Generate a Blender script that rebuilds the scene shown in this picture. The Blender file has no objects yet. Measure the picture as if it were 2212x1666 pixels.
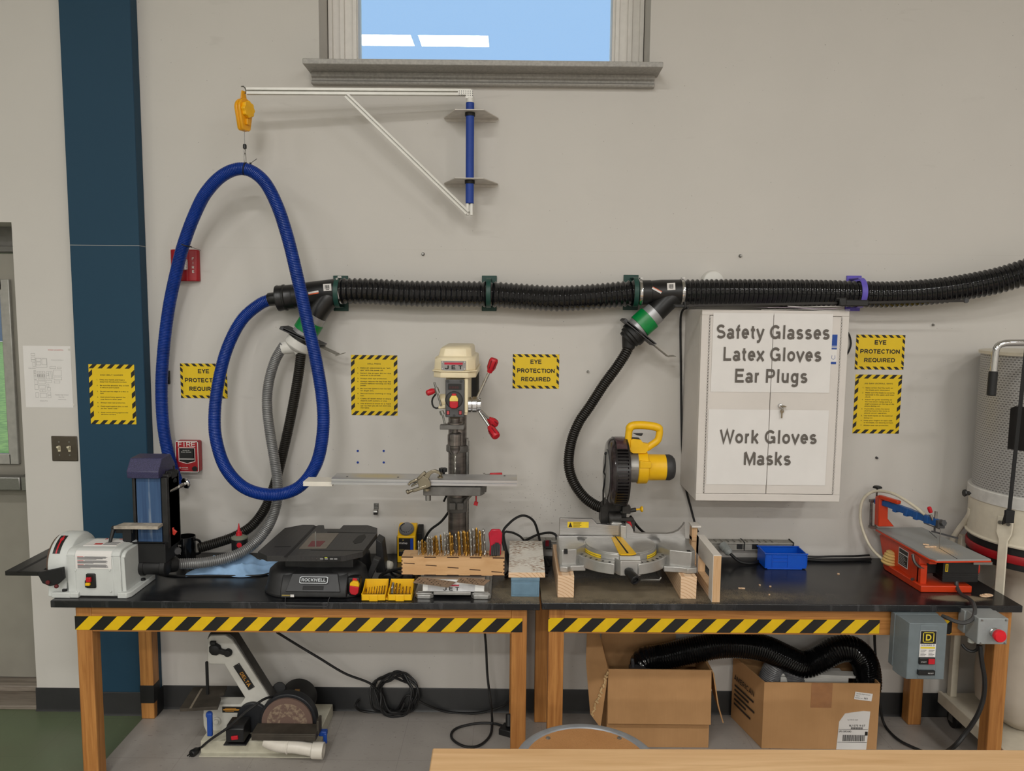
import bpy, bmesh, math, random
from mathutils import Vector, Matrix, Euler
random.seed(7)
C = bpy.context.scene.collection
S = bpy.context.scene
R = math.radians
PI = math.pi
# ---------------------------------------------------------------- camera, world, lamps, exposure
CAM_D, CAM_H, FPX, PITCH, ROLL = 3.45, 1.894, 1662.0, R(5.8), R(0.58)
cam_data = bpy.data.cameras.new('camera')
cam = bpy.data.objects.new('camera', cam_data); C.objects.link(cam)
cam_data.sensor_width = 36; cam_data.lens = FPX / 2212 * 36; cam_data.clip_start = 0.05
CR = Euler((PI/2 - PITCH, 0, 0)).to_matrix() @ Matrix.Rotation(ROLL, 3, 'Z')
cam.matrix_world = Matrix.Translation((0, -CAM_D, CAM_H)) @ CR.to_4x4()
S.camera = cam
S.view_settings.view_transform = 'Standard'; S.view_settings.look = 'None'
S.view_settings.exposure = 0.0; S.view_settings.gamma = 1; S.view_settings.use_curve_mapping = False

def _ray(px, py): return CR @ Vector(((px-1106)/FPX, -(py-833)/FPX, -1))
def at(px, py, y=0.0):
    "point of the plane y seen along one line of sight"
    d = _ray(px, py); t = (y + CAM_D)/d.y
    return Vector((0, -CAM_D, CAM_H)) + d*t
def atz(px, py, z):
    d = _ray(px, py); t = (z - CAM_H)/d.z
    return Vector((0, -CAM_D, CAM_H)) + d*t

w = bpy.data.worlds.new('bright_sky'); S.world = w; w.use_nodes = True
bg = w.node_tree.nodes['Background']; bg.inputs[1].default_value = 0.95
_tc = w.node_tree.nodes.new('ShaderNodeTexCoord'); _sx = w.node_tree.nodes.new('ShaderNodeSeparateXYZ'); _rp = w.node_tree.nodes.new('ShaderNodeValToRGB')
w.node_tree.links.new(_tc.outputs['Generated'], _sx.inputs[0]); w.node_tree.links.new(_sx.outputs[2], _rp.inputs[0]); w.node_tree.links.new(_rp.outputs[0], bg.inputs[0])
_e = _rp.color_ramp.elements; _e.new(0.2); _e.new(0.48); _e.new(0.7)
for _el, _p, _c in zip(_e, (0.0, 0.12, 0.22, 0.5, 0.8), ((0.80, 0.83, 0.85, 1), (0.62, 0.76, 0.95, 1), (0.37, 0.63, 1.0, 1), (0.40, 0.66, 1.0, 1), (0.95, 0.97, 1.0, 1))): _el.position = _p; _el.color = _c

def lamp(name, loc, sx, sy, power, col=(1, 0.985, 0.955)):
    l = bpy.data.lights.new(name, 'AREA'); l.shape = 'RECTANGLE'; l.size = sx; l.size_y = sy
    l.energy = power; l.color = col
    o = bpy.data.objects.new(name, l); C.objects.link(o); o.location = loc
    return o
for ly, pw in ((-3.7, 27), (-6.7, 49), (-9.7, 62), (-12.7, 62)):
    for lx in (-4.3, -1.3, -0.58, 2.4, 5.0):
        lamp('ceiling_lamp', (lx, ly, 4.4), 0.65, 0.3, pw)

# ---------------------------------------------------------------- helpers
def lin(c):
    c = c/255
    return c/12.92 if c <= 0.04045 else ((c+0.055)/1.055)**2.4
def rgb(t): return (lin(t[0]), lin(t[1]), lin(t[2]), 1)

class NT:
    def __init__(s, name):
        s.m = bpy.data.materials.new(name); s.m.use_nodes = True
        s.t = s.m.node_tree; s.n = s.t.nodes; s.b = s.n['Principled BSDF']
        s.pos = None
    def node(s, ty, **kw):
        n = s.n.new(ty)
        for k, v in kw.items(): setattr(n, k, v)
        return n
    def link(s, a, b): s.t.links.new(a, b)
    def coord(s, kind='Object', scale=(1, 1, 1), loc=(0, 0, 0), rot=(0, 0, 0)):
        if kind == 'World': c = s.node('ShaderNodeNewGeometry').outputs['Position']
        else: c = s.node('ShaderNodeTexCoord').outputs[kind]
        mp = s.node('ShaderNodeMapping'); s.link(c, mp.inputs[0])
        mp.inputs['Scale'].default_value = scale; mp.inputs['Location'].default_value = loc; mp.inputs['Rotation'].default_value = rot
        return mp.outputs[0]
    def noise(s, vec, scale=5, detail=4, rough=0.55, dist=0.0):
        n = s.node('ShaderNodeTexNoise'); s.link(vec, n.inputs['Vector'])
        n.inputs['Scale'].default_value = scale; n.inputs['Detail'].default_value = detail
        n.inputs['Roughness'].default_value = rough; n.inputs['Distortion'].default_value = dist
        return n.outputs[0]
    def ramp(s, fac, *stops):
        r = s.node('ShaderNodeValToRGB'); s.link(fac, r.inputs[0])
        e = r.color_ramp.elements
        while len(e) < len(stops): e.new(0.5)
        for el, (p, c) in zip(e, stops):
            el.position = p; el.color = c if len(c) == 4 else (*c, 1)
        return r.outputs[0]
    def mix(s, fac, a, b, mode='MIX'):
        n = s.node('ShaderNodeMix', data_type='RGBA', blend_type=mode)
        for sock, v in ((n.inputs[0], fac), (n.inputs[6], a), (n.inputs[7], b)):
            if hasattr(v, 'links'): s.link(v, sock)
            elif isinstance(v, (int, float)): sock.default_value = v
            else: sock.default_value = v
        return n.outputs[2]
    def math(s, op, a, b=0.0, c=None):
        n = s.node('ShaderNodeMath', operation=op)
        for i, v in enumerate((a, b) if c is None else (a, b, c)):
            if hasattr(v, 'links'): s.link(v, n.inputs[i])
            else: n.inputs[i].default_value = v
        return n.outputs[0]
    def sep(s, vec):
        n = s.node('ShaderNodeSeparateXYZ'); s.link(vec, n.inputs[0]); return n.outputs
    def col(s, c): s.link(c, s.b.inputs['Base Color'])
    def bump(s, h, strength=0.2, dist=0.002):
        n = s.node('ShaderNodeBump'); s.link(h, n.inputs['Height'])
        n.inputs['Strength'].default_value = strength; n.inputs['Distance'].default_value = dist
        s.link(n.outputs[0], s.b.inputs['Normal'])
    def set(s, rough=0.5, metal=0.0, spec=0.5, coat=0.0):
        s.b.inputs['Roughness'].default_value = rough; s.b.inputs['Metallic'].default_value = metal
        s.b.inputs['Specular IOR Level'].default_value = spec; s.b.inputs['Coat Weight'].default_value = coat
        return s

MATS = {}
def mat(name, c, rough=0.5, metal=0.0, var=0.06, vscale=30, bump=0.0, bscale=200, spec=0.5, coat=0.0, stretch=(1, 1, 1)):
    "plain colour with a little procedural variation"
    if name in MATS: return MATS[name]
    t = NT(name).set(rough, metal, spec, coat)
    base = rgb(c); v = t.coord('Object', stretch)
    nz = t.noise(v, vscale, 3)
    lo = tuple(max(0, x*(1-var*1.6)) for x in base[:3]); hi = tuple(min(1, x*(1+var*1.6)) for x in base[:3])
    t.col(t.ramp(nz, (0.3, lo), (0.7, hi)))
    if bump: t.bump(t.noise(v, bscale, 2), bump, 0.001)
    MATS[name] = t.m
    return t.m

def _A(cx, cy, rx, ry, a0, a1, n=18): return [(cx + rx*math.cos(R(a0+(a1-a0)*i/n)), cy + ry*math.sin(R(a0+(a1-a0)*i/n))) for i in range(n+1)]
GLYPH = {' ': (.28, []),
 'S': (.66, [_A(.33, .51, .22, .15, 30, 270) + _A(.33, .21, .24, .15, 90, -150)]), 'G': (.78, [_A(.38, .36, .3, .3, 42, 335), [(.70, .33), (.42, .33)], [(.66, .33), (.66, .02)]]),
 'L': (.6, [[(.1, .72), (.1, .06), (.56, .06)]]), 'E': (.66, [[(.6, .66), (.1, .66), (.1, .06), (.62, .06)], [(.1, .37), (.56, .37)]]), 'F': (.6, [[(.58, .66), (.1, .66), (.1, 0)], [(.1, .36), (.52, .36)]]),
 'P': (.67, [[(.1, 0), (.1, .66), (.38, .66)] + _A(.38, .49, .19, .17, 90, -90)[1:] + [(.1, .32)]]), 'R': (.7, [[(.1, 0), (.1, .66), (.38, .66)] + _A(.38, .5, .19, .16, 90, -90)[1:] + [(.1, .34)], [(.36, .34), (.6, 0)]]),
 'W': (.96, [[(.05, .72), (.26, .05), (.48, .68), (.7, .05), (.91, .72)]]), 'M': (.84, [[(.1, 0), (.1, .66)], [(.12, .7), (.42, .08), (.72, .7)], [(.74, .66), (.74, 0)]]), 'Y': (.66, [[(.04, .72), (.33, .33), (.62, .72)], [(.33, .36), (.33, 0)]]),
 'O': (.76, [_A(.38, .36, .3, .3, 0, 360, 30)]), 'Q': (.76, [_A(.38, .36, .3, .3, 0, 360, 30), [(.42, .2), (.66, -.01)]]), 'C': (.72, [_A(.38, .36, .3, .3, 42, 318, 26)]), 'T': (.62, [[(.02, .66), (.6, .66)], [(.31, .66), (.31, 0)]]), 'I': (.26, [[(.13, 0), (.13, .72)]]),
 'N': (.7, [[(.1, 0), (.1, .72)], [(.11, .68), (.59, .04)], [(.6, 0), (.6, .72)]]), 'U': (.7, [[(.1, .72), (.1, .28)] + _A(.35, .28, .25, .22, 180, 360)[1:] + [(.6, .72)]]), 'D': (.7, [[(.1, .06), (.1, .66), (.32, .66)] + _A(.32, .36, .29, .3, 90, -90)[1:] + [(.1, .06)]]),
 'A': (.68, [[(.03, 0), (.34, .68), (.65, 0)], [(.14, .2), (.54, .2)]]), 'J': (.54, [[(.43, .72), (.43, .2)] + _A(.25, .2, .18, .14, 0, -175)[1:]]), 'K': (.68, [[(.1, 0), (.1, .72)], [(.6, .72), (.12, .24)], [(.27, .4), (.64, 0)]]), 'H': (.7, [[(.1, 0), (.1, .72)], [(.6, 0), (.6, .72)], [(.1, .37), (.6, .37)]]),
 'a': (.56, [_A(.25, .15, .16, .105, 0, 360, 20), _A(.27, .34, .165, .125, 155, 0) + [(.435, .02)], [(.43, .1), (.5, .03)]]), 'f': (.34, [[(.17, 0), (.17, .56)] + _A(.29, .56, .12, .105, 180, 95)[1:], [(.03, .46), (.31, .46)]]), 'e': (.56, [[(.11, .265), (.45, .265)] + _A(.28, .265, .18, .2, 0, 318, 22)]),
 't': (.36, [[(.17, .66), (.17, .15)] + _A(.26, .15, .09, .09, 180, 285)[1:], [(.04, .46), (.31, .46)]]), 'y': (.54, [[(.05, .52), (.27, .03)], [(.49, .52), (.27, -.02), (.22, -.12), (.16, -.15), (.07, -.15)]]), 'l': (.28, [[(.14, 0), (.14, .72)]]), 's': (.54, [_A(.27, .365, .155, .1, 28, 270) + _A(.27, .16, .17, .1, 90, -152)]),
 'x': (.54, [[(.05, 0), (.49, .52)], [(.05, .52), (.49, 0)]]), 'o': (.59, [_A(.295, .26, .195, .2, 0, 360, 26)]), 'v': (.54, [[(.04, .52), (.27, .05), (.5, .52)]]), 'r': (.39, [[(.12, 0), (.12, .52)], _A(.28, .31, .16, .15, 180, 80)]), 'u': (.59, [[(.12, .52), (.12, .2)] + _A(.285, .2, .165, .14, 180, 360)[1:], [(.45, .52), (.45, 0)]]),
 'g': (.59, [_A(.28, .265, .18, .195, 0, 360, 24), [(.46, .52), (.46, -.04)] + _A(.28, -.04, .18, .11, 0, -150)[1:]]), 'b': (.59, [[(.11, 0), (.11, .72)], _A(.295, .26, .185, .2, 0, 360, 24)]), 'c': (.53, [_A(.28, .26, .18, .2, 42, 318, 20)]), 'd': (.59, [[(.47, 0), (.47, .72)], _A(.285, .26, .185, .2, 0, 360, 24)]), 'h': (.59, [[(.11, 0), (.11, .72)], _A(.285, .3, .17, .165, 180, 0) + [(.455, 0)]]),
 'i': (.27, [[(.135, 0), (.135, .52)], [(.135, .61), (.135, .72)]]), 'j': (.27, [[(.14, .52), (.14, -.08), (.02, -.15)], [(.14, .61), (.14, .72)]]), 'm': (.8, [[(.1, 0), (.1, .52)], _A(.245, .32, .145, .145, 180, 0) + [(.39, 0)], _A(.535, .32, .145, .145, 180, 0) + [(.68, 0)]]), 'n': (.59, [[(.11, 0), (.11, .52)], _A(.285, .3, .17, .165, 180, 0) + [(.455, 0)]]),
 'p': (.59, [[(.11, -.2), (.11, .52)], _A(.295, .26, .185, .2, 0, 360, 24)]), 'q': (.59, [[(.47, -.2), (.47, .52)], _A(.285, .26, .185, .2, 0, 360, 24)]), 'w': (.76, [[(.04, .52), (.2, .05), (.38, .48), (.56, .05), (.72, .52)]]), 'z': (.5, [[(.05, .46), (.42, .46), (.08, .06), (.46, .06)]]), 'B': (.7, [[(.1, .06), (.1, .66), (.38, .66)] + _A(.38, .52, .17, .14, 90, -90)[1:] + _A(.38, .22, .2, .16, 90, -90) + [(.1, .06)], [(.1, .38), (.38, .38)]]),
 '.': (.26, [[(.13, 0), (.13, .13)]]), ',': (.26, [[(.16, .13), (.08, -.12)]]), '-': (.34, [[(.04, .26), (.3, .26)]]), '"': (.4, [[(.12, .72), (.12, .5)], [(.28, .72), (.28, .5)]]), '(': (.34, [_A(.36, .28, .24, .48, 120, 240)]), ')': (.34, [_A(-.02, .28, .24, .48, 60, -60)]),
 '0': (.56, [_A(.28, .36, .185, .3, 0, 360, 24)]), '1': (.56, [[(.1, .54), (.3, .68)], [(.32, 0), (.32, .72)]]), '2': (.56, [_A(.28, .49, .18, .17, 165, -35) + [(.09, .06), (.5, .06)]]), '3': (.56, [_A(.26, .52, .16, .14, 150, -85) + _A(.26, .21, .19, .16, 85, -150)]), '4': (.56, [[(.37, 0), (.37, .68), (.07, .2), (.53, .2)]]),
 '5': (.56, [[(.47, .66), (.15, .66), (.12, .36)] + _A(.27, .23, .19, .18, 130, -150)]), '6': (.56, [_A(.28, .22, .18, .17, 0, 360, 20), _A(.36, .3, .26, .36, 180, 80)]), '7': (.56, [[(.06, .66), (.48, .66), (.2, 0)]]), '8': (.56, [_A(.28, .52, .16, .14, 0, 360, 18), _A(.28, .21, .19, .16, 0, 360, 20)]), '9': (.56, [_A(.28, .5, .18, .17, 0, 360, 20), _A(.2, .42, .26, .36, 0, -100)]),
 'k': (.55, [[(.11, 0), (.11, .72)], [(.46, .52), (.12, .18)], [(.23, .3), (.48, 0)]])}
def ribbon(pts, w):
    "flat outline of a pen stroke"
    vs = []; m = len(pts); closed = math.dist(pts[0], pts[-1]) < 1e-6
    for i in range(m):
        a = pts[i-1] if i else (pts[-2] if closed else pts[0]); b = pts[i+1] if i < m-1 else (pts[1] if closed else pts[-1]); p = pts[i]
        d0 = Vector((p[0]-a[0], p[1]-a[1])); d1 = Vector((b[0]-p[0], b[1]-p[1]))
        d0 = d0.normalized() if d0.length > 1e-7 else d1.normalized(); d1 = d1.normalized() if d1.length > 1e-7 else d0
        n = Vector((-d0.y-d1.y, d0.x+d1.x)); n = n.normalized() if n.length > 1e-6 else Vector((-d0.y, d0.x)); k = min(2.2, 1/max(.2, n.dot(Vector((-d0.y, d0.x)))))
        vs += [(p[0]+n.x*w/2*k, p[1]+n.y*w/2*k), (p[0]-n.x*w/2*k, p[1]-n.y*w/2*k)]
    return vs, [(2*i, 2*i+1, 2*i+3, 2*i+2) for i in range(m-1)]

class MB:
    "collects shapes into one mesh"
    def __init__(s): s.v = []; s.f = []; s.mi = []; s.k = 0; s.M = Matrix.Identity(4)
    def at(s, M=None): s.M = M if M is not None else Matrix.Identity(4); return s
    def add(s, vs, fs):
        o = len(s.v)
        s.v += [s.M @ Vector(p) for p in vs]
        s.f += [tuple(i+o for i in f) for f in fs]; s.mi += [s.k]*len(fs)
        return s
    def box(s, x0, x1, y0, y1, z0, z1):
        vs = [(x, y, z) for z in (z0, z1) for y in (y0, y1) for x in (x0, x1)]
        return s.add(vs, [(0, 2, 3, 1), (4, 5, 7, 6), (0, 1, 5, 4), (2, 6, 7, 3), (0, 4, 6, 2), (1, 3, 7, 5)])
    def boxc(s, c, d, rot=None):
        M = Matrix.Translation(c) @ (rot.to_4x4() if rot is not None else Matrix.Identity(4))
        vs = [M @ Vector((x*d[0]/2, y*d[1]/2, z*d[2]/2)) for z in (-1, 1) for y in (-1, 1) for x in (-1, 1)]
        return s.add(vs, [(0, 2, 3, 1), (4, 5, 7, 6), (0, 1, 5, 4), (2, 6, 7, 3), (0, 4, 6, 2), (1, 3, 7, 5)])
    def bar(s, p0, p1, wd, th, up=(0, 0, 1)):
        "rectangular bar between two points; wd across, th along up"
        p0, p1 = Vector(p0), Vector(p1); d = (p1-p0).normalized(); u = Vector(up)
        a = d.cross(u).normalized(); b = a.cross(d).normalized()
        vs = [p + a*(i*wd/2) + b*(j*th/2) for p in (p0, p1) for i, j in ((-1, -1), (1, -1), (1, 1), (-1, 1))]
        return s.add(vs, [(0, 1, 2, 3), (7, 6, 5, 4), (0, 4, 5, 1), (1, 5, 6, 2), (2, 6, 7, 3), (3, 7, 4, 0)])
    def lathe(s, prof, p0=(0, 0, 0), axis=(0, 0, 1), n=28, cap=True, closed=False):
        "prof = [(r, h)] turned about the axis through p0"
        p0 = Vector(p0); ax = Vector(axis).normalized(); q = ax.to_track_quat('Z', 'Y')
        vs = []
        for r, h in prof:
            for i in range(n):
                a = 2*PI*i/n; vs.append(p0 + q @ Vector((r*math.cos(a), r*math.sin(a), h)))
        m = len(prof); fs = []
        for j in range(m if closed else m-1):
            jj = (j+1) % m
            for i in range(n):
                fs.append((j*n+i, j*n+(i+1) % n, jj*n+(i+1) % n, jj*n+i))
        if cap and not closed:
            fs.append(tuple(range(n-1, -1, -1))); fs.append(tuple((m-1)*n+i for i in range(n)))
        return s.add(vs, fs)
    def cyl(s, p0, p1, r0, r1=None, n=24):
        p0, p1 = Vector(p0), Vector(p1); r1 = r0 if r1 is None else r1
        return s.lathe([(r0, 0), (r1, (p1-p0).length)], p0, p1-p0, n)
    def tube(s, pts, r, n=10, closed=False, cap=True):
        "r number or list"
        pts = [Vector(p) for p in pts]; m = len(pts)
        tan = []
        for i in range(m):
            a = pts[(i-1) % m] if (closed or i > 0) else pts[i]; b = pts[(i+1) % m] if (closed or i < m-1) else pts[i]
            tan.append((b-a).normalized())
        u = tan[0].orthogonal().normalized(); vs = []
        for i in range(m):
            if i: u = tan[i-1].rotation_difference(tan[i]) @ u
            u = (u - tan[i]*u.dot(tan[i])).normalized(); b = tan[i].cross(u)
            rr = r[i] if isinstance(r, (list, tuple)) else r
            for k in range(n):
                a = 2*PI*k/n; vs.append(pts[i] + u*(rr*math.cos(a)) + b*(rr*math.sin(a)))
        fs = []
        for j in range(m if closed else m-1):
            jj = (j+1) % m
            for i in range(n): fs.append((j*n+i, j*n+(i+1) % n, jj*n+(i+1) % n, jj*n+i))
        if cap and not closed: fs.append(tuple(range(n-1, -1, -1))); fs.append(tuple((m-1)*n+i for i in range(n)))
        return s.add(vs, fs)
    def prism(s, poly, h0, h1, ax='y'):
        "poly 2-D outline; ax y: (x,z) outline extruded in y; ax z: (x,y) in z; ax x: (y,z) in x"
        def P(p, h): return {'y': (p[0], h, p[1]), 'z': (p[0], p[1], h), 'x': (h, p[0], p[1])}[ax]
        n = len(poly); vs = [P(p, h0) for p in poly] + [P(p, h1) for p in poly]
        fs = [tuple(range(n-1, -1, -1)), tuple(range(n, 2*n))] + [(i, (i+1) % n, n+(i+1) % n, n+i) for i in range(n)]
        return s.add(vs, fs)
    def quad(s, a, b, c, d): return s.add([a, b, c, d], [(0, 1, 2, 3)])
    def poly(s, pts): return s.add(pts, [tuple(range(len(pts)))])
    def ball(s, c, r, n=14, sc=(1, 1, 1)):
        vs = []; m = n//2; c = Vector(c)
        for j in range(1, m):
            th = PI*j/m
            for i in range(n):
                a = 2*PI*i/n; vs.append(c + Vector((r*sc[0]*math.sin(th)*math.cos(a), r*sc[1]*math.sin(th)*math.sin(a), r*sc[2]*math.cos(th))))
        vs += [c + Vector((0, 0, r*sc[2])), c - Vector((0, 0, r*sc[2]))]
        fs = []
        for j in range(m-2):
            for i in range(n): fs.append((j*n+i, (j+1)*n+i, (j+1)*n+(i+1) % n, j*n+(i+1) % n))
        t, b = len(vs)-2, len(vs)-1
        for i in range(n): fs.append((t, i, (i+1) % n)); fs.append((b, (m-2)*n+(i+1) % n, (m-2)*n+i))
        return s.add(vs, fs)
    def text(s, body, size, x=0, z=0, y=0, align='LEFT', bold=0.0, width=None):
        "flat lettering facing -y; x,z = baseline start / centre"
        if all(ch in GLYPH for ch in body):
            sp = .05; tot = sum(GLYPH[ch][0]+sp for ch in body)-sp; k = (width/size/tot if width else 1.0)
            u = -tot/2 if align == 'CENTER' else 0.0
            for ch in body:
                for si, st in enumerate(GLYPH[ch][1]):
                    vs, fs = ribbon(st, .1 + bold*2.6)
                    s.add([(x + (u+p[0])*size*k, y - .00008*si - .00003*(j % 2), z + p[1]*size) for j, p in enumerate(vs)], fs)
                u += GLYPH[ch][0]+sp
            return s
        cu = bpy.data.curves.new('t', 'FONT'); cu.body = body; cu.size = size; cu.align_x = align
        cu.resolution_u = 3
        o = bpy.data.objects.new('t', cu); C.objects.link(o)
        dg = bpy.context.evaluated_depsgraph_get(); me = bpy.data.meshes.new_from_object(o.evaluated_get(dg))
        vs = [v.co.copy() for v in me.vertices]; fs = [tuple(p.vertices) for p in me.polygons]
        bpy.data.objects.remove(o); bpy.data.curves.remove(cu); bpy.data.meshes.remove(me)
        if not vs: return s
        k = 1.0
        if width:
            ww = max(v.x for v in vs) - min(v.x for v in vs); k = width/ww
        bo = bold*size
        for dx, dz in ((0, 0),) if bold <= 0.0045 else ((0, 0), (bo, 0), (-bo, 0), (0, bo), (0, -bo)):
            s.add([(x + v.x*k + dx, y - (0.00012 if dx else 0), z + v.y + dz) for v in vs], fs)
        return s
    def stripes(s, x0, x1, z0, z1, period, slant, phase=0.0, frac=0.5, y=0.0):
        "diagonal bars clipped to a rectangle; slant +1 leans right, -1 left"
        h = z1-z0; n = int((x1-x0+h)/period)+3
        for i in range(-n, n+1):
            a = x0 + phase + i*period; b = a + period*frac
            po = [(a, z0), (b, z0), (b+slant*h, z1), (a+slant*h, z1)]
            for lim, sg in ((x0, 1), (x1, -1)):
                out = []
                for q in range(len(po)):
                    p, r = po[q], po[(q+1) % len(po)]
                    ip, ir = sg*(p[0]-lim) >= 0, sg*(r[0]-lim) >= 0
                    if ip: out.append(p)
                    if ip != ir:
                        t = (lim-p[0])/(r[0]-p[0]); out.append((lim, p[1]+t*(r[1]-p[1])))
                po = out
                if not po: break
            if len(po) >= 3: s.poly([(p[0], y, p[1]) for p in po])
        return s
    def grid(s, x0, x1, y0, y1, nx, ny, fz):
        vs = []
        for j in range(ny+1):
            for i in range(nx+1):
                vs.append(fz(x0+(x1-x0)*i/nx, y0+(y1-y0)*j/ny))
        return s.add(vs, [(j*(nx+1)+i, j*(nx+1)+i+1, (j+1)*(nx+1)+i+1, (j+1)*(nx+1)+i) for j in range(ny) for i in range(nx)])

def build(name, mb, m, parent=None, bevel=0.0, seg=2, angle=38, flat=False, normals=True):
    me = bpy.data.meshes.new(name); me.from_pydata([tuple(v) for v in mb.v], [], mb.f)
    ms = m if isinstance(m, (list, tuple)) else [m]
    for x in ms: me.materials.append(x)
    if len(ms) > 1: me.polygons.foreach_set('material_index', mb.mi)
    if normals:
        b = bmesh.new(); b.from_mesh(me); bmesh.ops.recalc_face_normals(b, faces=b.faces); b.to_mesh(me); b.free()
    if not flat:
        me.polygons.foreach_set('use_smooth', [True]*len(me.polygons)); me.set_sharp_from_angle(angle=R(angle))
    me.update()
    o = bpy.data.objects.new(name, me); C.objects.link(o)
    if parent is not None: o.parent = parent
    if bevel:
        md = o.modifiers.new('edge', 'BEVEL'); md.width = bevel; md.segments = seg; md.limit_method = 'ANGLE'; md.angle_limit = R(40)
    return o
def tag(o, label, cat, group=None):
    o['label'] = label; o['category'] = cat
    if group: o['group'] = group
    return o
def thing(name, label, cat, loc=(0, 0, 0), rz=0.0, group=None):
    o = bpy.data.objects.new(name, None); C.objects.link(o); o.empty_display_size = 0.05
    o.location = loc; o.rotation_euler = (0, 0, rz)
    return tag(o, label, cat, group)
def solo(name, mb, m, label, cat, group=None, **kw):
    "a thing that is one mesh, its origin at its base"
    lo = Vector([min(v[i] for v in mb.v) for i in range(3)]); hi = Vector([max(v[i] for v in mb.v) for i in range(3)])
    c = Vector(((lo.x+hi.x)/2, (lo.y+hi.y)/2, lo.z)); mb.v = [v-c for v in mb.v]
    o = build(name, mb, m, **kw); o.location = c
    return tag(o, label, cat, group)
def struct(name, mb, m, parent=None, **kw):
    o = build(name, mb, m, parent, **kw)
    if parent is None: o['kind'] = 'structure'
    return o
def copy_tree(o, parent=None):
    c = o.copy(); C.objects.link(c)
    if parent is not None: c.parent = parent
    for ch in list(o.children): copy_tree(ch, c)
    return c
def spline(pts, step=0.01):
    "Catmull-Rom through pts, resampled at even arc length"
    P = [Vector(p) for p in pts]; P = [P[0]*2-P[1]] + P + [P[-1]*2-P[-2]]
    raw = []
    for i in range(1, len(P)-2):
        a, b, c, d = P[i-1:i+3]
        k = max(6, int((c-b).length/step*1.5))
        for j in range(k):
            t = j/k
            raw.append(0.5*((2*b) + (c-a)*t + (2*a-5*b+4*c-d)*t*t + (3*b-a-3*c+d)*t**3))
    raw.append(P[-2])
    out = [raw[0]]; need = step
    for i in range(1, len(raw)):
        seg = (raw[i]-raw[i-1]).length; pos = 0
        while seg - pos >= need:
            pos += need; out.append(raw[i-1].lerp(raw[i], pos/seg)); need = step
        need -= seg-pos
    if (out[-1]-raw[-1]).length > step*0.3: out.append(raw[-1])
    return out
def hose(mb, pts, r, pitch, depth, n=20, prof=(0.0, 0.55, 1.0, 0.55)):
    "corrugated hose: radius rises and falls once per pitch"
    k = len(prof); sp = spline(pts, pitch/k)
    mb.tube(sp, [r - depth*(1-prof[i % k]) for i in range(len(sp))], n)
    return mb
def cable(mb, pts, r=0.004, n=8, step=0.012): return mb.tube(spline(pts, step), r, n)

# ---------------------------------------------------------------- materials of the place
BLACKP = mat('black_plastic', (22, 22, 23), 0.42)
BLACKM = mat('black_matte', (16, 16, 17), 0.6)
RUBBER = mat('black_rubber', (20, 20, 21), 0.55, bump=0.1)
DKGREY = mat('dark_grey_plastic', (62, 62, 64), 0.5)
STEEL = mat('steel', (150, 149, 146), 0.32, 0.9, vscale=60, stretch=(1, 1, 8))
CHROME = mat('chrome', (205, 205, 205), 0.12, 1.0, var=0.02)
ALU = mat('cast_aluminium', (186, 185, 182), 0.4, 0.75, var=0.05, bump=0.08, bscale=400)
WHITEP = mat('white_plastic', (222, 220, 214), 0.4, var=0.02)
PAPER = mat('white_paper', (226, 223, 220), 0.8, var=0.015, vscale=8)
YELLOWS = mat('sign_yellow', (232, 196, 20), 0.45, var=0.03, vscale=6)
INK = mat('black_ink', (30, 27, 22), 0.6)
TOOLY = mat('tool_yellow', (238, 186, 12), 0.4, var=0.03)
RED = mat('red_plastic', (190, 22, 38), 0.35, var=0.04)
BLUEP = mat('blue_plastic', (18, 62, 160), 0.4, var=0.05)
BRASS = mat('gold_drill_steel', (176, 134, 62), 0.3, 0.9, var=0.1)
def wood_mat(name, c, dark, stretch=(3, 60, 60), scale=1.0, rough=0.5, kn=0.0):
    t = NT(name).set(rough)
    v = t.coord('Object', stretch)
    a = t.noise(v, scale, 6, 0.6, 0.6); b = t.noise(t.coord('Object', tuple(x*0.25 for x in stretch)), scale, 2)
    c1 = t.ramp(a, (0.3, rgb(dark)), (0.62, rgb(c)))
    t.col(t.mix(t.ramp(b, (0.35, (0, 0, 0, 1)), (0.75, (0.5, 0.5, 0.5, 1))), c1, rgb(dark)))
    t.bump(a, 0.12, 0.001)
    return t.m
OAK_X = wood_mat('oak_grain_along', (196, 138, 74), (150, 94, 42))
OAK_Z = wood_mat('oak_grain_upright', (196, 138, 74), (150, 94, 42), (60, 60, 3))
def ring_wood(name, c, dark, off, scale=26):
    t = NT(name).set(0.55); v = t.coord('Object', (1, .04, 1), off)
    wv = t.node('ShaderNodeTexWave', wave_type='RINGS', rings_direction='Y'); t.link(v, wv.inputs['Vector'])
    wv.inputs['Scale'].default_value = scale; wv.inputs['Distortion'].default_value = 2.2; wv.inputs['Detail'].default_value = 3; wv.inputs['Detail Scale'].default_value = 1.2
    t.col(t.ramp(wv.outputs[0], (0.1, rgb(c)), (0.75, rgb(c)), (1.0, rgb(dark)))); return t.m
PINE_Y = ring_wood('pine_grain', (228, 196, 162), (204, 162, 122), (.07, 0, .09))
PINE_Z = wood_mat('pine_upright', (224, 190, 150), (198, 156, 112), (60, 60, 4))
BIRCH = wood_mat('birch_plywood', (218, 178, 132), (198, 154, 106), (6, 40, 30))
BENCH = wood_mat('bench_maple', (222, 184, 138), (200, 158, 110), (2.5, 40, 40))

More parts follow.
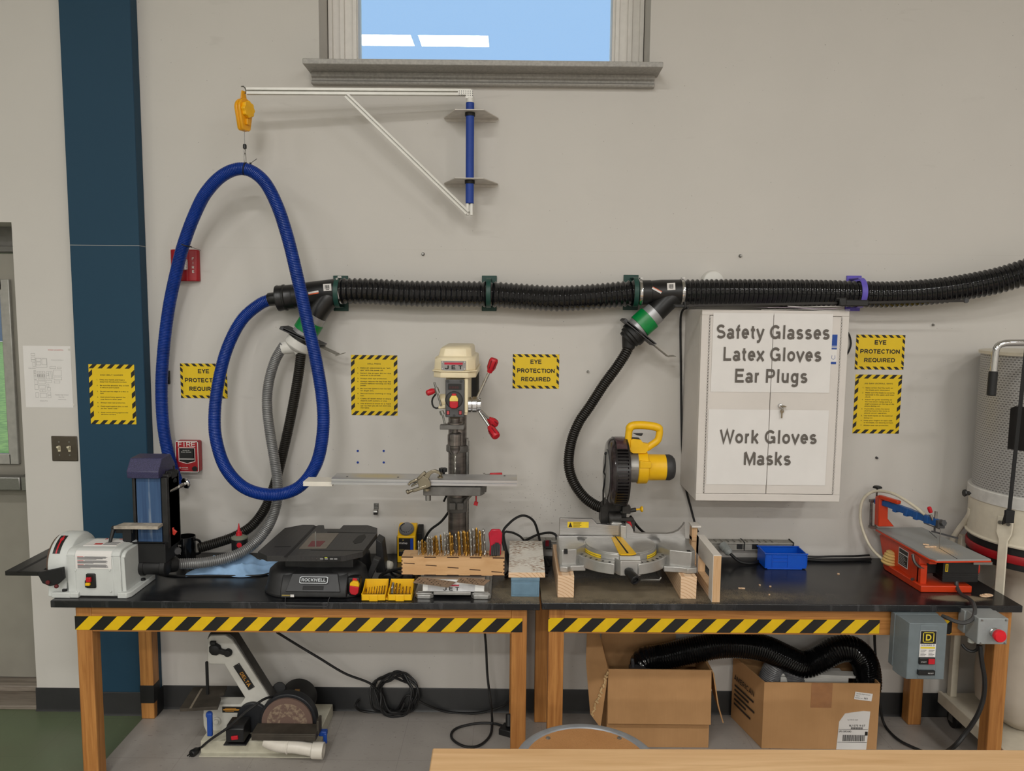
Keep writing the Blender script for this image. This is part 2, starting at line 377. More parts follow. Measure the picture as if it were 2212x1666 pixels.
def wall_mat(name, c, specks=True, line=False):
    t = NT(name).set(0.62, spec=0.3)
    v = t.coord('World')
    n1 = t.noise(v, 1.3, 3); n2 = t.noise(v, 42, 2)
    base = rgb(c)
    k = t.ramp(n1, (0.3, tuple(x*0.965 for x in base[:3])), (0.7, tuple(min(1, x*1.02) for x in base[:3])))
    if specks:
        sp0 = t.noise(t.coord('World', (1, 1, 1)), 130, 1, 0.4); wx_, wy_, wz_ = t.sep(v)
        dd_ = t.math('ADD', t.math('POWER', t.math('ABSOLUTE', t.math('MULTIPLY', t.math('SUBTRACT', wx_, 0.2), 2.6)), 2.0), t.math('POWER', t.math('ABSOLUTE', t.math('MULTIPLY', t.math('SUBTRACT', wz_, 1.02), 6.5)), 2.0))
        sp = t.math('ADD', sp0, t.math('MULTIPLY', t.math('POWER', 2.718, t.math('MULTIPLY', dd_, -1.0)), 0.1))
        msk = t.ramp(sp, (0.785, (0, 0, 0)), (0.80, (1, 1, 1)))
        k = t.mix(t.math('MULTIPLY', msk, 0.75), k, rgb((84, 78, 72)))
        st = t.noise(t.coord('World', (2.2, 1, 9)), 2.0, 3, 0.5, 0.4)
        k = t.mix(t.math('MULTIPLY', t.ramp(st, (0.68, (0, 0, 0)), (0.8, (1, 1, 1))), 0.14), k, rgb((120, 112, 104)))
    if line:
        z = t.sep(v)[2]
        k = t.mix(t.math('MULTIPLY', t.math('COMPARE', z, LINE_Z, 0.0016), 0.3 if specks else 0.5), k, rgb((196, 192, 184)))
    t.col(k); t.bump(n2, 0.05, 0.002)
    return t.m
LINE_Z = at(200, 530, -0.06).z
WALL = wall_mat('wall_paint', (205, 201, 195), True, True)
PILLARM = wall_mat('blue_pillar_paint', (32, 66, 88), False, True)
COVE = mat('black_cove_base', (24, 25, 27), 0.4, var=0.15, vscale=12)

# ---------------------------------------------------------------- the setting
CEIL = 5.0
wx0, wx1 = at(689, 60).x, at(1405, 60).x
wz0 = at(700, 128).z
wz1 = 4.3
XR, XL, YB = 6.5, -6.5, -15
PX0, PX1, PY = -1.93, at(333, 1000).x, -0.062
m = MB()
m.box(PX0, wx0, 0, 0.3, 0, CEIL).box(wx1, XR, 0, 0.3, 0, CEIL).box(wx0, wx1, 0, 0.3, 0, wz0).box(wx0, wx1, 0, 0.3, wz1, CEIL)
struct('wall_back', m, WALL, flat=True)
DX, DZ = -2.198, 2.243
m = MB().box(DX, PX0, -0.03, 0.3, 0, CEIL).box(XL, DX, -0.03, 0.3, DZ, CEIL).box(XL, DX-1.0, -0.03, 0.3, 0, DZ)
struct('wall_left', m, wall_mat('wall_paint_by_door', (205, 201, 195), False, False), flat=True)
m = MB().box(PX0, PX1, PY, 0.0, 0, CEIL)
struct('pillar', m, PILLARM, bevel=0.004)
struct('wall_right', MB().box(XR, XR+0.1, YB, 0.3, 0, CEIL), WALL, flat=True)
struct('wall_rear', MB().box(XL, XR, YB-0.1, YB, 0, CEIL), WALL, flat=True)
struct('wall_far_left', MB().box(XL-0.1, XL, YB, 0.3, 0, CEIL), WALL, flat=True)
struct('ceiling', MB().box(XL, XR, YB, 0.3, CEIL, CEIL+0.1), mat('ceiling_white', (215, 212, 204), 0.8), flat=True)
def floor_mat():
    t = NT('vinyl_tile').set(0.32, spec=0.45)
    v = t.coord('World'); x, y, z = t.sep(v)
    BX = -1.679
    green = t.math('LESS_THAN', x, BX)
    ux = t.math('FRACT', t.math('DIVIDE', t.math('ADD', x, -BX + 30.45), 0.3045))
    uy = t.math('FRACT', t.math('DIVIDE', t.math('ADD', y, 0.402 + 30.45), 0.3045))
    e = t.math('MINIMUM', t.math('MINIMUM', ux, t.math('SUBTRACT', 1, ux)), t.math('MINIMUM', uy, t.math('SUBTRACT', 1, uy)))
    seam = t.math('LESS_THAN', e, 0.0035)
    st = t.noise(t.coord('World', (1.4, 3.4, 1), rot=(0, 0, 0.5)), 26, 3, 0.6)
    st2 = t.noise(t.coord('World', (3.4, 1.4, 1), rot=(0, 0, 0.9)), 22, 3, 0.6)
    grey = t.mix(t.ramp(st, (0.62, (0, 0, 0)), (0.72, (0.6, 0.6, 0.6))), rgb((164, 158, 152)), rgb((112, 106, 100)))
    grey = t.mix(t.ramp(st2, (0.66, (0, 0, 0)), (0.74, (0.5, 0.5, 0.5))), grey, rgb((190, 184, 178)))
    grn = t.mix(t.ramp(st, (0.64, (0, 0, 0)), (0.74, (0.5, 0.5, 0.5))), rgb((98, 110, 84)), rgb((130, 138, 112)))
    c = t.mix(green, grey, grn)
    dirt = t.noise(v, 2.2, 4)
    c = t.mix(t.ramp(dirt, (0.45, (0, 0, 0)), (0.8, (0.35, 0.35, 0.35))), c, rgb((96, 86, 72)))
    c = t.mix(t.math('MULTIPLY', seam, 0.26), c, rgb((60, 56, 50)))
    t.col(c); t.bump(t.noise(v, 30, 2), 0.04, 0.002)
    return t.m
struct('floor', MB().box(XL, XR, YB, 0.3, -0.1, 0), floor_mat(), flat=True)
def base(name, x0, x1, yb, h=0.105):
    m = MB()
    m.prism([(yb, 0), (yb-0.012, 0), (yb-0.006, 0.012), (yb-0.004, h-0.004), (yb-0.002, h), (yb, h)], x0, x1, 'x')
    return struct(name, m, COVE)
base('baseboard_back', PX1+0.004, XR, 0.0, at(900, 1486).z)
base('baseboard_pillar', PX0-0.002, PX1+0.006, PY, at(250, 1495, PY).z)
m = MB(); struct('baseboard_pillar_side', m.box(PX1, PX1+0.006, PY, -0.002, 0, at(250, 1495, PY).z), COVE)
base('baseboard_left', DX-0.004, PX0, -0.03, at(120, 1486, -0.03).z)

# window
WHITEF = mat('white_window_frame', (232, 228, 222), 0.45, var=0.02)
t = NT('window_glass'); t.n.remove(t.b)
gl = t.node('ShaderNodeBsdfGlossy'); gl.inputs['Roughness'].default_value = 0.0
tr = t.node('ShaderNodeBsdfTransparent'); fr = t.node('ShaderNodeFresnel'); fr.inputs[0].default_value = 1.6
mx = t.node('ShaderNodeMixShader'); t.link(fr.outputs[0], mx.inputs[0]); t.link(tr.outputs[0], mx.inputs[1]); t.link(gl.outputs[0], mx.inputs[2])
t.link(mx.outputs[0], t.n['Material Output'].inputs[0]); GLASS = t.m
yf = 0.17
m = MB()
gx0, gx1 = at(776, 60, yf+0.03).x, at(1321, 60, yf+0.03).x
fz = at(900, 132, yf+0.03).z
m.box(wx0, gx0, yf, yf+0.09, wz0, wz1).box(gx1, wx1, yf, yf+0.09, wz0, wz1).box(gx0, gx1, yf, yf+0.09, wz1-0.12, wz1).box(gx0, gx1, yf, yf+0.09, wz0, fz)
win = struct('window_1', m, WHITEF, bevel=0.004)
m = MB()
for a, b, d in ((wx0+0.004, wx0+0.022, 0.02), (wx0+0.055, wx0+0.075, 0.014), (gx0-0.022, gx0-0.004, 0.012)):
    m.box(a, b, yf-d, yf, wz0, wz1); m.box(wx1-(b-wx0) if False else wx0+wx1-b, wx0+wx1-a, yf-d, yf, wz0, wz1)
build('frame_moulding', m, WHITEF, win, bevel=0.002)
build('pane', MB().box(gx0-0.005, gx1+0.005, yf+0.045, yf+0.051, fz-0.005, wz1-0.115), GLASS, win, flat=True)
STONE = mat('grey_sill_stone', (166, 163, 158), 0.5, var=0.1, vscale=90)
sx0, sx1 = at(653, 128, -0.13).x, at(1433, 138, -0.13).x
sz1, sz0 = at(700, 126, -0.13).z, at(700, 138, -0.13).z
m = MB().prism([(0.17, sz1+0.001), (-0.13, sz1), (-0.13, sz0), (0.0, sz0-0.004), (0.17, sz0)], sx0, sx1, 'x')
sill = struct('trim_1', m, STONE, bevel=0.003)
ax0, ax1 = at(672, 165, -0.03).x, at(1415, 165, -0.03).x
az0 = at(900, 182, -0.035).z
m = MB().prism([(0.0, sz0-0.003), (-0.03, sz0-0.003), (-0.03, sz0-0.02), (-0.018, sz0-0.026), (-0.018, sz0-0.034), (-0.036, sz0-0.044), (-0.036, az0+0.006), (-0.03, az0), (0, az0)], ax0, ax1, 'x')
build('sill_apron', m, STONE, sill, bevel=0.002)

# door at the far left, set back in its opening
DOORM = mat('grey_door_steel', (140, 136, 126), 0.45, var=0.08, vscale=3)
FRAMEM = mat('grey_door_frame', (120, 118, 114), 0.45)
yd = 0.17
hz = at(10, 546, yd).z
m = MB().box(DX-1.2, DX-0.002, yd+0.01, yd+0.055, 0.055, hz-0.002)
g1 = at(16, 800, yd).x; gz0, gz1 = at(5, 985, yd).z, at(5, 622, yd).z
# the leaf as four pieces round its light
m = MB().box(DX-1.0, g1-0.34, yd+0.01, yd+0.055, 0.055, hz-0.003).box(g1, DX-0.002, yd+0.01, yd+0.055, 0.055, hz-0.003).box(g1-0.34, g1, yd+0.01, yd+0.055, 0.055, gz0).box(g1-0.34, g1, yd+0.01, yd+0.055, gz1, hz-0.003)
door = struct('door_1', m, DOORM, flat=True)
m = MB()
for x0, x1, z0, z1 in ((g1-0.012, g1+0.034, gz0-0.04, gz1+0.04), (g1-0.38, g1-0.328, gz0-0.04, gz1+0.04), (g1-0.34, g1, gz0-0.04, gz0+0.012), (g1-0.34, g1, gz1-0.012, gz1+0.04)):
    m.box(x0, x1, yd-0.008, yd+0.012, z0, z1)
build('glazing_frame', m, mat('light_grey_metal', (168, 166, 160), 0.4, 0.3), door, bevel=0.004)
build('glass', MB().box(g1-0.34, g1, yd+0.028, yd+0.034, gz0, gz1), GLASS, door, flat=True)
pz = at(20, 1044, yd-0.07).z
m = MB().box(DX-1.0, DX-0.1, yd-0.085, yd-0.03, pz-0.033, pz+0.033)
build('push_bar', m, STEEL, door, bevel=0.006)
m = MB().prism([(yd+0.01, pz-0.045), (yd-0.085, pz-0.034), (yd-0.085, pz+0.034), (yd+0.01, pz+0.06)], DX-0.098, DX-0.025, 'x')
build('bar_end_bracket', m, STEEL, door, bevel=0.005)
m = MB().box(DX-1.2, DX-0.0, yd+0.005, yd+0.1, hz, DZ+0.3).box(DX-1.2, DX, yd-0.01, yd+0.02, hz+0.004, hz+0.03)
struct('trim_2', m, FRAMEM, bevel=0.003)
m = MB().box(DX-1.2, DX, -0.03, 0.3, 0, 0.02).box(DX-1.2, DX, 0.1, 0.3, 0.02, 0.05)
struct('trim_3', m, wood_mat('worn_threshold', (150, 140, 128), (92, 82, 72), (3, 40, 40)), bevel=0.004)
# outdoors seen through the door light
t = NT('lawn_grass').set(0.8); v = t.coord('World')
t.col(t.ramp(t.noise(v, 9, 5), (0.35, rgb((92, 140, 52))), (0.65, rgb((150, 196, 92)))))
lawn = struct('ground_outside', MB().box(-40, 20, 0.32, 34, -0.12, -0.02), t.m, flat=True)
m = MB().box(-40, -7, 34, 36, 0, 2.3)
struct('exterior_building', m, mat('blue_grey_cladding', (86, 112, 150), 0.7), flat=True)
# ---------------------------------------------------------------- things on the wall
def wm(t): return MB().at(Matrix.Translation(-t.location))

def sign(name, x0, y0, x1, y1, yd, label, draw, cat='sign', mats=None, sw=0.013, slant=1, group=None, period=0.0265):
    a, b = at(x0, y0, yd), at(x1, y1, yd); wd, h = b.x-a.x, a.z-b.z
    m = MB().box(-wd/2, wd/2, -0.0012, -0.0002, 0, h); m.k = 1; e = -0.0016
    g = sw*0.6
    m.stripes(-wd/2, wd/2, h-sw, h, period, slant, 0.0, 0.5, e)
    m.stripes(-wd/2, wd/2, 0, sw, period, slant, 0.0, 0.5, e)
    for s in (-wd/2, wd/2-sw*0.85):
        n = int((h-2*sw)/period); ph = (h-2*sw)/n
        for i in range(n):
            z = sw + i*ph + ph*0.1
            if slant > 0: po = [(s, z), (s+sw*0.85, z+sw*0.8), (s+sw*0.85, z+sw*0.8+ph*0.5), (s, z+ph*0.5)]
            else: po = [(s, z+sw*0.8), (s+sw*0.85, z), (s+sw*0.85, z+ph*0.5), (s, z+sw*0.8+ph*0.5)]
            m.poly([(p[0], e, min(p[1], h-sw)) for p in po])
    draw(m, wd, h, e)
    o = build(name, m, mats or [YELLOWS, INK], flat=True, normals=False)
    o.location = ((a.x+b.x)/2, yd, b.z)
    return tag(o, label, cat, group)
def eye(m, wd, h, e):
    for s, fz, fw in (('EYE', 0.276, 0.245), ('PROTECTION', 0.537, 0.815), ('REQUIRED', 0.787, 0.635)):
        m.text(s, 0.0255, 0, h*(1-fz), e, 'CENTER', 0.026, wd*fw)
def rules(title, items, y0, y1, top, bot, fs=0.0072, tx=0.2, nx=0.135, rw=0.66, sw=0.021):
    def draw(m, wd, h, e):
        k = h/(bot-top)
        m.text(title[0], fs*1.15, 0, (bot-title[1])*k, e, 'CENTER', 0.012, wd*title[2])
        for num, lines in items:
            m.text(num, fs, -wd/2+wd*nx, (bot-lines[0][1])*k, e, 'LEFT', 0.02)
            for s, y, fr in lines: m.text(s, fs, -wd/2+wd*tx, (bot-y)*k, e, 'LEFT', 0.02, wd*rw*fr)
    return draw
sign('eye_protection_sign', 389, 785, 492, 861, 0, 'yellow eye protection sign partly covered by the blue hose', eye, slant=-1, period=0.031, group='eye protection signs')
sign('eye_protection_sign', 1108, 765, 1207, 840, 0, 'yellow eye protection sign alone on the bare wall right of the drill press', eye, slant=-1, period=0.031, group='eye protection signs')
sign('eye_protection_sign', 1850, 723, 1951, 799, 0, 'yellow eye protection sign directly above the scroll saw rules sign', eye, slant=-1, period=0.031, group='eye protection signs')
sign('safety_rules_sign', 758, 767, 859, 898, 0, 'yellow striped rules sign headed drill press', rules(('DRILL PRESS', 345, 0.29), [
    ('1.', [('Make all adjustments or "set-', 440, 1), ('ups" with the power off.', 493, .76)]), ('2.', [('Select the proper bit for the', 563, 1), ('material to be drilled.', 612, .67)]),
    ('3.', [('Always wear eye protection.', 685, .88)]), ('4.', [('Always remove the key from the', 755, 1), ('chuck before turning on the', 803, 1), ('power.', 850, .2)]),
    ('5.', [('Be sure the speed is not too fast', 920, 1), ('for larger bits.', 970, .44)]), ('6.', [('Secure loose clothing or long', 1037, 1), ('hair.', 1087, .13)]),
    ('7.', [('Clamp all sheet metal or sharp', 1155, 1), ('objects with a pliers or vise.', 1205, .88)]), ('8.', [('Use a block of wood for a "back', 1272, 1), ('up" so that you do not drill into', 1322, 1), ('the table.', 1372, .29)])],
    0, 0, 130, 1535), sw=0.019, period=0.035)
sign('safety_rules_sign', 191, 787, 295, 917, PY, 'yellow striped rules sign for the disc-belt sander on the blue pillar', rules(('DISC-BELT SANDER', 950, 0.5), [
    ('1.', [('Keep your hands and fingers', 979, .83), ('away from the abrasive surface.', 992, .9)]), ('2.', [('Be sure the abrasive disc or belt', 1015, .96), ('is secure and in place.', 1028, .65)]),
    ('3.', [('Do not use the edge of a disc or', 1052, .94), ('belt.', 1064, .13)]), ('4.', [('Hold stock firmly against the', 1088, .83), ('stop fence or miter gage.', 1101, .72)]), ('5.', [('Always wear eye protection.', 1123, .83)]),
    ('6.', [('Feed board against disc or belt', 1146, .9), ('on the "down side."', 1159, .58)]), ('7.', [('Keep wood moving against the', 1185, .9), ('abrasive surface.', 1197, .5)])], 0, 0, 880, 1255, 0.0065, 0.235, 0.165), sw=0.018, period=0.04)
sign('safety_rules_sign', 1848, 809, 1941, 937, 0, 'yellow striped rules sign headed jig saw (scroll saw)', rules(('JIG SAW (SCROLL SAW)', 828, 0.61), [
    ('1.', [('Make certain that the teeth on', 892, .86), ('the blade point downward.', 925, .77)]), ('2.', [('Make sure the blade is correctly', 966, .92), ('fastened in the upper and lower', 998, .92), ('chuck.', 1030, .18)]),
    ('3.', [('Adjust the guide assembly so', 1070, .86), ('the hold down clamp exerts a', 1103, .86), ('slight pressure on the top of the', 1136, .93), ('pieces being cut.', 1168, .5)]),
    ('4.', [('If possible, rotate the motor', 1209, .8), ('shaft by hand a few turns to', 1241, .8), ('assure correct operation.', 1274, .72)]), ('5.', [('Use both hands on the material', 1314, .9), ('being cut.', 1347, .28)]),
    ('6.', [('Keep your fingers on each side', 1387, .9), ('of the blade, not directly in front.', 1420, .94)]), ('7.', [('Always wear eye protection.', 1460, .8)])], 0, 0, 685, 1575, 0.0068, 0.23, 0.165, 0.68), sw=0.018, period=0.038)

# floor plan sheet by the door
a, b = at(51, 747, -0.03), at(157, 881, -0.03); wd, h = 0.212, a.z-b.z
m = MB().box(-wd/2, wd/2, -0.0012, -0.0002, 0, h); m.k = 1
def fx(x): return (x-160)/1100*wd - wd/2 + 0.008
def fzz(y): return h - (y-115)/1405*h
def room(x0, y0, x1, y1, lw=0.0006):
    X0, X1, Z0, Z1 = fx(x0), fx(x1), fzz(y1), fzz(y0)
    for p in ((X0, X1, Z0, Z0+lw), (X0, X1, Z1-lw, Z1), (X0, X0+lw, Z0, Z1), (X1-lw, X1, Z0, Z1)):
        m.quad((p[0], -0.0015, p[2]), (p[1], -0.0015, p[2]), (p[1], -0.0015, p[3]), (p[0], -0.0015, p[3]))
for q in ((300, 285, 390, 340), (300, 370, 390, 425), (300, 430, 390, 480), (330, 490, 385, 590), (400, 390, 660, 600), (410, 395, 520, 465), (410, 485, 520, 550), (540, 410, 655, 540), (720, 580, 860, 630), (890, 590, 985, 630),
          (800, 660, 985, 795), (805, 820, 985, 885), (805, 910, 940, 960), (345, 670, 390, 890), (350, 690, 390, 740), (345, 740, 390, 800), (355, 890, 415, 1000), (350, 1000, 430, 1110), (360, 1180, 430, 1290), (420, 690, 600, 735),
          (420, 755, 600, 820), (430, 830, 600, 860), (440, 870, 600, 905), (440, 915, 600, 980), (450, 1010, 600, 1080), (460, 1110, 605, 1160), (530, 1110, 605, 1160), (460, 1190, 615, 1290), (630, 700, 775, 865), (690, 700, 740, 865), (620, 890, 750, 950), (630, 980, 680, 1050), (640, 1060, 715, 1130), (640, 1160, 715, 1230), (640, 1240, 715, 1295), (470, 690, 510, 735), (550, 690, 600, 735), (630, 740, 690, 790)):
    room(*q)
for i in range(5): m.stripes(fx(425+i*36), fx(445+i*36), fzz(815), fzz(765), 0.003, 1, 0, 0.6, -0.0015)
for s, x, y, wv in (('Tenafly High School', 810, 1235, 310), ('Floor Plan', 890, 1285, 130), ('To South Lot Parking Lot', 755, 440, 290), ('Columbus Drive', 455, 1375, 180), ('Tenafly, New Jersey', 880, 1342, 180), ('Fitness Entrance', 225, 632, 170)):
    m.text(s, 0.0045, fx(x), fzz(y), -0.0015, 'LEFT', 0, wv/1100*wd)
m.k = 2; m.text('ROOM 143 (NORTH)', 0.0055, fx(700), fzz(215), -0.0015, 'LEFT', 0.01, 350/1100*wd)
m.k = 3
for x, y in ((1215, 195), (1265, 1450)): m.cyl((fx(x)-0.006, -0.0002, fzz(y)), (fx(x)-0.006, -0.002, fzz(y)), 0.005, n=12)
o = build('evacuation_map', m, [PAPER, mat('print_grey', (96, 94, 92), 0.7), mat('print_red', (196, 52, 40), 0.7), mat('clear_tab', (210, 206, 198), 0.2)], flat=True)
o.location = ((a.x+b.x)/2, -0.03, b.z); o.rotation_euler.y = 0.0
tag(o, 'white sheet with a building floor plan taped to wall between door and pillar', 'paper')

# light switch
t = thing('light_switch', 'brown metal double toggle switch plate beside the blue pillar', 'light switch', at(142, 996, -0.03))
build('cover_plate', MB().box(-0.058, 0.058, -0.006, 0, 0, 0.114), mat('bronze_plate', (92, 84, 74), 0.35, 0.6), t, bevel=0.003)
IV = mat('ivory_toggle', (214, 204, 176), 0.4)
for dx in (-0.023, 0.023):
    s = build('toggle', MB().prism([(-0.006, 0.048), (-0.006, 0.068), (-0.02, 0.07), (-0.021, 0.064)], dx-0.005, dx+0.005, 'x').box(dx-0.006, dx+0.006, -0.0075, -0.005, 0.044, 0.07), IV, t, bevel=0.001)
m = MB()
for dx in (-0.023, 0.023):
    for z in (0.028, 0.088): m.cyl((dx, -0.006, z), (dx, -0.0075, z), 0.0032, n=10)
build('screw', m, STEEL, t)

# fire alarm strobe
FIRER = mat('fire_alarm_red', (158, 20, 32), 0.4, var=0.03)
a = at(404, 608, 0)
t = thing('fire_strobe', 'red fire strobe with clear lamp partly hidden by blue hose', 'fire alarm', a)
po = [(-0.062, 0), (-0.062, -0.018), (-0.05, -0.03), (0.005, -0.045), (0.022, -0.045), (0.03, -0.034), (0.056, -0.026), (0.062, -0.016), (0.062, 0)]
build('housing', MB().prism(po, 0, 0.138, 'z'), FIRER, t, bevel=0.004)
m = MB()
for i, ch in enumerate('FIRE'): m.text(ch, 0.0155, 0.043, 0.092-i*0.0185, -0.0345, 'CENTER', 0.014)
build('lettering', m, WHITEP, t, flat=True, normals=False)
CLEAR = mat('clear_lens', (206, 206, 206), 0.15, 0.3, var=0.25, vscale=160)
build('lamp', MB().boxc((0.002, -0.052, 0.072), (0.046, 0.03, 0.05)), CLEAR, t, bevel=0.008, seg=3)

# pull station
a = at(414, 1016, 0)
t = thing('fire_pull_station', 'red fire pull station with white lettering below the strobe', 'fire alarm', a)
build('housing', MB().box(-0.052, 0.052, -0.045, 0, 0, 0.142), FIRER, t, bevel=0.008)
m = MB()
rim = [(-0.05, 0.002), (0.05, 0.002), (0.05, 0.14), (-0.05, 0.14)]
def outline(m, po, lw, y):
    n = len(po)
    for i in range(n):
        p, q = Vector((po[i][0], y, po[i][1])), Vector((po[(i+1) % n][0], y, po[(i+1) % n][1])); d = (q-p).normalized(); m.bar(p-d*lw/2, q+d*lw/2, 0.001, lw, (d.z, 0, -d.x) if abs(d.z) > 1e-6 or abs(d.x) > 0 else (0, 0, 1))
outline(m, rim, 0.003, -0.0455)
outline(m, [(-0.036, 0.112), (0.036, 0.112), (0.036, 0.05), (0.0, 0.04), (-0.036, 0.05)], 0.0024, -0.0455)
for ch, x in zip('FIRE', (-0.03, -0.011, 0.009, 0.03)): m.text(ch, 0.031, x, 0.117, -0.0462, 'CENTER', 0.004)
m.text('NOTIFIER', 0.006, -0.026, 0.019, -0.0462, 'LEFT', 0.01); m.text('by Honeywell', 0.0045, -0.026, 0.012, -0.0462)
m.lathe([(0.0038, 0), (0.0038, 0.0006), (0.002, 0.0006), (0.002, 0)], (-0.032, -0.0455, 0.021), (0, -1, 0), 12)
m.text('PUSH IN', 0.007, 0, 0.099, -0.053, 'CENTER', 0); m.text('PULL DOWN', 0.007, 0, 0.091, -0.053, 'CENTER', 0)
build('lettering', m, WHITEP, t, flat=True, normals=False)
m = MB().prism([(-0.034, 0.11), (0.034, 0.11), (0.034, 0.052), (0, 0.042), (-0.034, 0.052)], -0.0458, -0.044, 'y')
m.box(-0.031, 0.031, -0.052, -0.045, 0.064, 0.106)
build('pull_handle', m, BLACKP, t, bevel=0.001)
build('handle_rim', MB().box(-0.033, 0.033, -0.053, -0.046, 0.06, 0.0635), WHITEP, t, bevel=0.001)
build('key_lock', MB().cyl((0.034, -0.045, 0.017), (0.034, -0.05, 0.017), 0.0115), BLACKP, t, bevel=0.001)

# small wall fittings
m = MB(); p = at(362, 815, 0); m.box(p.x-0.013, p.x+0.013, -0.012, 0, p.z-0.03, p.z+0.03).box(p.x-0.03, p.x, -0.03, -0.012, p.z-0.008, p.z+0.008)
solo('hose_clip', m, BLACKP, 'black wall clip beside the blue hose near the pillar', 'clip', bevel=0.002)
for x, y, lab in ((914, 549, 'small metal knob screwed into the wall above the duct, left of the mast base'), (1599, 553, 'small metal knob screwed into the wall above the white cabinet'), (1270, 803, 'small round plug in the wall beside the middle eye protection sign'), (2015, 702, 'small dark plug in the wall above the right pair of signs'), (1893, 989, 'tiny plug in the wall below the scroll saw rules sign')):
    p = at(x, y, 0); r = 0.006 if y < 600 else 0.0045
    solo('wall_plug', MB().lathe([(r*1.3, 0), (r*1.2, 0.003), (r, 0.004), (r, 0.011), (r*0.7, 0.013)], p, (0, -1, 0), 12), STEEL if y < 810 else DKGREY, lab, 'wall plug', 'plugs and knobs in the wall')
for x, y, lab in ((773, 974, 'upper left'), (829, 974, 'upper right'), (773, 999, 'lower left'), (829, 999, 'lower right')):
    p = at(x, y, 0)
    solo('wall_anchor', MB().lathe([(0.005, 0), (0.005, 0.003), (0.0022, 0.0032), (0.002, 0.001)], p, (0, -1, 0), 12), BLUEP, 'blue wall anchor, %s of the four below the drill press sign' % lab, 'wall anchor', 'blue wall anchors')
p = at(813, 1098, 0)
t = thing('pipe_strap', 'small galvanised pipe strap screwed to the bare wall above the bench', 'strap', (p.x, 0, p.z-0.022))
m = MB().box(-0.011, 0.011, -0.003, 0, 0.018, 0.046)
m.lathe([(0.014, -0.009), (0.014, 0.009), (0.011, 0.009), (0.011, -0.009)], (0, -0.014, 0.008), (1, 0, 0), 20, closed=True)
build('strap', m, STEEL, t, bevel=0.0006)
build('screw', MB().cyl((0, -0.003, 0.035), (0, -0.007, 0.035), 0.006, n=12), STEEL, t)

# ---------------------------------------------------------------- hose boom, balancer
WENAM = mat('white_strut', (212, 210, 203), 0.4, 0.15, var=0.03)
SLEEVE = mat('blue_foam_sleeve', (24, 62, 150), 0.55, var=0.05)
Lm = at(1015, 330, -0.115)
t = thing('hose_boom', 'white strut swing boom with blue sleeved mast bracketed to wall under window', 'boom', (Lm.x, -0.115, at(1016, 465, -0.115).z))
def strut(m, p0, p1, w2=0.026, d=0.02):
    p0, p1 = Vector(p0), Vector(p1); dr = (p1-p0).normalized()
    nz = Vector((-dr.z, 0, dr.x)); nz = nz if nz.z > 0 else -nz
    for k in (-1, 1): m.bar(p0 + nz*k*(w2*0.31), p1 + nz*k*(w2*0.31), d, w2*0.38, nz)
    m.bar(p0 + Vector((0, d*0.25, 0)), p1 + Vector((0, d*0.25, 0)), d*0.4, w2*0.5, nz)
tip = at(533, 197, -0.2); rt = at(1018, 200, -0.115)
m = wm(t); strut(m, tip, rt); build('boom_arm', m, WENAM, t)
m = wm(t); strut(m, at(748, 206, -0.165), at(1010, 460, -0.125), 0.022); build('brace', m, WENAM, t)
mt, mb_ = at(1014, 208, -0.115), at(1016, 465, -0.115)
m = wm(t); m.box(Lm.x-0.013, Lm.x-0.0035, -0.125, -0.105, mb_.z, mt.z).box(Lm.x+0.0035, Lm.x+0.013, -0.125, -0.105, mb_.z, mt.z).box(Lm.x-0.011, Lm.x+0.011, -0.115, -0.107, mb_.z+0.01, mt.z)
build('mast', m, WENAM, t)
z0, z1 = at(1016, 440, -0.115).z, at(1014, 222, -0.115).z
m = wm(t); m.cyl((Lm.x, -0.115, z0), (Lm.x, -0.115, z1), 0.0175, n=28); build('foam_sleeve', m, SLEEVE, t, bevel=0.002)
m = wm(t); m.cyl((Lm.x, -0.115, z1), (Lm.x, -0.115, z1+0.02), 0.0172, n=28); build('sleeve_collar', m, WHITEP, t)
pl = at(989, 194, -0.13); pr = at(1021, 209, -0.13)
m = wm(t); m.prism([(pl.x, pl.z), (pr.x, pl.z), (pr.x, pr.z-0.006), (pr.x-0.03, pr.z-0.006), (pr.x-0.03, pr.z+0.008), (pl.x, pr.z+0.008)], -0.131, -0.128)
m.k = 1
for i in range(7):
    for j in range(3): m.cyl((pl.x+0.006+i*0.0092, -0.1308, pl.z-0.005-j*0.0085), (pl.x+0.006+i*0.0092, -0.1312, pl.z-0.005-j*0.0085), 0.0022, n=8)
build('corner_plate', m, [WENAM, DKGREY], t)
for yb in (253, 394):
    zb = at(1015, yb+5, 0).z
    m = wm(t); X = Lm.x
    m.prism([(X-0.118, -.0006), (X+0.118, -.0006), (X+0.118, -0.02), (X+0.06, -0.16), (X-0.06, -0.16), (X-0.118, -0.02)], zb, zb+0.004, 'z')
    m.prism([(X-0.118, zb-0.002), (X-0.108, zb-0.012), (X+0.108, zb-0.012), (X+0.118, zb-0.002), (X+0.118, zb+0.004), (X-0.118, zb+0.004)], -0.004, -0.0006)
    br = build('wall_bracket', m, mat('brushed_bracket', (206, 200, 192), 0.45, 0.1), t, bevel=0.001)
    m = wm(t); m.lathe([(0.0215, -0.008), (0.0215, 0.008), (0.0174, 0.008), (0.0174, -0.008)], (X, -0.115, zb-0.006), (0, 0, 1), 24, closed=True)
    build('clamp_ring', m, BLACKM, br)

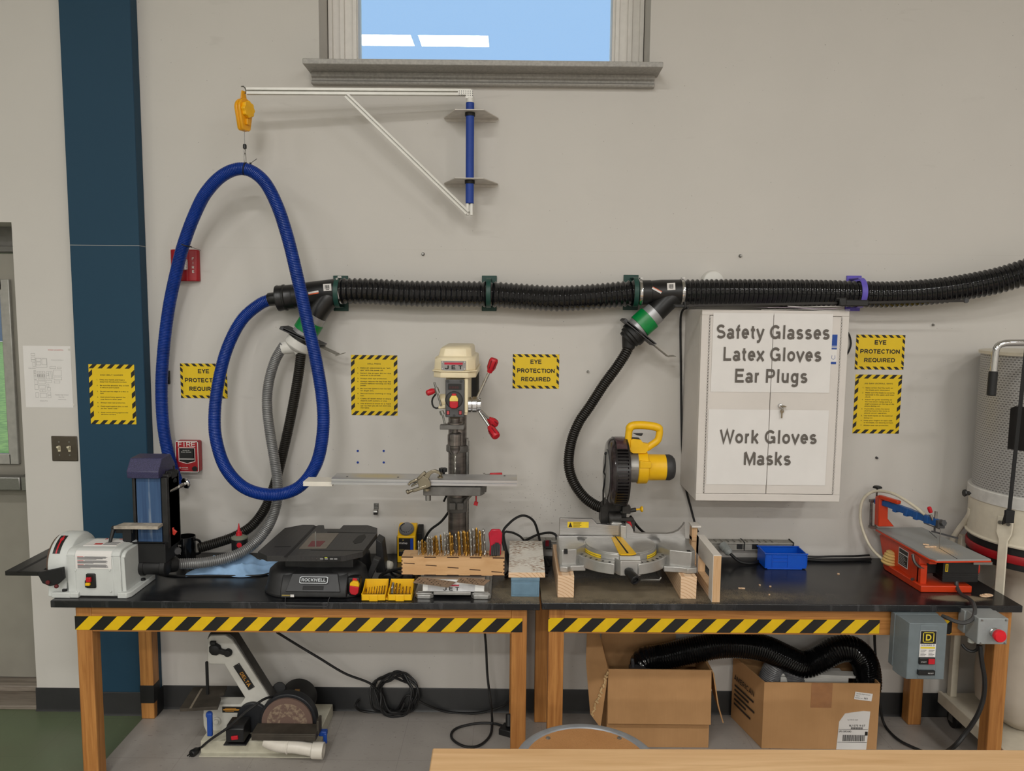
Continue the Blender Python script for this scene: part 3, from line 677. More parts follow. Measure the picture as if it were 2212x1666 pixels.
bz = at(529, 283, -0.2).z; tz = at(528, 207, -0.2).z
bx = at(527, 245, -0.2).x
BALY = mat('balancer_yellow', (238, 168, 22), 0.3, var=0.04)
t = thing('tool_balancer', 'yellow spring tool balancer hanging from the boom tip', 'balancer', (bx, -0.2, bz), R(70))
H = tz-bz
def tear(r, s): 
    po = []
    for i in range(13): a = PI*i/12; po.append((r*math.cos(a), H*0.62 + r*math.sin(a)))
    return po + [(-s, 0.008), (-s*0.7, 0), (s*0.7, 0), (s, 0.008)]
# local y axis faces out of the dial; outline in (x, z)
build('housing', MB().prism(tear(0.042, 0.025), -0.013, -0.0015).prism(tear(0.042, 0.025), 0.0015, 0.015).prism(tear(0.039, 0.023), -0.003, 0.003), BALY, t, bevel=0.004)
po = []
for i in range(64):
    a = 2*PI*i/64; r = 0.032*(1+0.07*math.cos(8*a)); po.append((r*math.cos(a), H*0.6+r*math.sin(a)))
build('tension_dial', MB().prism(po, -0.03, -0.012), mat('dial_yellow', (250, 186, 24), 0.35), t, bevel=0.003)
build('lock_lever', MB().box(-0.01, 0.01, -0.024, -0.012, H*0.16, H*0.34), BALY, t, bevel=0.003)
build('hanger_tab', MB().prism([(-0.018, H*0.9), (0.018, H*0.9), (0.01, H*1.14), (-0.01, H*1.14)], -0.003, 0.003), BALY, t, bevel=0.002)
hk = [(0, 0.0, H*1.06), (0.012, -0.004, H*1.1), (0.014, 0.0, H*1.2), (0.004, 0.0, H*1.27), (-0.012, 0, H*1.24)]
build('top_hook', cable(MB(), hk, 0.0024), STEEL, t)
zc = at(531, 315, -0.2).z - bz
build('cable', MB().tube([(0, 0, 0.003), (0.0, 0, zc)], 0.0014, 8), STEEL, t)
build('cable_stop', MB().lathe([(0.006, 0), (0.0075, -0.004), (0.0075, -0.017), (0.005, -0.018)], (0, 0, zc+0.006), (0, 0, 1), 16), BLACKP, t)
z3 = at(531, 332, -0.2).z-bz; z4 = at(533, 354, -0.2).z-bz
ring = [(0.0045*math.cos(a), 0, (zc-0.012+z3)/2 + (zc-0.012-z3)/2*math.sin(a)) for a in [2*PI*i/16 for i in range(16)]]
build('snap_ring', MB().tube(ring, 0.0016, 6, True), STEEL, t)
ring = [(0.006*math.cos(a), 0, (z3+z4)/2 + (z3+0.003-z4)/2*math.sin(a)) for a in [2*PI*i/16 for i in range(16)]]
build('snap_hook', MB().tube(ring, 0.0015, 6, True), STEEL, t)

# ---------------------------------------------------------------- hoses and duct
BLUEH = mat('blue_hose', (8, 50, 134), 0.3, var=0.1, vscale=12)
bp = [(590, 646, -.085), (562, 657, -.09), (523, 691, -.1), (492, 750, -.12), (473, 820, -.15), (464, 890, -.18), (467, 950, -.21), (488, 1012, -.25), (530, 1055, -.28), (590, 1069, -.3), (645, 1053, -.3), (682, 1005, -.3), (697, 940, -.3), (697, 870, -.29), (683, 780, -.28), (665, 700, -.27), (645, 610, -.26), (622, 515, -.24), (597, 440, -.22), (567, 388, -.205), (527, 365, -.2), (484, 377, -.195), (446, 415, -.18), (420, 465, -.15), (396, 530, -.125), (378, 600, -.1), (364, 670, -.075), (354, 750, -.065), (349, 830, -.06), (351, 900, -.06), (359, 960, -.06), (375, 1020, -.06), (388, 1054, -.055)]
solo('blue_vacuum_hose', hose(MB(), [at(*p) for p in bp], 0.0262, 0.0068, 0.0026, 20, (0.0, 0.85, 1.0, 0.85)), BLUEH, 'long ribbed blue hose looping down from the yellow balancer', 'hose')
def tie(pa, pb, r, yd, ang, tail, lab):
    m = MB(); c = at(*pa, yd); dr = (at(*pb, yd)-c).normalized()
    m.lathe([(r, -0.002), (r, 0.002), (r-0.002, 0.002), (r-0.002, -0.002)], c, dr, 24, closed=True)
    e = at(*tail[0]); f = at(*tail[1]); m.boxc(e, (0.007, 0.007, 0.006)); m.bar(e, f, 0.003, 0.0012)
    solo('cable_tie', m, BLACKM, lab, 'cable tie', 'cable ties on the blue hose')
tie((401, 530), (394, 555), 0.0272, -0.125, 0, ((411, 533, -0.15), (434, 541, -0.13)), 'black cable tie round the blue hose above the fire strobe')
tie((530, 365), (545, 368), 0.0272, -0.2, 0, ((541, 353, -0.2), (555, 343, -0.2)), 'dark cable tie at the top of the blue hose loop')

DUCT = mat('glossy_black_duct', (22, 22, 24), 0.08, var=0.3, vscale=90, bump=0.12, bscale=120)
BODY = mat('black_abs_fitting', (22, 22, 23), 0.35)
d1 = [(728, 629, -.085), (800, 629.5, -.085), (881, 634, -.085), (960, 635, -.085), (1056, 636, -.085), (1120, 640, -.085), (1202, 645, -.085), (1284, 641, -.085), (1370, 633, -.085)]
SPR = (0.0, 0.2, 0.75, 1.0, 0.75, 0.2)
solo('duct_hose', hose(MB(), [at(*p) for p in d1], 0.057, 0.0225, 0.0075, 28, SPR), DUCT, 'shiny black ribbed duct hose spanning between the two y fittings', 'duct hose', 'black duct hoses on the wall')
d2 = [(1470, 632, -.085), (1560, 631, -.085), (1684, 631.5, -.085), (1780, 633, -.085), (1859, 635.5, -.085), (1929, 636, -.09), (2033, 628, -.11), (2138, 610, -.14), (2208, 590, -.17), (2300, 556, -.22)]
solo('duct_hose', hose(MB(), [at(*p) for p in d2], 0.057, 0.0205, 0.0065, 28, SPR), DUCT, 'shiny black ribbed duct hose running over the cabinet and out of frame', 'duct hose', 'black duct hoses on the wall')

TAPEG = mat('green_tape', (0, 132, 62), 0.35, var=0.08)
DUCTT = mat('silver_duct_tape', (164, 164, 166), 0.35, 0.4)
LABELR = mat('orange_label', (214, 96, 52), 0.6)
def barcode(m, c, wd, h, tilt=0.0):
    "sticker on the front of a fitting: white patch and bars, facing -y"
    M0 = m.M; m.M = m.M @ Matrix.Translation(c) @ Matrix.Rotation(tilt, 4, 'Y')
    m.k = 0; m.box(-wd/2, wd/2, -0.0008, 0.004, -h/2, h/2); m.k = 1; x = -wd*0.3
    for bw in (2, 1, 3, 1, 2, 2, 1, 3, 1, 2, 1): m.box(x, x+bw*wd*0.02, -0.0011, 0.0, -h*0.2, h*0.32); x += wd*0.055
    m.box(-wd*0.22, wd*0.22, -0.0011, 0, -h*0.36, -h*0.28); m.M = M0
def fitting(label, A, B, bands, br0, br1, stick, small):
    L = at(*A, -.085)
    t = thing('y_fitting', label, 'pipe fitting', L, group='black y fittings in the duct')
    pa, pb = at(*A, -.085), at(*B, -.085); ax = (pb-pa).normalized(); ln = (pb-pa).length
    m = wm(t); m.lathe([(0.047, 0), (0.053, 0.004), (0.053, ln*0.25), (0.051, ln*0.26), (0.054, ln*0.5), (0.054, ln)], pa, ax, 32)
    build('pipe_body', m, BODY, t)
    q = [at(*p) for p in br0]
    m = wm(t); sp = spline(q, 0.008); m.tube(sp, [0.048 - 0.004*i/len(sp) if i < len(sp)*0.3 else 0.0465 for i in range(len(sp))], 28)
    build('branch', m, BODY, t)
    c0, c1 = at(*br1[0]), at(*br1[1]); d = (c1-c0).normalized(); l = (c1-c0).length
    m = wm(t); m.lathe([(0.0485, 0), (0.0485, l*0.34)], c0, d, 32); m.lathe([(0.0495, l*0.82), (0.0495, l)], c0, d, 32); build('duct_tape', m, DUCTT, t, label='') if False else build('duct_tape', m, DUCTT, t)
    m = wm(t); m.lathe([(0.0525, l*0.3), (0.0545, l*0.31), (0.0545, l*0.82), (0.0525, l*0.83)], c0, d, 32); build('tape_band', m, TAPEG, t)['label'] = 'bright green tape band'
    for px, py, tilt in bands:
        c = at(px, py, -.085); m = wm(t)
        m.lathe([(0.0575, -0.006), (0.0582, 0), (0.0575, 0.006), (0.055, 0.006), (0.055, -0.006)], c, ax, 32, closed=True)
        m.boxc(c + Vector((0.004, -0.005, 0.06)), (0.012, 0.02, 0.008)); m.cyl(c + Vector((0.0, -0.02, 0.061)), c + Vector((0.0, 0.012, 0.061)), 0.003, n=8)
        build('hose_clamp', m, CHROME, t)
    m = wm(t); barcode(m, at(*stick[0], -.139), 0.034, 0.03, R(-4)); build('barcode_sticker', m, [PAPER, INK], t)
    m = wm(t); m.M = m.M @ Matrix.Translation(at(*stick[1], -.141)) @ Matrix.Rotation(stick[2], 4, 'Y')
    m.box(-0.022, 0.022, -0.0008, 0.004, -0.005, 0.005); m.k = 1; m.box(-0.022, 0.022, -0.0012, 0.004, small*0.005-0.0025, small*0.005+0.0025 if small < 0 else 0.0055); build('warning_sticker', m, [PAPER, LABELR], t)
    return t
def gate(label, c, d, e0, e1, hookp, neck):
    "sliding blast gate: plate pair across the pipe and a pulled blade with a bent end"
    t = thing('blast_gate', label, 'blast gate', c, group='blast gates under the y fittings')
    u = (e1-e0).normalized(); w_ = (e1-e0).length; v = Vector((0, -1, 0))
    m = wm(t); mid = (e0+e1)/2
    rot = Matrix((u, v, u.cross(v))).transposed()
    for k in (-1, 1): m.boxc(mid + d*k*0.005, (w_, 0.115, 0.005), rot)
    m.boxc(e0 + u*0.008, (0.016, 0.115, 0.012), rot)
    build('gate_body', m, DKGREY, t, bevel=0.0015)
    m = wm(t); m.boxc((e1+hookp)/2 - u*0.02, ((hookp-e1).length+0.04, 0.07, 0.003), rot); m.bar(hookp, hookp + (-d)*0.022 + u*0.02, 0.07, 0.003, d)
    build('slide_blade', m, mat('galvanised_blade', (128, 124, 114), 0.4, 0.6), t)
    m = wm(t); m.lathe([(0.05, -0.006), (0.05, -neck)], mid, -d, 28) if False else m.lathe([(0.05, 0.006), (0.05, neck)], mid, d, 28); build('gate_neck', m, BODY, t)
    return t
# left fitting
fitting('black y fitting where the blue hose joins the duct', (600, 645), (736, 628), [(733, 629, 0)], [(716, 640, -.088), (706, 648, -.093), (690, 668, -.098), (679, 686, -.1)], [(682, 681, -.1), (655, 724, -.1)], [(707, 621), (677, 632), R(-11)], -1) \
    ; L0 = bpy.data.objects['y_fitting']
pa = at(600, 645, -.085); m = wm(L0); ax = (at(736, 628, -.085)-pa).normalized()
m.lathe([(0.026, -0.042), (0.029, -0.038), (0.029, 0.0), (0.05, 0.0)], pa, ax, 28); m.lathe([(0.056, 0.0), (0.057, 0.006), (0.055, 0.01), (0.054, 0.028), (0.0575, 0.03), (0.0575, 0.036), (0.053, 0.04)], pa, ax, 32)
build('reducer', m, BODY, L0)
e0, e1 = at(613, 707, -.1), at(698, 747, -.1); dd = (at(655, 724, -.1)-at(682, 681, -.1)).normalized()
gate('steel blast gate above the white splitter on the left', (e0+e1)/2, dd, e0, e1, at(728, 768, -.1), 0.022)
# white splitter
c = at(644, 742, -.1); e = (e0+e1)/2
t = thing('pipe_splitter', 'white plastic splitter feeding grey and black hoses', 'pipe fitting', c)
m = wm(t); s0 = e + dd*0.02; m.lathe([(0.058, 0), (0.058, 0.034), (0.05, 0.04), (0.034, 0.05)], s0, dd, 32)
build('socket', m, WHITEP, t, bevel=0.002)
for px, py, dx, dy in ((609, 753, -0.55, -1), (651, 762, -0.12, -1)):
    p = at(px, py, -.105); q = s0 + dd*0.025; m = wm(t)
    m.cyl(q.lerp(p, 0.2), p, 0.032, 0.026, 24); build('outlet', m, WHITEP, t)
GREYH = mat('grey_hose', (132, 132, 132), 0.3, 0.35, var=0.08)
BLKH = mat('black_brown_hose', (34, 31, 27), 0.4, var=0.15)
TT = 0.764
g = [at(614, 745, -.105), at(594, 780, -.11), at(580, 830, -.12), at(577, 880, -.13), at(584, 940, -.14), at(594, 1000, -.15), at(600, 1050, -.155), at(596, 1095, -.165), at(578, 1140, -.19), at(545, 1178, -.235), at(500, 1203, -.29), at(440, 1216, -.33), at(376, 1219, -.36)]
solo('grey_dust_hose', hose(MB(), g, 0.0225, 0.0078, 0.003, 18, (0.0, 0.85, 1.0, 0.85)), GREYH, 'grey ribbed hose from white splitter down to the bench sander', 'hose')
g = [at(651, 755, -.105), at(646, 800, -.1), at(636, 860, -.085), at(622, 930, -.07), at(606, 1000, -.06), at(592, 1050, -.055), at(574, 1096, -.06), at(545, 1135, -.075), at(505, 1160, -.09), at(465, 1174, -.1), at(430, 1184, -.11)]
solo('black_dust_hose', hose(MB(), g, 0.0225, 0.009, 0.004, 18, (0.0, 0.85, 1.0, 0.85)), BLKH, 'brownish black ribbed hose crossing behind the grey hose', 'hose')
# right fitting
fitting('black y fitting with orange sticker left of the white cabinet', (1382, 632), (1474, 631), [(1382, 632, 0), (1472, 631, 0)], [(1452, 640, -.088), (1440, 650, -.093), (1422, 668, -.098), (1408, 683, -.1)], [(1416, 675, -.1), (1374, 712, -.1)], [(1450, 619), (1419, 627), R(27)], 1)
e0, e1 = at(1345, 690, -.1), at(1411, 744, -.1); dd = (at(1374, 712, -.1)-at(1416, 675, -.1)).normalized()
gate('dark blast gate feeding the miter saw hose', (e0+e1)/2, dd, e0, e1, at(1441, 770, -.1), 0.014)
c = (e0+e1)/2; m = MB(); s0 = at(1376, 715, -.1)+dd*0.012
m.lathe([(0.053, 0.0), (0.056, 0.004), (0.056, 0.02), (0.05, 0.022), (0.05, 0.034), (0.043, 0.038), (0.04, 0.05)], s0, dd, 32)
m.cyl(s0 + dd*0.03, at(1357, 753, -.105), 0.034, 0.026, 24)
solo('hose_reducer', m, RUBBER, 'black rubber reducer under the dark blast gate', 'pipe fitting', bevel=0.0015)
g = [at(1360, 745, -.105), at(1350, 766, -.105), at(1331, 795, -.1), at(1304.5, 831, -.09), at(1274, 878, -.085), at(1252, 910, -.085), at(1237, 945, -.09), at(1229, 985, -.1), at(1230, 1015, -.11), at(1240, 1044, -.12), at(1260, 1072, -.14), at(1283, 1090, -.165), at(1304, 1099, -.19)]
solo('saw_dust_hose', hose(MB(), g, 0.0235, 0.0095, 0.0042, 18, (0.0, 0.85, 1.0, 0.85)), BLKH, 'black ribbed hose curving from the duct down to the miter saw', 'hose')

# hangers
GREENP = mat('dark_green_bracket', (22, 66, 58), 0.45, var=0.05)
PURP = mat('purple_bracket', (98, 84, 186), 0.45, var=0.04)
def hanger(px, py, strap_dx, mt_, lab, r=0.061, w2=0.01, tilt=0.0):
    p = at(px, py, 0); t = thing('hose_hanger', lab, 'hose hanger', (p.x, 0, p.z-0.07), group='printed duct hangers')
    m = MB().box(-0.033, 0.033, -0.008, 0, -0.008, 0.148); build('back_plate', m, mt_, t, bevel=0.002)
    m = MB(); x = strap_dx; arc = []
    for i in range(25):
        a = R(-70 + 320*i/24 - 90 + 90); a = R(70) - R(320)*i/24 if False else R(-200 + 220*i/24 + 80)
        arc.append((a,))
    po = [(-0.006, 0.135)] + [(-0.085 - (r+0.004)*math.cos(R(-80+160*i/20)), 0.07 - (r+0.004)*math.sin(R(-80+160*i/20)) * -1) for i in range(20, -1, -1)] + [(-0.006, 0.006)]
    pi_ = [(-0.006, 0.012)] + [(-0.085 - r*math.cos(R(-80+160*i/20)), 0.07 + r*math.sin(R(-80+160*i/20))) for i in range(0, 21)] + [(-0.006, 0.129)]
    n = len(po); vs = []
    for h in (x-w2, x+w2): vs += [(h, q[0], q[1]) for q in po] + [(h, q[0], q[1]) for q in reversed(pi_)]
    fs = []
    for s in range(2):
        for i in range(n-1): fs.append((s*2*n+i, s*2*n+i+1, s*2*n+n+i+1, s*2*n+n+i))
    for i in range(n-1):
        fs.append((i, i+1, 2*n+i+1, 2*n+i)); fs.append((n+i, n+i+1, 3*n+i+1, 3*n+i))
    fs += [(0, n, 3*n, 2*n), (n-1, 2*n-1, 4*n-1, 3*n-1)]
    m.add(vs, fs); build('strap', m, mt_, t, bevel=0.001)
    return t
hanger(737, 634, 0.0065, GREENP, 'dark green duct hanger next to the left y fitting')
hanger(1057, 634, 0.0, GREENP, 'dark green duct hanger in the middle of the long duct hose')
hanger(1362, 632, 0.006, GREENP, 'dark green duct hanger left of the y fitting near the cabinet')
hanger(1842, 634, -0.012, PURP, 'purple duct hanger above the right side of the white cabinet', 0.062, 0.012)
p = at(1538, 597, 0)
solo('white_pipe_flange', MB().lathe([(0.05, 0), (0.05, 0.012), (0.046, 0.03), (0.04, 0.034)], (p.x, -0.001, p.z-0.025), (0, -1, 0), 36), WHITEP, 'round white cap on the wall half hidden behind the duct hose', 'cap', bevel=0.002)

# ---------------------------------------------------------------- white wall cabinet
CABW = mat('white_enamel', (214, 208, 202), 0.42, var=0.02, vscale=6)
cx0, cx1, cyf = 0.771, 1.372, -0.302
cz0, cz1 = 1.099, 1.893
t = thing('wall_cabinet', 'white two-door metal wall cabinet with paper notices', 'cabinet', ((cx0+cx1)/2, 0, cz0))
hw, ch = (cx1-cx0)/2, cz1-cz0
fr = 0.03
m = MB().box(-hw, hw, cyf+0.02, 0, 0, ch).box(-hw, hw, cyf, cyf+0.02, 0, fr).box(-hw, hw, cyf, cyf+0.02, ch-0.022, ch).box(-hw, -hw+0.032, cyf, cyf+0.02, fr, ch-0.022).box(hw-0.03, hw, cyf, cyf+0.02, fr, ch-0.022)
build('body', m, CABW, t, bevel=0.002)
sp = at(1663, 870, cyf).x - (cx0+cx1)/2
for nm, a, b, lft in (('door', -hw+0.034, sp-0.0013, 1), ('door', sp+0.0013, hw-0.032, 0)):
    d = build(nm, MB().box(a, b, cyf-0.001, cyf+0.018, fr+0.002, ch-0.024), CABW, t, bevel=0.0015)
    hx = a-0.001 if lft else b+0.001
    mm = MB()
    for i in range(60): mm.box(hx-0.003, hx+0.003, cyf-0.0035, cyf+0.002, fr+0.008+i*0.0122, fr+0.0155+i*0.0122)
    build('hinge', mm, mat('hinge_steel', (176, 172, 168), 0.4, 0.3), d)
m = MB(); lx = at(1685, 877, cyf).x - (cx0+cx1)/2; lz = at(1685, 877, cyf).z - cz0
build('lock', MB().lathe([(0.0105, 0), (0.0105, 0.003), (0.008, 0.009), (0.004, 0.01)], (lx, cyf-0.001, lz), (0, -1, 0), 20), CHROME, t)
KEYM = mat('nickel_key', (140, 128, 108), 0.35, 0.7)
t2 = thing('key_ring', 'pair of keys hanging from the white cabinet lock', 'keys', (lx+(cx0+cx1)/2+0.004, cyf-0.016, cz0+lz-0.05))
m = MB(); m.M = Matrix.Translation((-0.004, 0, 0.05))
m.prism([(0, 0.002), (0.01, 0.004), (0.018, 0.001), (0.018, -0.002), (0.01, -0.003), (0, -0.002)], -0.008, 0.004); build('key', m, KEYM, t2)
ring = [(0.0045*math.cos(2*PI*i/16)+0.001, 0, 0.0395+0.007*math.sin(2*PI*i/16)) for i in range(16)]
build('ring', MB().tube(ring, 0.0008, 6, True), STEEL, t2)
m = MB().prism([(-0.003, 0.002), (0.0, 0.0), (0.003, 0.002), (0.003, 0.02), (0.008, 0.027), (0.008, 0.034), (0.003, 0.038), (-0.003, 0.038), (-0.007, 0.033), (-0.007, 0.027), (-0.003, 0.02)], 0.001, 0.0025); build('key', m, KEYM, t2, bevel=0.0003)
TXTG = mat('dark_grey_print', (98, 92, 86), 0.7, var=0.02)
def notice(lab, x0, y0, x1, y1, lines):
    yy = cyf-0.002
    a, b = at(x0, y0, yy), at(x1, y1, yy); wd, h = b.x-a.x, a.z-b.z; cxn = (a.x+b.x)/2; s_ = sp + (cx0+cx1)/2 - cxn
    m = MB()
    for q0, q1 in ((-wd/2, s_-0.0015), (s_+0.0015, wd/2)):
        m.grid(q0, q1, 0, h, 6, 6, lambda x, z: (x, -0.0008-0.0012*abs(math.sin(x*37+z*11))*(0.3+z/h), z))
    m.k = 1
    for s, xa, ya, xb in lines:
        pa, pb = at(xa, ya, yy), at(xb, ya, yy)
        m.text(s, 0.078, (pa.x+pb.x)/2-cxn, pa.z-b.z, -0.0042, 'CENTER', 0.014, pb.x-pa.x)
    o = build('paper_notice', m, [PAPER, TXTG], angle=60, normals=False); o.location = (cxn, yy, b.z)
    tag(o, lab, 'paper', 'paper notices on the cabinet doors')
notice('white notice on cabinet reading safety glasses, latex gloves, ear plugs', 1541, 676, 1791, 849, [('Safety Glasses', 1546, 731, 1792), ('Latex Gloves', 1561, 779, 1774), ('Ear Plugs', 1586, 826, 1744)])
notice('white notice on cabinet reading work gloves, masks', 1531, 884, 1782, 1049, [('Work Gloves', 1554, 957, 1764), ('Masks', 1605, 1004, 1708)])
a, b = at(1794, 723, cyf-0.002), at(1808, 787, cyf-0.002); h = a.z-b.z
m = MB().box(-0.0135, 0.0135, -0.0008, 0, 0, h); m.k = 1
for f0, f1 in ((0.0, 0.08), (0.5, 0.55), (0.57, 0.6), (0.62, 1.0)): m.box(-0.0125, 0.0125, -0.0012, 0, h*f0, h*f1)
m.tube([(-0.006, -0.001, h*0.3), (-0.007, -0.001, h*0.2), (0.0, -0.001, h*0.16), (0.007, -0.001, h*0.2), (0.006, -0.001, h*0.3)], 0.0008, 5)
o = build('sticker', m, [PAPER, mat('print_blue', (16, 66, 150), 0.5)], flat=True); o.location = ((a.x+b.x)/2, cyf-0.0012, b.z)
tag(o, 'narrow blue and white sticker on right door of white cabinet', 'sticker')
# on top of the cabinet
for i, (x0, x1, dz) in enumerate(((1640, 1830, 0), (1655, 1815, 1), (1700, 1812, 2))):
    a, b = at(x0, 660, -0.26), at(x1, 660, -0.26); z = cz1 + 0.0005 + dz*0.0065
    m = MB().grid(a.x, b.x, -0.29+dz*0.01, -0.06, 8, 3, lambda x, y, z=z, i=i: (x, y, z+0.002*(1+math.sin(x*23+i))))
    m.v += [v + Vector((0, 0, 0.0022)) for v in list(m.v)]; n = len(m.v)//2; m.f += [tuple(q+n for q in f) for f in m.f]; m.mi += [0]*len(m.mi)
    bo = [(j, j+1) for j in range(8)]
    m.f += [(p, q, q+n, p+n) for p, q in bo]; m.mi += [0]*8
    solo('paper_stack', m, mat('lilac_paper', (206, 190, 204), 0.7, var=0.1) if i == 1 else PAPER, ('lowest loose sheets on top of the white cabinet', 'lilac sheets in the middle of the pile on top of the cabinet', 'topmost short sheets of the pile on top of the cabinet')[i], 'paper', 'loose sheets on the cabinet top', normals=False)
pa, pb = at(1462, 661, -0.325), at(2090, 650, -0.325)
t = thing('bar_clamp', 'long black bar clamp lying along the top of the cabinet', 'clamp', pa)
m = wm(t); m.bar(pa, pb, 0.006, 0.01); build('bar', m, mat('dark_bar', (52, 50, 48), 0.4, 0.6), t, bevel=0.001)
m = wm(t); j = at(1841, 655, -0.325); m.boxc(j, (0.12, 0.035, 0.026)); m.boxc(j + Vector((-0.045, 0, 0.004)), (0.03, 0.04, 0.034)); build('sliding_jaw', m, BLACKP, t, bevel=0.005)
m = wm(t); m.boxc(pa + Vector((0.012, 0, 0)), (0.05, 0.03, 0.013)); m.boxc(pa + Vector((0.03, 0, 0.004)), (0.008, 0.034, 0.028)); build('fixed_jaw', m, BLACKP, t, bevel=0.003)
m = wm(t); m.cyl(pb + Vector((-0.006, -0.005, 0)), pb + Vector((-0.006, 0.005, 0)), 0.009, n=14); build('end_stop', m, DKGREY, t)
# cords at the cabinet
solo('power_cord', cable(MB(), [at(1486, 664, -.1), at(1474, 672, -.05), at(1470, 700, -.012), at(1471, 800, -.01), at(1472, 900, -.01), at(1474, 980, -.01), at(1481, 1050, -.012), at(1493, 1100, -.02), at(1503, 1137, -.04), at(1508, 1150, -.05)], 0.005), BLACKM, 'black power cord running down the wall beside the white cabinet', 'cord')
solo('power_cord', cable(MB(), [at(1830, 715, -.01), at(1836, 728, -.008), at(1838, 745, -.008), at(1832, 762, -.01), at(1826, 768, -.015)], 0.004), BLACKM, 'short loop of black cord peeping out right of the cabinet', 'cord')
# ---------------------------------------------------------------- the two benches
def bench_mat():
    t = NT('black_bench_resin').set(0.26, spec=0.5)
    v = t.coord('World'); x, y, z = t.sep(v)
    def blob(cx, cy, sx, sy, amp):
        a = t.math('MULTIPLY', t.math('SUBTRACT', x, cx), 1/sx); b = t.math('MULTIPLY', t.math('SUBTRACT', y, cy), 1/sy)
        d = t.math('ADD', t.math('MULTIPLY', a, a), t.math('MULTIPLY', b, b))
        return t.math('MULTIPLY', t.math('POWER', 2.718, t.math('MULTIPLY', d, -1.0)), amp)
    fine = t.noise(v, 420, 2, 0.6); mid = t.noise(v, 26, 4, 0.6); big = t.noise(t.coord('World', (1, 2.2, 1), rot=(0, 0, 0.4)), 7, 4, 0.6)
    amt = t.math('ADD', blob(0.46, -0.46, 0.36, 0.2, 0.60), t.math('ADD', blob(0.02, -0.45, 0.2, 0.22, 0.44), t.math('ADD', blob(1.78, -0.5, 0.11, 0.035, 0.95), t.math('ADD', blob(1.05, -0.5, 0.35, 0.1, 0.34), 0.06))))
    amt = t.math('ADD', amt, t.math('MULTIPLY', t.math('SUBTRACT', mid, 0.5), 0.3))
    thr = t.math('SUBTRACT', 0.86, t.math('MULTIPLY', amt, 0.95))
    nzz = t.sep(t.node('ShaderNodeNewGeometry').outputs['Normal'])[2]
    msk = t.math('MULTIPLY', t.math('MULTIPLY', t.math('SUBTRACT', fine, thr), 6.0), t.math('GREATER_THAN', nzz, 0.7))
    mk = t.node('ShaderNodeClamp'); t.link(msk, mk.inputs[0])
    scr = t.noise(t.coord('World', (5, 40, 1), rot=(0, 0, 0.6)), 3, 5, 0.65, 1.2)
    c = t.mix(t.ramp(scr, (0.56, (0, 0, 0)), (0.76, (0.5, 0.5, 0.5))), rgb((26, 27, 30)), rgb((92, 92, 94)))
    c = t.mix(t.ramp(big, (0.5, (0, 0, 0)), (0.8, (0.4, 0.4, 0.4))), c, rgb((70, 66, 60)))
    c = t.mix(t.math('MULTIPLY', mk.outputs[0], 0.85), c, rgb((146, 132, 108)))
    t.col(c)
    r = t.mix(mk.outputs[0], (0.24, 0.24, 0.24, 1), (0.9, 0.9, 0.9, 1)); t.link(r, t.b.inputs['Roughness'])
    return t.m
BTOP = bench_mat()
TAPEM = [mat('hazard_yellow', (224, 184, 14), 0.4, var=0.03), mat('hazard_black', (26, 25, 24), 0.3)]
def bench(label, xl, yf, L, D, rz, legs, boots, tapes, back=True):
    t = thing('workbench', label, 'workbench', (xl, yf, 0), rz, 'oak benches with black tops')
    zt = TT
    build('bench_top', MB().box(0, L, 0, D, zt-0.028, zt), BTOP, t, bevel=0.003)
    za = at(640, 1367, -0.575).z
    LW = 0.06
    for (x0, y0), bt in zip(legs, boots):
        m = MB().box(x0, x0+LW, y0, y0+LW, bt, zt-0.028); lg = build('leg', m, OAK_Z, t, bevel=0.003)
        if bt: build('boot', MB().box(x0-0.002, x0+LW+0.002, y0-0.002, y0+LW+0.002, 0, bt), RUBBER, lg, bevel=0.002)
    fx0, fx1 = legs[0][0], legs[1][0]
    yb = legs[2][1]
    build('apron', MB().box(fx0+LW, fx1, 0.032, 0.052, za, zt-0.028), OAK_X, t, bevel=0.002)
    build('apron', MB().box(fx0+LW, fx1, yb+0.035, yb+0.055, za, zt-0.028), OAK_X, t, bevel=0.002)
    for x0 in (fx0+0.01, fx1+0.028): build('apron', MB().box(x0, x0+0.02, 0.09, yb, za, zt-0.028), OAK_X, t, bevel=0.002)
    tz0, tz1 = at(640, 1362.5, -0.575).z, at(640, 1333, -0.575).z
    for a, b, ph in tapes:
        m = MB().box(a, b, 0.0285, 0.0305, tz0, tz1); m.k = 1
        m.stripes(a, b, tz0, tz1, 0.1085, 1, ph, 0.5, 0.028)
        build('hazard_tape', m, TAPEM, t, flat=True)['label'] = 'yellow and black striped tape'
    return t
b1 = bench('long bench on the left carrying the bench sander and drill press', -1.752, -0.618, 1.868, 0.59, 0.0112,
      [(0.077, 0.03), (1.76, 0.03), (0.075, 0.52), (1.76, 0.50)], [0, 0.105, 0, 0.0], [(0.074, 1.802, 0.054)])
bb = bpy.data.objects['leg.002']
build('leg_tape', MB().box(0.073, 0.137, 0.518, 0.582, 0.075, 0.16), RUBBER, bb, bevel=0.002)
b2 = bench('long bench on the right carrying the miter saw and scroll saw', 0.123, -0.59, 1.864, 0.565, 0.0102,
      [(0.03, 0.03), (1.785, 0.03), (0.0, 0.495), (1.72, 0.49)], [0, 0, 0.0, 0.0], [(0.028, 1.325, 0.006), (1.55, 1.61, 0.0)])

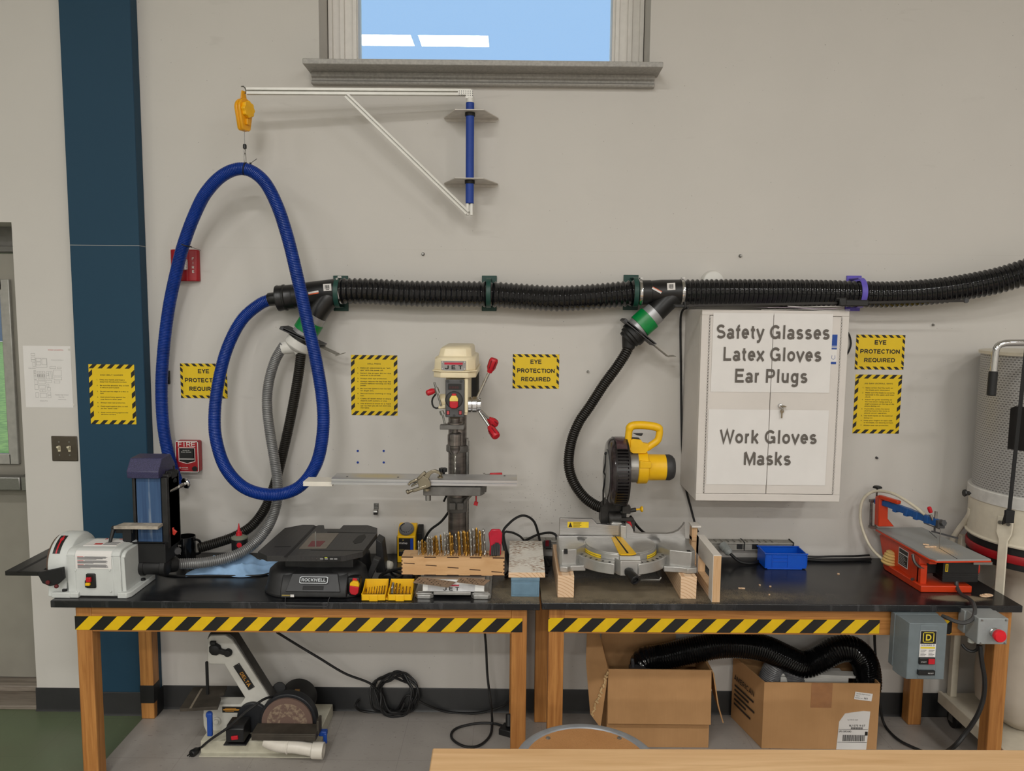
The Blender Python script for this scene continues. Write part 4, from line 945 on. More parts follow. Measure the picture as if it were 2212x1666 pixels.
# ---------------------------------------------------------------- disc and belt bench sander
LGREY = mat('light_grey_paint', (204, 207, 204), 0.38, var=0.02)
t = thing('bench_sander', 'pale grey disc and belt sander at the left end of the bench', 'sander', (-1.6, -0.47, TT))
bz = TT
def motor_prof(o=0.0):
    p = [(-0.576-o, bz+0.004), (-0.578-o, bz+0.163)]
    for i in range(7): a = R(180-15*i); p.append((-0.543 + (0.035+o)*math.cos(a), bz+0.163 + (0.024+o)*math.sin(a)))
    p += [(-0.455, bz+0.187+o)]
    for i in range(7): a = R(90-15*i); p.append((-0.445 + (0.075)*math.cos(a), bz+0.137+(0.05+o)*math.sin(a)))
    return p + [(-0.37, bz+0.004)]
m = wm(t); m.prism(motor_prof(), -1.705, -1.5, 'x'); m.prism(motor_prof(0.0015), -1.674, -1.526, 'x')
m.prism([(p[0]*0.94-0.028, (p[1]-bz)*0.95+bz) for p in motor_prof()], -1.5, -1.484, 'x')
m.prism([(-0.59, bz), (-0.55, bz), (-0.55, bz+0.03), (-0.575, bz+0.024), (-0.59, bz+0.02)], -1.7, -1.66, 'x')
m.box(-1.762, -1.69, -0.592, -0.36, bz, bz+0.022).prism([(-1.51, -0.59), (-1.475, -0.59), (-1.462, -0.572), (-1.462, -0.375), (-1.475, -0.362), (-1.51, -0.362)], bz, bz+0.022, 'z')
m.box(-1.68, -1.5, -0.57, -0.38, bz, bz+0.02)
build('motor_housing', m, LGREY, t, bevel=0.004)
m = wm(t)
m.lathe([(0.098, 0), (0.112, 0.006), (0.115, 0.016), (0.115, 0.072), (0.108, 0.084), (0.085, 0.09)], (-1.788, -0.462, bz+0.108), (1, 0, 0), 56)
m.prism([(-0.575, bz), (-0.36, bz), (-0.375, bz+0.1), (-0.56, bz+0.1)], -1.785, -1.715, 'x')
build('disc_guard', m, LGREY, t, bevel=0.002)
build('sanding_disc', wm(t).cyl((-1.794, -0.462, bz+0.112), (-1.786, -0.462, bz+0.112), 0.1, n=48), mat('sanding_disc', (92, 74, 62), 0.9), t)
# labels
m = wm(t); pr = motor_prof(0.0024)[1:6]; zb = at(200, 1229, -0.578).z
pr[0] = (pr[0][0], zb); 
LX0, LX1 = -1.67, -1.532
for i in range(len(pr)-1): m.quad((LX0, pr[i][0], pr[i][1]), (LX1, pr[i][0], pr[i][1]), (LX1, pr[i+1][0], pr[i+1][1]), (LX0, pr[i+1][0], pr[i+1][1]))
m.k = 1
z = bz+0.162
for i, wv in enumerate((.9, .95, .9, .8, .6, 0, .92, .95, .9, .94, .5, 0, .9, .93, .95, .9, .96, .4)):
    if wv: m.box(LX0+0.008+(0.028 if i in (0, 6, 12) else 0), LX0+0.008+wv*0.122, -0.5812, -0.58, z-0.0014, z)
    z -= 0.0026
m.k = 2
for i in (0, 6, 12): m.box(LX0+0.008, LX0+0.032, -0.5812, -0.58, bz+0.162-i*0.0026-0.0014, bz+0.162-i*0.0026)
build('instruction_label', m, [PAPER, mat('print_dark', (92, 92, 96), 0.7), mat('print_red2', (186, 50, 48), 0.7)], t, flat=True, normals=False)
m = wm(t); zz = bz+0.1905; m.box(-1.665, -1.535, -0.532, -0.452, bz+0.18, zz); m.k = 1; m.box(-1.63, -1.6, -0.52, -0.505, zz-0.002, zz+0.0006).box(-1.62, -1.615, -0.455, -0.44, zz-0.002, zz+0.0006).box(-1.565, -1.55, -0.45, -0.445, zz-0.002, zz+0.0006); m.k = 2
for i in range(5): m.box(-1.595, -1.54, -0.522+i*0.008, -0.519+i*0.008, zz-0.002, zz+0.0006)
build('warning_label', m, [PAPER, mat('print_red2', (186, 50, 48)), mat('print_dark', (92, 92, 96))], t, flat=True)
m = wm(t)
for i in range(6):
    a0, a1 = R(150-i*7), R(143-i*7)
    def q(a, r=0.1158): return (-0.462 + r*math.cos(a), bz+0.108 + r*math.sin(a))
    (y0, z0), (y1, z1) = q(a0), q(a1); m.k = 0; m.quad((-1.768, y0, z0), (-1.74, y0, z0), (-1.74, y1, z1), (-1.768, y1, z1))
    (y0, z0), (y1, z1) = q(a0, 0.1164), q(a1, 0.1164); m.k = 1; hw_ = 0.003 if 0 < i < 4 else (0.0055*(1 if i == 4 else 0.3) + 0.001)
    m.quad((-1.754-hw_, y0, z0), (-1.754+hw_, y0, z0), (-1.754+hw_, y1, z1), (-1.754-hw_, y1, z1))
build('rotation_label', m, [BLACKP, RED], t, flat=True, normals=False)
m = wm(t); c = at(197, 1255, -0.58); m.boxc(c, (0.036, 0.012, 0.058)); m.boxc(c+Vector((-0.015, 0.001, -0.012)), (0.018, 0.012, 0.03)); sw = build('switch_plate', m, BLACKP, t, bevel=0.004)
m = wm(t); m.boxc(c+Vector((-0.004, -0.009, 0.008)), (0.018, 0.012, 0.018)); build('switch', m, RED, sw, bevel=0.002)
m = wm(t); m.boxc(c+Vector((-0.008, -0.009, -0.01)), (0.017, 0.012, 0.011)); build('safety_key', m, TOOLY, sw, bevel=0.002)
for px, py in ((163, 1232), (237, 1232), (165, 1278), (239, 1278)):
    c = at(px, py, -0.579); build('panel_screw', wm(t).lathe([(0.0045, 0), (0.004, 0.002), (0.001, 0.003)], c, (0, -1, 0), 12), LGREY, t)
for x, y in ((-1.72, -0.575), (-1.476, -0.45)): build('foot_bolt', wm(t).cyl((x, y, bz+0.02), (x, y, bz+0.03), 0.009, n=8), BLACKM, t)
# disc table
zt = 0.872
m = wm(t); m.prism([(-1.93, -0.6), (-1.728, -0.6), (-1.728, -0.58), (-1.795, -0.577), (-1.795, -0.318), (-1.93, -0.318)], zt-0.018, zt, 'z')
m.k = 1; m.prism([(-1.885, -0.6), (-1.868, -0.6), (-1.868, -0.318), (-1.885, -0.318)], zt-0.006, zt+0.0004, 'z')
dt = build('disc_table', m, [mat('black_steel_table', (46, 45, 44), 0.35, 0.5), BLACKM], t, bevel=0.002)
m = wm(t); po = [at(px, py, -0.6) for px, py in ((80, 1238), (136, 1226), (139, 1250), (126, 1262), (108, 1267), (92, 1260))]
m.prism([(p.x, p.z) for p in po], -0.602, -0.588); build('tilt_bracket', m, BLACKM, dt, bevel=0.002)
m = wm(t); c = at(122, 1267, -0.605); m.ball(c, 0.008); c2 = at(104, 1258, -0.603); m.cyl(c2, c2+Vector((0, -0.004, 0)), 0.008, n=12); build('tilt_knob', m, mat('dark_red', (96, 26, 30), 0.5), dt)
# belt unit
NAVY = mat('speckled_navy', (58, 56, 88), 0.5, var=0.25, vscale=260)
m = wm(t); m.box(-1.505, -1.372, -0.425, -0.325, bz+0.15, bz+0.45); m.box(-1.512, -1.5, -0.44, -0.33, bz+0.15, bz+0.44).box(-1.396, -1.372, -0.44, -0.33, bz+0.15, bz+0.44)
arm = build('belt_housing', m, mat('dusty_black', (30, 29, 29), 0.5, var=0.35, vscale=14), t, bevel=0.003)
t_ = NT('blue_sanding_belt').set(0.75); v = t_.coord('World', (60, 1, 2)); n_ = t_.noise(v, 1.4, 5, 0.6)
t_.col(t_.ramp(n_, (0.25, rgb((40, 66, 104))), (0.6, rgb((58, 88, 126))), (0.78, rgb((150, 160, 168))))); 
m = wm(t); m.box(-1.496, -1.4, -0.436, -0.42, bz+0.17, bz+0.447); build('sanding_belt', m, t_.m, t, flat=True)
m = wm(t); m.prism([(-0.455, bz+0.44), (-0.46, bz+0.468), (-0.425, bz+0.516), (-0.345, bz+0.52), (-0.305, bz+0.47), (-0.305, bz+0.44)], -1.522, -1.395, 'x'); build('top_cover', m, NAVY, t, bevel=0.003)
m = wm(t); c = at(368, 1024, -0.37); m.boxc(c, (0.035, 0.05, 0.03)); m.cyl(at(357, 1021, -0.4), at(372, 1025, -0.37), 0.008); m.cyl(at(364, 1042, -0.39), at(378, 1036, -0.36), 0.011); m.cyl(at(376, 1006, -0.37), at(376, 1020, -0.37), 0.004); m.boxc(at(371, 1040, -0.36), (0.03, 0.04, 0.03))
build('tracking_bracket', m, BLACKM, t, bevel=0.002)
m = wm(t); a_, b_ = at(366, 1062, -0.41), at(398, 1046, -0.35); d_ = (b_-a_).normalized(); m.lathe([(0.0055, 0), (0.006, 0.04), (0.009, 0.042), (0.009, 0.07), (0.02, 0.072), (0.024, 0.078), (0.022, 0.084)], a_, d_, 20); build('tension_handle', m, CHROME, t, bevel=0.001)
zt = 1.02
m = wm(t); m.prism([(-1.566, -0.49), (-1.391, -0.49), (-1.394, -0.437), (-1.552, -0.437)], zt-0.013, zt, 'z')
wt = build('belt_table', m, mat('dusty_table', (170, 160, 146), 0.75, var=0.3, vscale=16), t, bevel=0.002)
m = wm(t); m.box(-1.54, -1.505, -0.475, -0.44, 0.94, 1.007); m.box(-1.57, -1.5, -0.47, -0.45, 0.985, 1.005); build('table_bracket', m, BLACKM, wt, bevel=0.002)
m = wm(t); m.cyl(at(246, 1141, -0.47), at(237, 1174, -0.49), 0.008, 0.006); m.ball(at(246, 1141, -0.47), 0.01); build('lock_lever', m, BLACKP, wt)
m = wm(t); m.box(-1.508, -1.375, -0.466, -0.36, bz+0.1, bz+0.178); m.prism([(-0.466, bz+0.178), (-0.46, bz+0.178), (-0.48, bz+0.19), (-0.486, bz+0.19)], -1.508, -1.375, 'x'); build('dust_hood', m, BLACKM, t, bevel=0.003)
m = wm(t); a_ = at(283, 1224, -0.44); m.lathe([(0.028, 0), (0.036, 0.006), (0.036, 0.06), (0.032, 0.062), (0.032, 0.125), (0.037, 0.127), (0.037, 0.145), (0.03, 0.15)], a_, (1, 0.02, 0), 28); m.cyl(a_+Vector((0.09, 0.01, 0.0)), at(380, 1219, -0.365), 0.034, 0.031, 24); build('dust_port', m, RUBBER, t, bevel=0.001)
m = wm(t); m.boxc(at(376, 1150, -0.4), (0.018, 0.008, 0.02), Euler((0, R(35), 0)).to_matrix()); m.boxc(at(373, 1145, -0.4), (0.01, 0.01, 0.02)); build('red_tab', m, mat('orange_red', (206, 62, 48), 0.4), t, bevel=0.002)
m = wm(t); c = at(384, 1190, -0.42); m.lathe([(0.013, -0.008), (0.014, 0), (0.013, 0.012)], c, (0.5, -1, 0), 10); build('clamp_knob', m, DKGREY, t, bevel=0.001)

# ---------------------------------------------------------------- small things behind
c = atz(404, 1204, TT); c = Vector((c.x, -0.105, TT))
t = thing('mug', 'black mug with white lettering behind the bench sander', 'mug', c)
m = MB().lathe([(0.038, 0), (0.042, 0.004), (0.043, 0.1), (0.0405, 0.1), (0.039, 0.01), (0.0, 0.008)], (0, 0, 0), (0, 0, 1), 36, cap=False); m.poly([(0.038*math.cos(-2*PI*i/24), 0.038*math.sin(-2*PI*i/24), 0) for i in range(24)])
build('cup', m, mat('black_glaze', (16, 16, 18), 0.15), t)
build('handle', cable(MB(), [(0.04, 0, 0.085), (0.062, -0.004, 0.082), (0.074, -0.008, 0.058), (0.064, -0.006, 0.026), (0.04, 0, 0.018)], 0.0055), mat('black_glaze', (16, 16, 18), 0.15), t)
m = MB().text('A', 0.022, -0.012, 0.03, -0.0435, 'CENTER', 0.01).text('IC DC', 0.01, -0.014, 0.066, -0.044, 'CENTER'); build('lettering', m, PAPER, t, flat=True, normals=False)

c = Vector((at(518, 1178, -0.2).x, -0.2, TT))
t = thing('nozzle_bottle', 'squat black bottle with red nozzle behind the blue cloth', 'bottle', c)
zt = at(518, 1163, -0.2).z - TT
m = MB().lathe([(0.03, 0), (0.034, 0.004), (0.034, zt)], (0, 0, 0), (0, 0, 1), 28); build('body', m, BLACKP, t, bevel=0.002)
build('shoulder', MB().lathe([(0.0345, zt), (0.0345, zt+0.006), (0.02, zt+0.013), (0.012, zt+0.014)], (0, 0, 0), (0, 0, 1), 28), mat('grey_green_plastic', (120, 124, 108), 0.5), t)
build('nozzle', MB().lathe([(0.014, zt+0.012), (0.012, zt+0.028), (0.008, zt+0.03), (0.004, zt+0.05), (0.0015, zt+0.066)], (-0.002, 0, 0), (0, 0, 1), 16), RED, t)
build('badge', MB().cyl((0.01, -0.034, zt-0.02), (0.01, -0.0355, zt-0.02), 0.011, n=20), RED, t)

rg = random.Random(5)
m = MB(); 
def cz(x, y):
    u, v = (x+1.17)/0.17, (y+0.235)/0.1
    e = max(0, 1-abs(u)**2.4)*max(0, 1-abs(v)**2.4)
    h = 0.004 + e*(0.026 + 0.03*(1-abs(math.sin(x*24+y*18+.4))**.6) + 0.026*(1-abs(math.sin(x*15-y*33+1))**.7) + 0.008*math.sin(x*71+y*60) - 0.014 + 0.02*math.exp(-((x+1.2)/0.06)**2))
    return Vector((x + 0.02*math.sin(y*30+1), y + 0.016*math.sin(x*24) + 0.04*(x+1.17), TT + max(0.003, h)))
m.grid(-1.34, -1.0, -0.335, -0.135, 60, 36, cz)
n = len(m.v); m.v += [v - Vector((0, 0, 0.0022)) for v in list(m.v)]; m.f += [tuple(reversed([i+n for i in f])) for f in m.f]; m.mi += [0]*len(m.mi)
t = thing('cleaning_cloth', 'crumpled light blue cloth lying left of the black blade saw', 'cloth', (-1.17, -0.235, TT))
m2 = wm(t); m2.v = [v - t.location for v in m.v]; m2.f = m.f; m2.mi = m.mi
build('fabric', m2, mat('light_blue_fabric', (150, 186, 224), 0.85, var=0.05, vscale=40, bump=0.3, bscale=600), t, angle=80, normals=False)
m = wm(t); p = [atz(px, py, TT+0.004) for px, py in ((541, 1230), (563, 1226), (555, 1238), (544, 1236))]; m.prism([(q.x, q.y) for q in p], TT+0.001, TT+0.003, 'z'); build('care_tag', m, PAPER, t)
solo('power_cord', cable(MB(), [(-1.5, -0.3, TT+0.004), (-1.4, -0.345, TT+0.004), (-1.25, -0.34, TT+0.004), (-1.05, -0.33, TT+0.004), (-0.98, -0.25, TT+0.005), (-0.9, -0.14, TT+0.005)], 0.004), BLACKM, 'thin black cord on the bench in front of the blue cloth', 'cord')

# ---------------------------------------------------------------- black blade saw
ZP = 0.944
t = thing('blade_saw', 'low black tabletop blade runner saw with wide ribbed table', 'saw', (-0.77, -0.4, TT))
BLKP = mat('dusty_black_plastic', (34, 34, 35), 0.5, var=0.18, vscale=30)
pl = [atz(px, py, ZP) for px, py in ((557, 1192), (576.6, 1201), (742, 1201), (784, 1192), (815, 1151), (815, 1141), (794, 1134.5), (742, 1134.5), (734.5, 1142.5), (701, 1142.5), (699.5, 1134.5), (688, 1134.5), (683, 1137), (678, 1134), (654, 1133.7), (615, 1141))]
PT = NT('ribbed_table_plastic').set(0.45); v = PT.coord('World'); x_, y_, z_ = PT.sep(v)
rib = PT.math('FRACT', PT.math('MULTIPLY', x_, 1/0.019)); lnm = PT.math('LESS_THAN', rib, 0.07)
nz = PT.noise(v, 160, 2); PT.col(PT.mix(PT.ramp(nz, (0.66, (0, 0, 0)), (0.74, (0.5, 0.5, 0.5))), PT.mix(PT.math('MULTIPLY', lnm, 0.7), rgb((46, 45, 45)), rgb((22, 22, 22))), rgb((120, 112, 104))))
m = wm(t); m.prism([(p.x, p.y) for p in pl], ZP-0.022, ZP, 'z'); m.k = 1
def groove(m, pts, wd):
    for a, b in zip(pts, pts[1:]):
        a, b = atz(*a, ZP+0.0005), atz(*b, ZP+0.0005); m.bar(a, b, wd, 0.001)
groove(m, [(681, 1137), (616, 1204)], 0.012); groove(m, [(707, 1149.5), (812, 1151.5)], 0.006); groove(m, [(671, 1188.5), (785, 1189.5)], 0.006)
hole = [atz(px, py, ZP+0.0005) for px, py in ((774, 1158), (788, 1154), (791, 1160), (781, 1172), (766, 1175), (762, 1170))]
m.prism([(p.x, p.y) for p in hole], ZP-0.001, ZP+0.0008, 'z')
groove(m, [(593, 1181.5), (628, 1181)], 0.008)
tb = build('saw_table', m, [PT.m, BLACKM], t, bevel=0.003)
m = wm(t); ins = [atz(px, py, ZP) for px, py in ((676, 1152.4), (732, 1152.4), (704.4, 1185.8), (645.8, 1185.8))]; m.prism([(p.x, p.y) for p in ins], ZP-0.002, ZP+0.0014, 'z'); build('metal_insert', m, mat('insert_plate', (128, 120, 110), 0.4, 0.6), tb)
m = wm(t); ins = [atz(px, py, ZP) for px, py in ((673.5, 1170), (703, 1170), (691, 1181.7), (664.5, 1181.7))]; m.prism([(p.x, p.y) for p in ins], ZP, ZP+0.0022, 'z'); build('throat_insert', m, mat('maroon_plastic', (112, 46, 52), 0.5), tb)
c = atz(682, 1182, ZP); m = wm(t); m.box(c.x-0.0025, c.x+0.0025, c.y-0.001, c.y+0.001, ZP, ZP+0.062); build('saw_blade', m, STEEL, t)
m = wm(t); c0 = at(688, 1210, -0.597); m.box(c0.x-0.002, c0.x+0.084, c0.y-0.0006, -0.59, ZP-0.0195, ZP-0.004); m.k = 1
for x in (0.012, 0.03, 0.05, 0.066): m.box(c0.x+x-0.006, c0.x+x+0.006, -0.598, -0.596, ZP-0.015, ZP-0.009)
m.k = 2; m.box(c0.x+0.024, c0.x+0.034, -0.5985, -0.596, ZP-0.009, ZP-0.005); build('edge_label', m, [BLACKM, mat('label_grey', (130, 130, 130), 0.6), mat('label_lime', (190, 200, 60), 0.6)], tb, flat=True)
m = wm(t)
m.prism([(-0.89, -0.5), (-0.62, -0.5), (-0.62, -0.28), (-0.89, -0.28)], TT+0.008, ZP-0.02, 'z')
m.prism([(-0.52, TT+0.1), (-0.548, TT+0.085), (-0.585, TT+0.035), (-0.585, TT+0.01), (-0.4, TT+0.008), (-0.4, TT+0.1)], -0.885, -0.63, 'x')
for x, rr in ((-0.872, 0.1), (-0.662, 0.1)):
    m.lathe([(rr+0.006, 0), (rr+0.006, 0.014), (rr, 0.02), (rr*0.86, 0.085), (rr*0.7, 0.1), (rr*0.55, 0.102)], (x, -0.462, TT), (0, 0, 1), 40)
    m.lathe([(rr*0.8, 0), (rr*0.7, 0.1), (rr*0.6, 0.104)], (x, -0.3, TT), (0, 0, 1), 32)
build('base', m, BLKP, t, bevel=0.004)
tl = math.atan2(0.037, 0.05)
m = wm(t); M0 = m.M; m.M = M0 @ Matrix.Translation((-0.757, -0.5685, TT+0.063)) @ Matrix.Rotation(-tl, 4, 'X')
m.prism([(-0.105, -0.036), (0.105, -0.036), (0.088, 0.034), (-0.088, 0.034)], -0.0045, 0.004); m.k = 1; m.box(-0.088, 0.088, -0.005, 0, 0.0335, 0.037); m.box(-0.04, 0.04, -0.0055, 0, -0.03, -0.014)
dr = build('front_drawer', m, [mat('drawer_plastic', (44, 44, 46), 0.4), BLACKM], t, bevel=0.002)
m = wm(t); m.M = M0 @ Matrix.Translation((-0.757, -0.5735, TT+0.075)) @ Matrix.Rotation(-tl, 4, 'X')
oc = [(-0.055, -0.01), (-0.049, -0.0135), (0.049, -0.0135), (0.055, -0.01), (0.055, 0.01), (0.049, 0.0135), (-0.049, 0.0135), (-0.055, 0.01)]
m.prism(oc, -0.0015, 0.001); m.k = 1; m.prism([(x*0.94, z*0.8) for x, z in oc], -0.002, 0.0); m.k = 0; m.text('ROCKWELL', 0.0165, 0, -0.0058, -0.0026, 'CENTER', 0.02, 0.094)
build('maker_badge', m, [mat('badge_silver', (196, 200, 204), 0.4), BLACKM], dr, flat=True, normals=False)
m = wm(t); c = at(622, 1287, -0.586); m.box(c.x-0.025, c.x+0.025, -0.5875, -0.58, c.z-0.006, c.z+0.006); m.k = 1; m.box(c.x-0.023, c.x+0.008, -0.5882, -0.58, c.z-0.001, c.z+0.004); m.k = 2; m.box(c.x+0.01, c.x+0.024, -0.5882, -0.58, c.z-0.005, c.z+0.005); build('rating_label', m, [DKGREY, mat('label_ochre', (150, 132, 70), 0.6), PAPER], t, flat=True)
c = at(766, 1268, -0.562); rt_ = Matrix.Rotation(R(8), 4, 'Y')
m = wm(t); m.M = m.M @ Matrix.Translation(c) @ rt_; m.prism([(-0.016, -0.018), (-0.008, -0.028), (0.01, -0.028), (0.018, -0.02), (0.018, 0.006), (-0.018, 0.006)], -0.012, 0.004); m.box(-0.012, 0.006, -0.002, 0.012, 0.02, 0.034); sw = build('switch_paddle', m, RED, t, bevel=0.002)
m = wm(t); m.M = m.M @ Matrix.Translation(c) @ rt_; m.prism([(-0.018, 0.006), (0.018, 0.006), (0.017, 0.016), (0.01, 0.026), (-0.008, 0.026), (-0.018, 0.016)], -0.012, 0.004); build('switch_latch', m, TOOLY, sw, bevel=0.002)
m = wm(t); m.boxc(c+Vector((-0.004, 0.02, 0.0)), (0.05, 0.04, 0.075)); build('switch_housing', m, BLACKP, t, bevel=0.008)
m = wm(t); po = [(-0.6, TT+0.025), (-0.575, TT+0.02), (-0.535, TT+0.085), (-0.556, TT+0.098)]
m.M = m.M; m.prism([(-0.588, TT+0.02), (-0.566, TT+0.02), (-0.525, TT+0.11), (-0.552, TT+0.12)], -0.44, -0.4); m.prism([(-0.56, TT+0.02), (-0.52, TT+0.02), (-0.535, TT+0.15), (-0.56, TT+0.165)], -0.33, -0.25); build('side_guide', m, BLKP, t, bevel=0.003)
m = MB(); wps = [at(617, 1290, -0.585), at(616, 1296, -0.6), at(616.5, 1307, -0.615), at(620, 1309, -0.617), at(705, 1310, -0.613), at(708.5, 1307, -0.612), at(709, 1298, -0.6), at(712, 1291, -0.585)]
m = wm(t); m.tube(wps, 0.0015, 6); build('wire_stand', m, DKGREY, t)

# ---------------------------------------------------------------- yellow bit case
t = thing('bit_case', 'open yellow plastic drill bit case in front of the drill press', 'case', (-0.475, -0.545, TT), R(1.5))
for s in (-1, 1):
    x0, x1 = (-0.097, -0.004) if s < 0 else (0.004, 0.097)
    m = MB().box(x0, x1, -0.04, 0.045, 0.002, 0.006).box(x0, x1, -0.043, -0.039, 0.002, 0.026).box(x0, x0+0.004, -0.043, 0.045, 0.002, 0.03).box(x1-0.004, x1, -0.043, 0.045, 0.002, 0.03)
    m.prism([(0.041, 0.002), (0.045, 0.002), (0.052, 0.055), (0.048, 0.055)], x0, x1, 'x').prism([(-0.02, 0.026), (0.041, 0.004), (0.047, 0.053), (0.044, 0.053)], x0, x0+0.004, 'x').prism([(-0.02, 0.026), (0.041, 0.004), (0.047, 0.053), (0.044, 0.053)], x1-0.004, x1, 'x')
    m.box(x0+0.03, x1-0.03, -0.0465, -0.042, 0.0, 0.024)
    h = build('case_half', m, TOOLY, t, bevel=0.0015)
    m = MB(); m.prism([(-0.03, 0.006), (-0.018, 0.006), (-0.012, 0.018), (-0.03, 0.022)], x0+0.006, x1-0.006, 'x'); build('bit_holder', m, BLACKP, h, bevel=0.001)
build('hinge', MB().cyl((0, 0.0, 0.01), (0, 0.035, 0.02), 0.005, n=10).cyl((0, -0.036, 0.006), (0, -0.01, 0.006), 0.005, n=10), TOOLY, t)
CASE_O = t
def bit_mesh(m, p0, ax, r, h, shank=0.3, twist=5.0):
    "twist drill: two flutes wound about the axis; flutes end at the tip"
    p0 = Vector(p0); q = Vector(ax).to_track_quat('Z', 'Y'); n = 12; st = max(10, int(h/0.0035)); vs = []; ns = 0
    for j in range(st+1):
        f = j/st; z = f*h; k = 1 if f < 0.93 else max(0.12, (1-f)/0.07)
        tw = 0 if f < shank else (f-shank)*h/r*0.55
        for i in range(n):
            a = 2*PI*i/n; fl = 1.0 if f < shank else (1 - 0.42*max(0, math.cos(2*a))**2)
            vs.append(p0 + q @ Vector((r*k*fl*math.cos(a+tw), r*k*fl*math.sin(a+tw), z)))
    fs = [(j*n+i, j*n+(i+1) % n, (j+1)*n+(i+1) % n, (j+1)*n+i) for j in range(st) for i in range(n)] + [tuple(range(n-1, -1, -1)), tuple(st*n+i for i in range(n))]
    m.add(vs, fs)
SILV = mat('silver_drill_steel', (168, 166, 160), 0.28, 0.9, var=0.1)
ORD = 'first second third fourth fifth sixth seventh eighth ninth tenth eleventh twelfth thirteenth fourteenth fifteenth sixteenth seventeenth eighteenth nineteenth twentieth twenty-first twenty-second twenty-third twenty-fourth twenty-fifth twenty-sixth twenty-seventh twenty-eighth twenty-ninth thirtieth thirty-first thirty-second thirty-third thirty-fourth thirty-fifth thirty-sixth thirty-seventh thirty-eighth thirty-ninth fortieth forty-first forty-second forty-third forty-fourth forty-fifth forty-sixth forty-seventh forty-eighth'.split()
Mc = Matrix.Translation(CASE_O.location) @ Matrix.Rotation(R(1.5), 4, 'Z')
for i in range(8):
    p = Mc @ Vector((-0.083 + i*0.0098, -0.018, 0.019)); m = MB(); bit_mesh(m, p, (0, 0.75, 0.6), 0.0012+i*0.0002, 0.03+i*0.0012)
    solo('drill_bit', m, BRASS, 'slim gold bit in left half of yellow case, %s from the left' % ORD[i], 'drill bit', 'bits in the yellow case', angle=50)
for i, (r, h) in enumerate(((0.0055, 0.05), (0.0045, 0.047), (0.0035, 0.045), (0.003, 0.032), (0.0026, 0.034), (0.0022, 0.032))):
    p = Mc @ Vector((0.017 + i*0.0135, -0.018, 0.019)); m = MB(); bit_mesh(m, p, (0, 0.72, 0.65), r, h)
    solo('drill_bit', m, SILV if i < 1 else BRASS, 'thicker bit in right half of yellow case, %s from the left' % ORD[i], 'drill bit', 'bits in the yellow case', angle=50)

# ---------------------------------------------------------------- bit sharpener
x0, x1 = at(858, 1165, -0.14).x, at(899, 1165, -0.14).x; zf = at(878, 1159, -0.14).z; zb = at(878, 1133, -0.08).z
t = thing('bit_sharpener', 'yellow and black drill bit sharpener with grey holed dial', 'sharpener', ((x0+x1)/2, -0.1, TT))
m = wm(t); m.prism([(-0.14, TT), (-0.14, zf), (-0.085, zb), (-0.05, zb), (-0.05, TT)], x0, x1-0.004, 'x'); build('yellow_body', m, TOOLY, t, bevel=0.003)
m = wm(t); m.box(x0-0.004, x0, -0.13, -0.045, TT, zf-0.004).prism([(-0.09, TT), (-0.1, zf+0.002), (-0.035, zf+0.026), (-0.03, TT)], x1-0.004, x1+0.022, 'x'); build('motor_housing', m, BLACKM, t, bevel=0.003)
m = wm(t); z0 = TT+0.03; m.box(x0+0.007, x1-0.012, -0.1415, -0.139, z0, zf-0.008); m.k = 1; m.box(x1-0.026, x1-0.0125, -0.142, -0.139, z0, zf-0.009)
m.k = 2; m.text('UltraSharp', 0.012, x0+0.009, zf-0.034, -0.1424, 'LEFT', 0.01, 0.036); m.box(x0+0.028, x0+0.042, -0.142, -0.139, z0+0.008, z0+0.024)
m.k = 3; m.prism([(x0+0.022, zf-0.02), (x0+0.03, zf-0.02), (x0+0.026, zf-0.011)], -0.142, -0.139)
for i in range(3): m.box(x0+0.009, x0+0.03-i*0.003, -0.142, -0.139, z0+0.03-i*0.004, z0+0.0315-i*0.004)
build('front_label', m, [BLACKP, BLUEP, PAPER, mat('label_ochre', (150, 132, 70))], t, flat=True)
nrm = Vector((0, -(zb-zf), 0.055)).normalized(); c = Vector(((x0+x1)/2-0.004, -0.1145, (zf+zb)/2+0.004)) 
m = wm(t); m.lathe([(0.033, 0), (0.033, 0.011), (0.031, 0.014), (0.0, 0.014)], c, nrm, 36, cap=False); m.k = 1
q = nrm.to_track_quat('Z', 'Y')
for i in range(17):
    a = R(120 + i*300/17); r = 0.0038 - i*0.00016; p = c + nrm*0.0142 + q @ Vector((0.0255*math.cos(a), 0.0255*math.sin(a), 0)); m.cyl(p, p+nrm*0.0004, r, n=10)
build('size_dial', m, [mat('dial_grey', (112, 112, 114), 0.5), BLACKM], t)

# ---------------------------------------------------------------- drill press
CAST = mat('grey_cast_iron', (108, 106, 103), 0.5, 0.3, var=0.12, bump=0.2, bscale=300)
CREAM = mat('cream_paint', (232, 218, 184), 0.38, var=0.02)
GUNM = mat('dark_machined_steel', (124, 118, 114), 0.34, 0.8, var=0.25, vscale=9, stretch=(1, 1, 6))
PANEL = mat('control_panel_grey', (84, 84, 86), 0.45, 0.2)
DPX, COLY, SPY = -0.231, -0.2, -0.405
t = thing('drill_press', 'cream headed bench drill press with red lever grips', 'drill press', (DPX, -0.33, TT))
m = wm(t)
bx0, bx1 = at(912, 1270, -0.545).x, at(1047, 1270, -0.545).x; fx0, fx1 = at(895, 1288, -0.555).x, at(1061, 1288, -0.555).x
m.prism([(-0.549, TT+0.024), (-0.535, TT+0.07), (-0.12, TT+0.07), (-0.1, TT+0.024)], bx0, bx1, 'x')
mid0, mid1 = at(936, 1288, -0.555).x, at(1017, 1288, -0.555).x
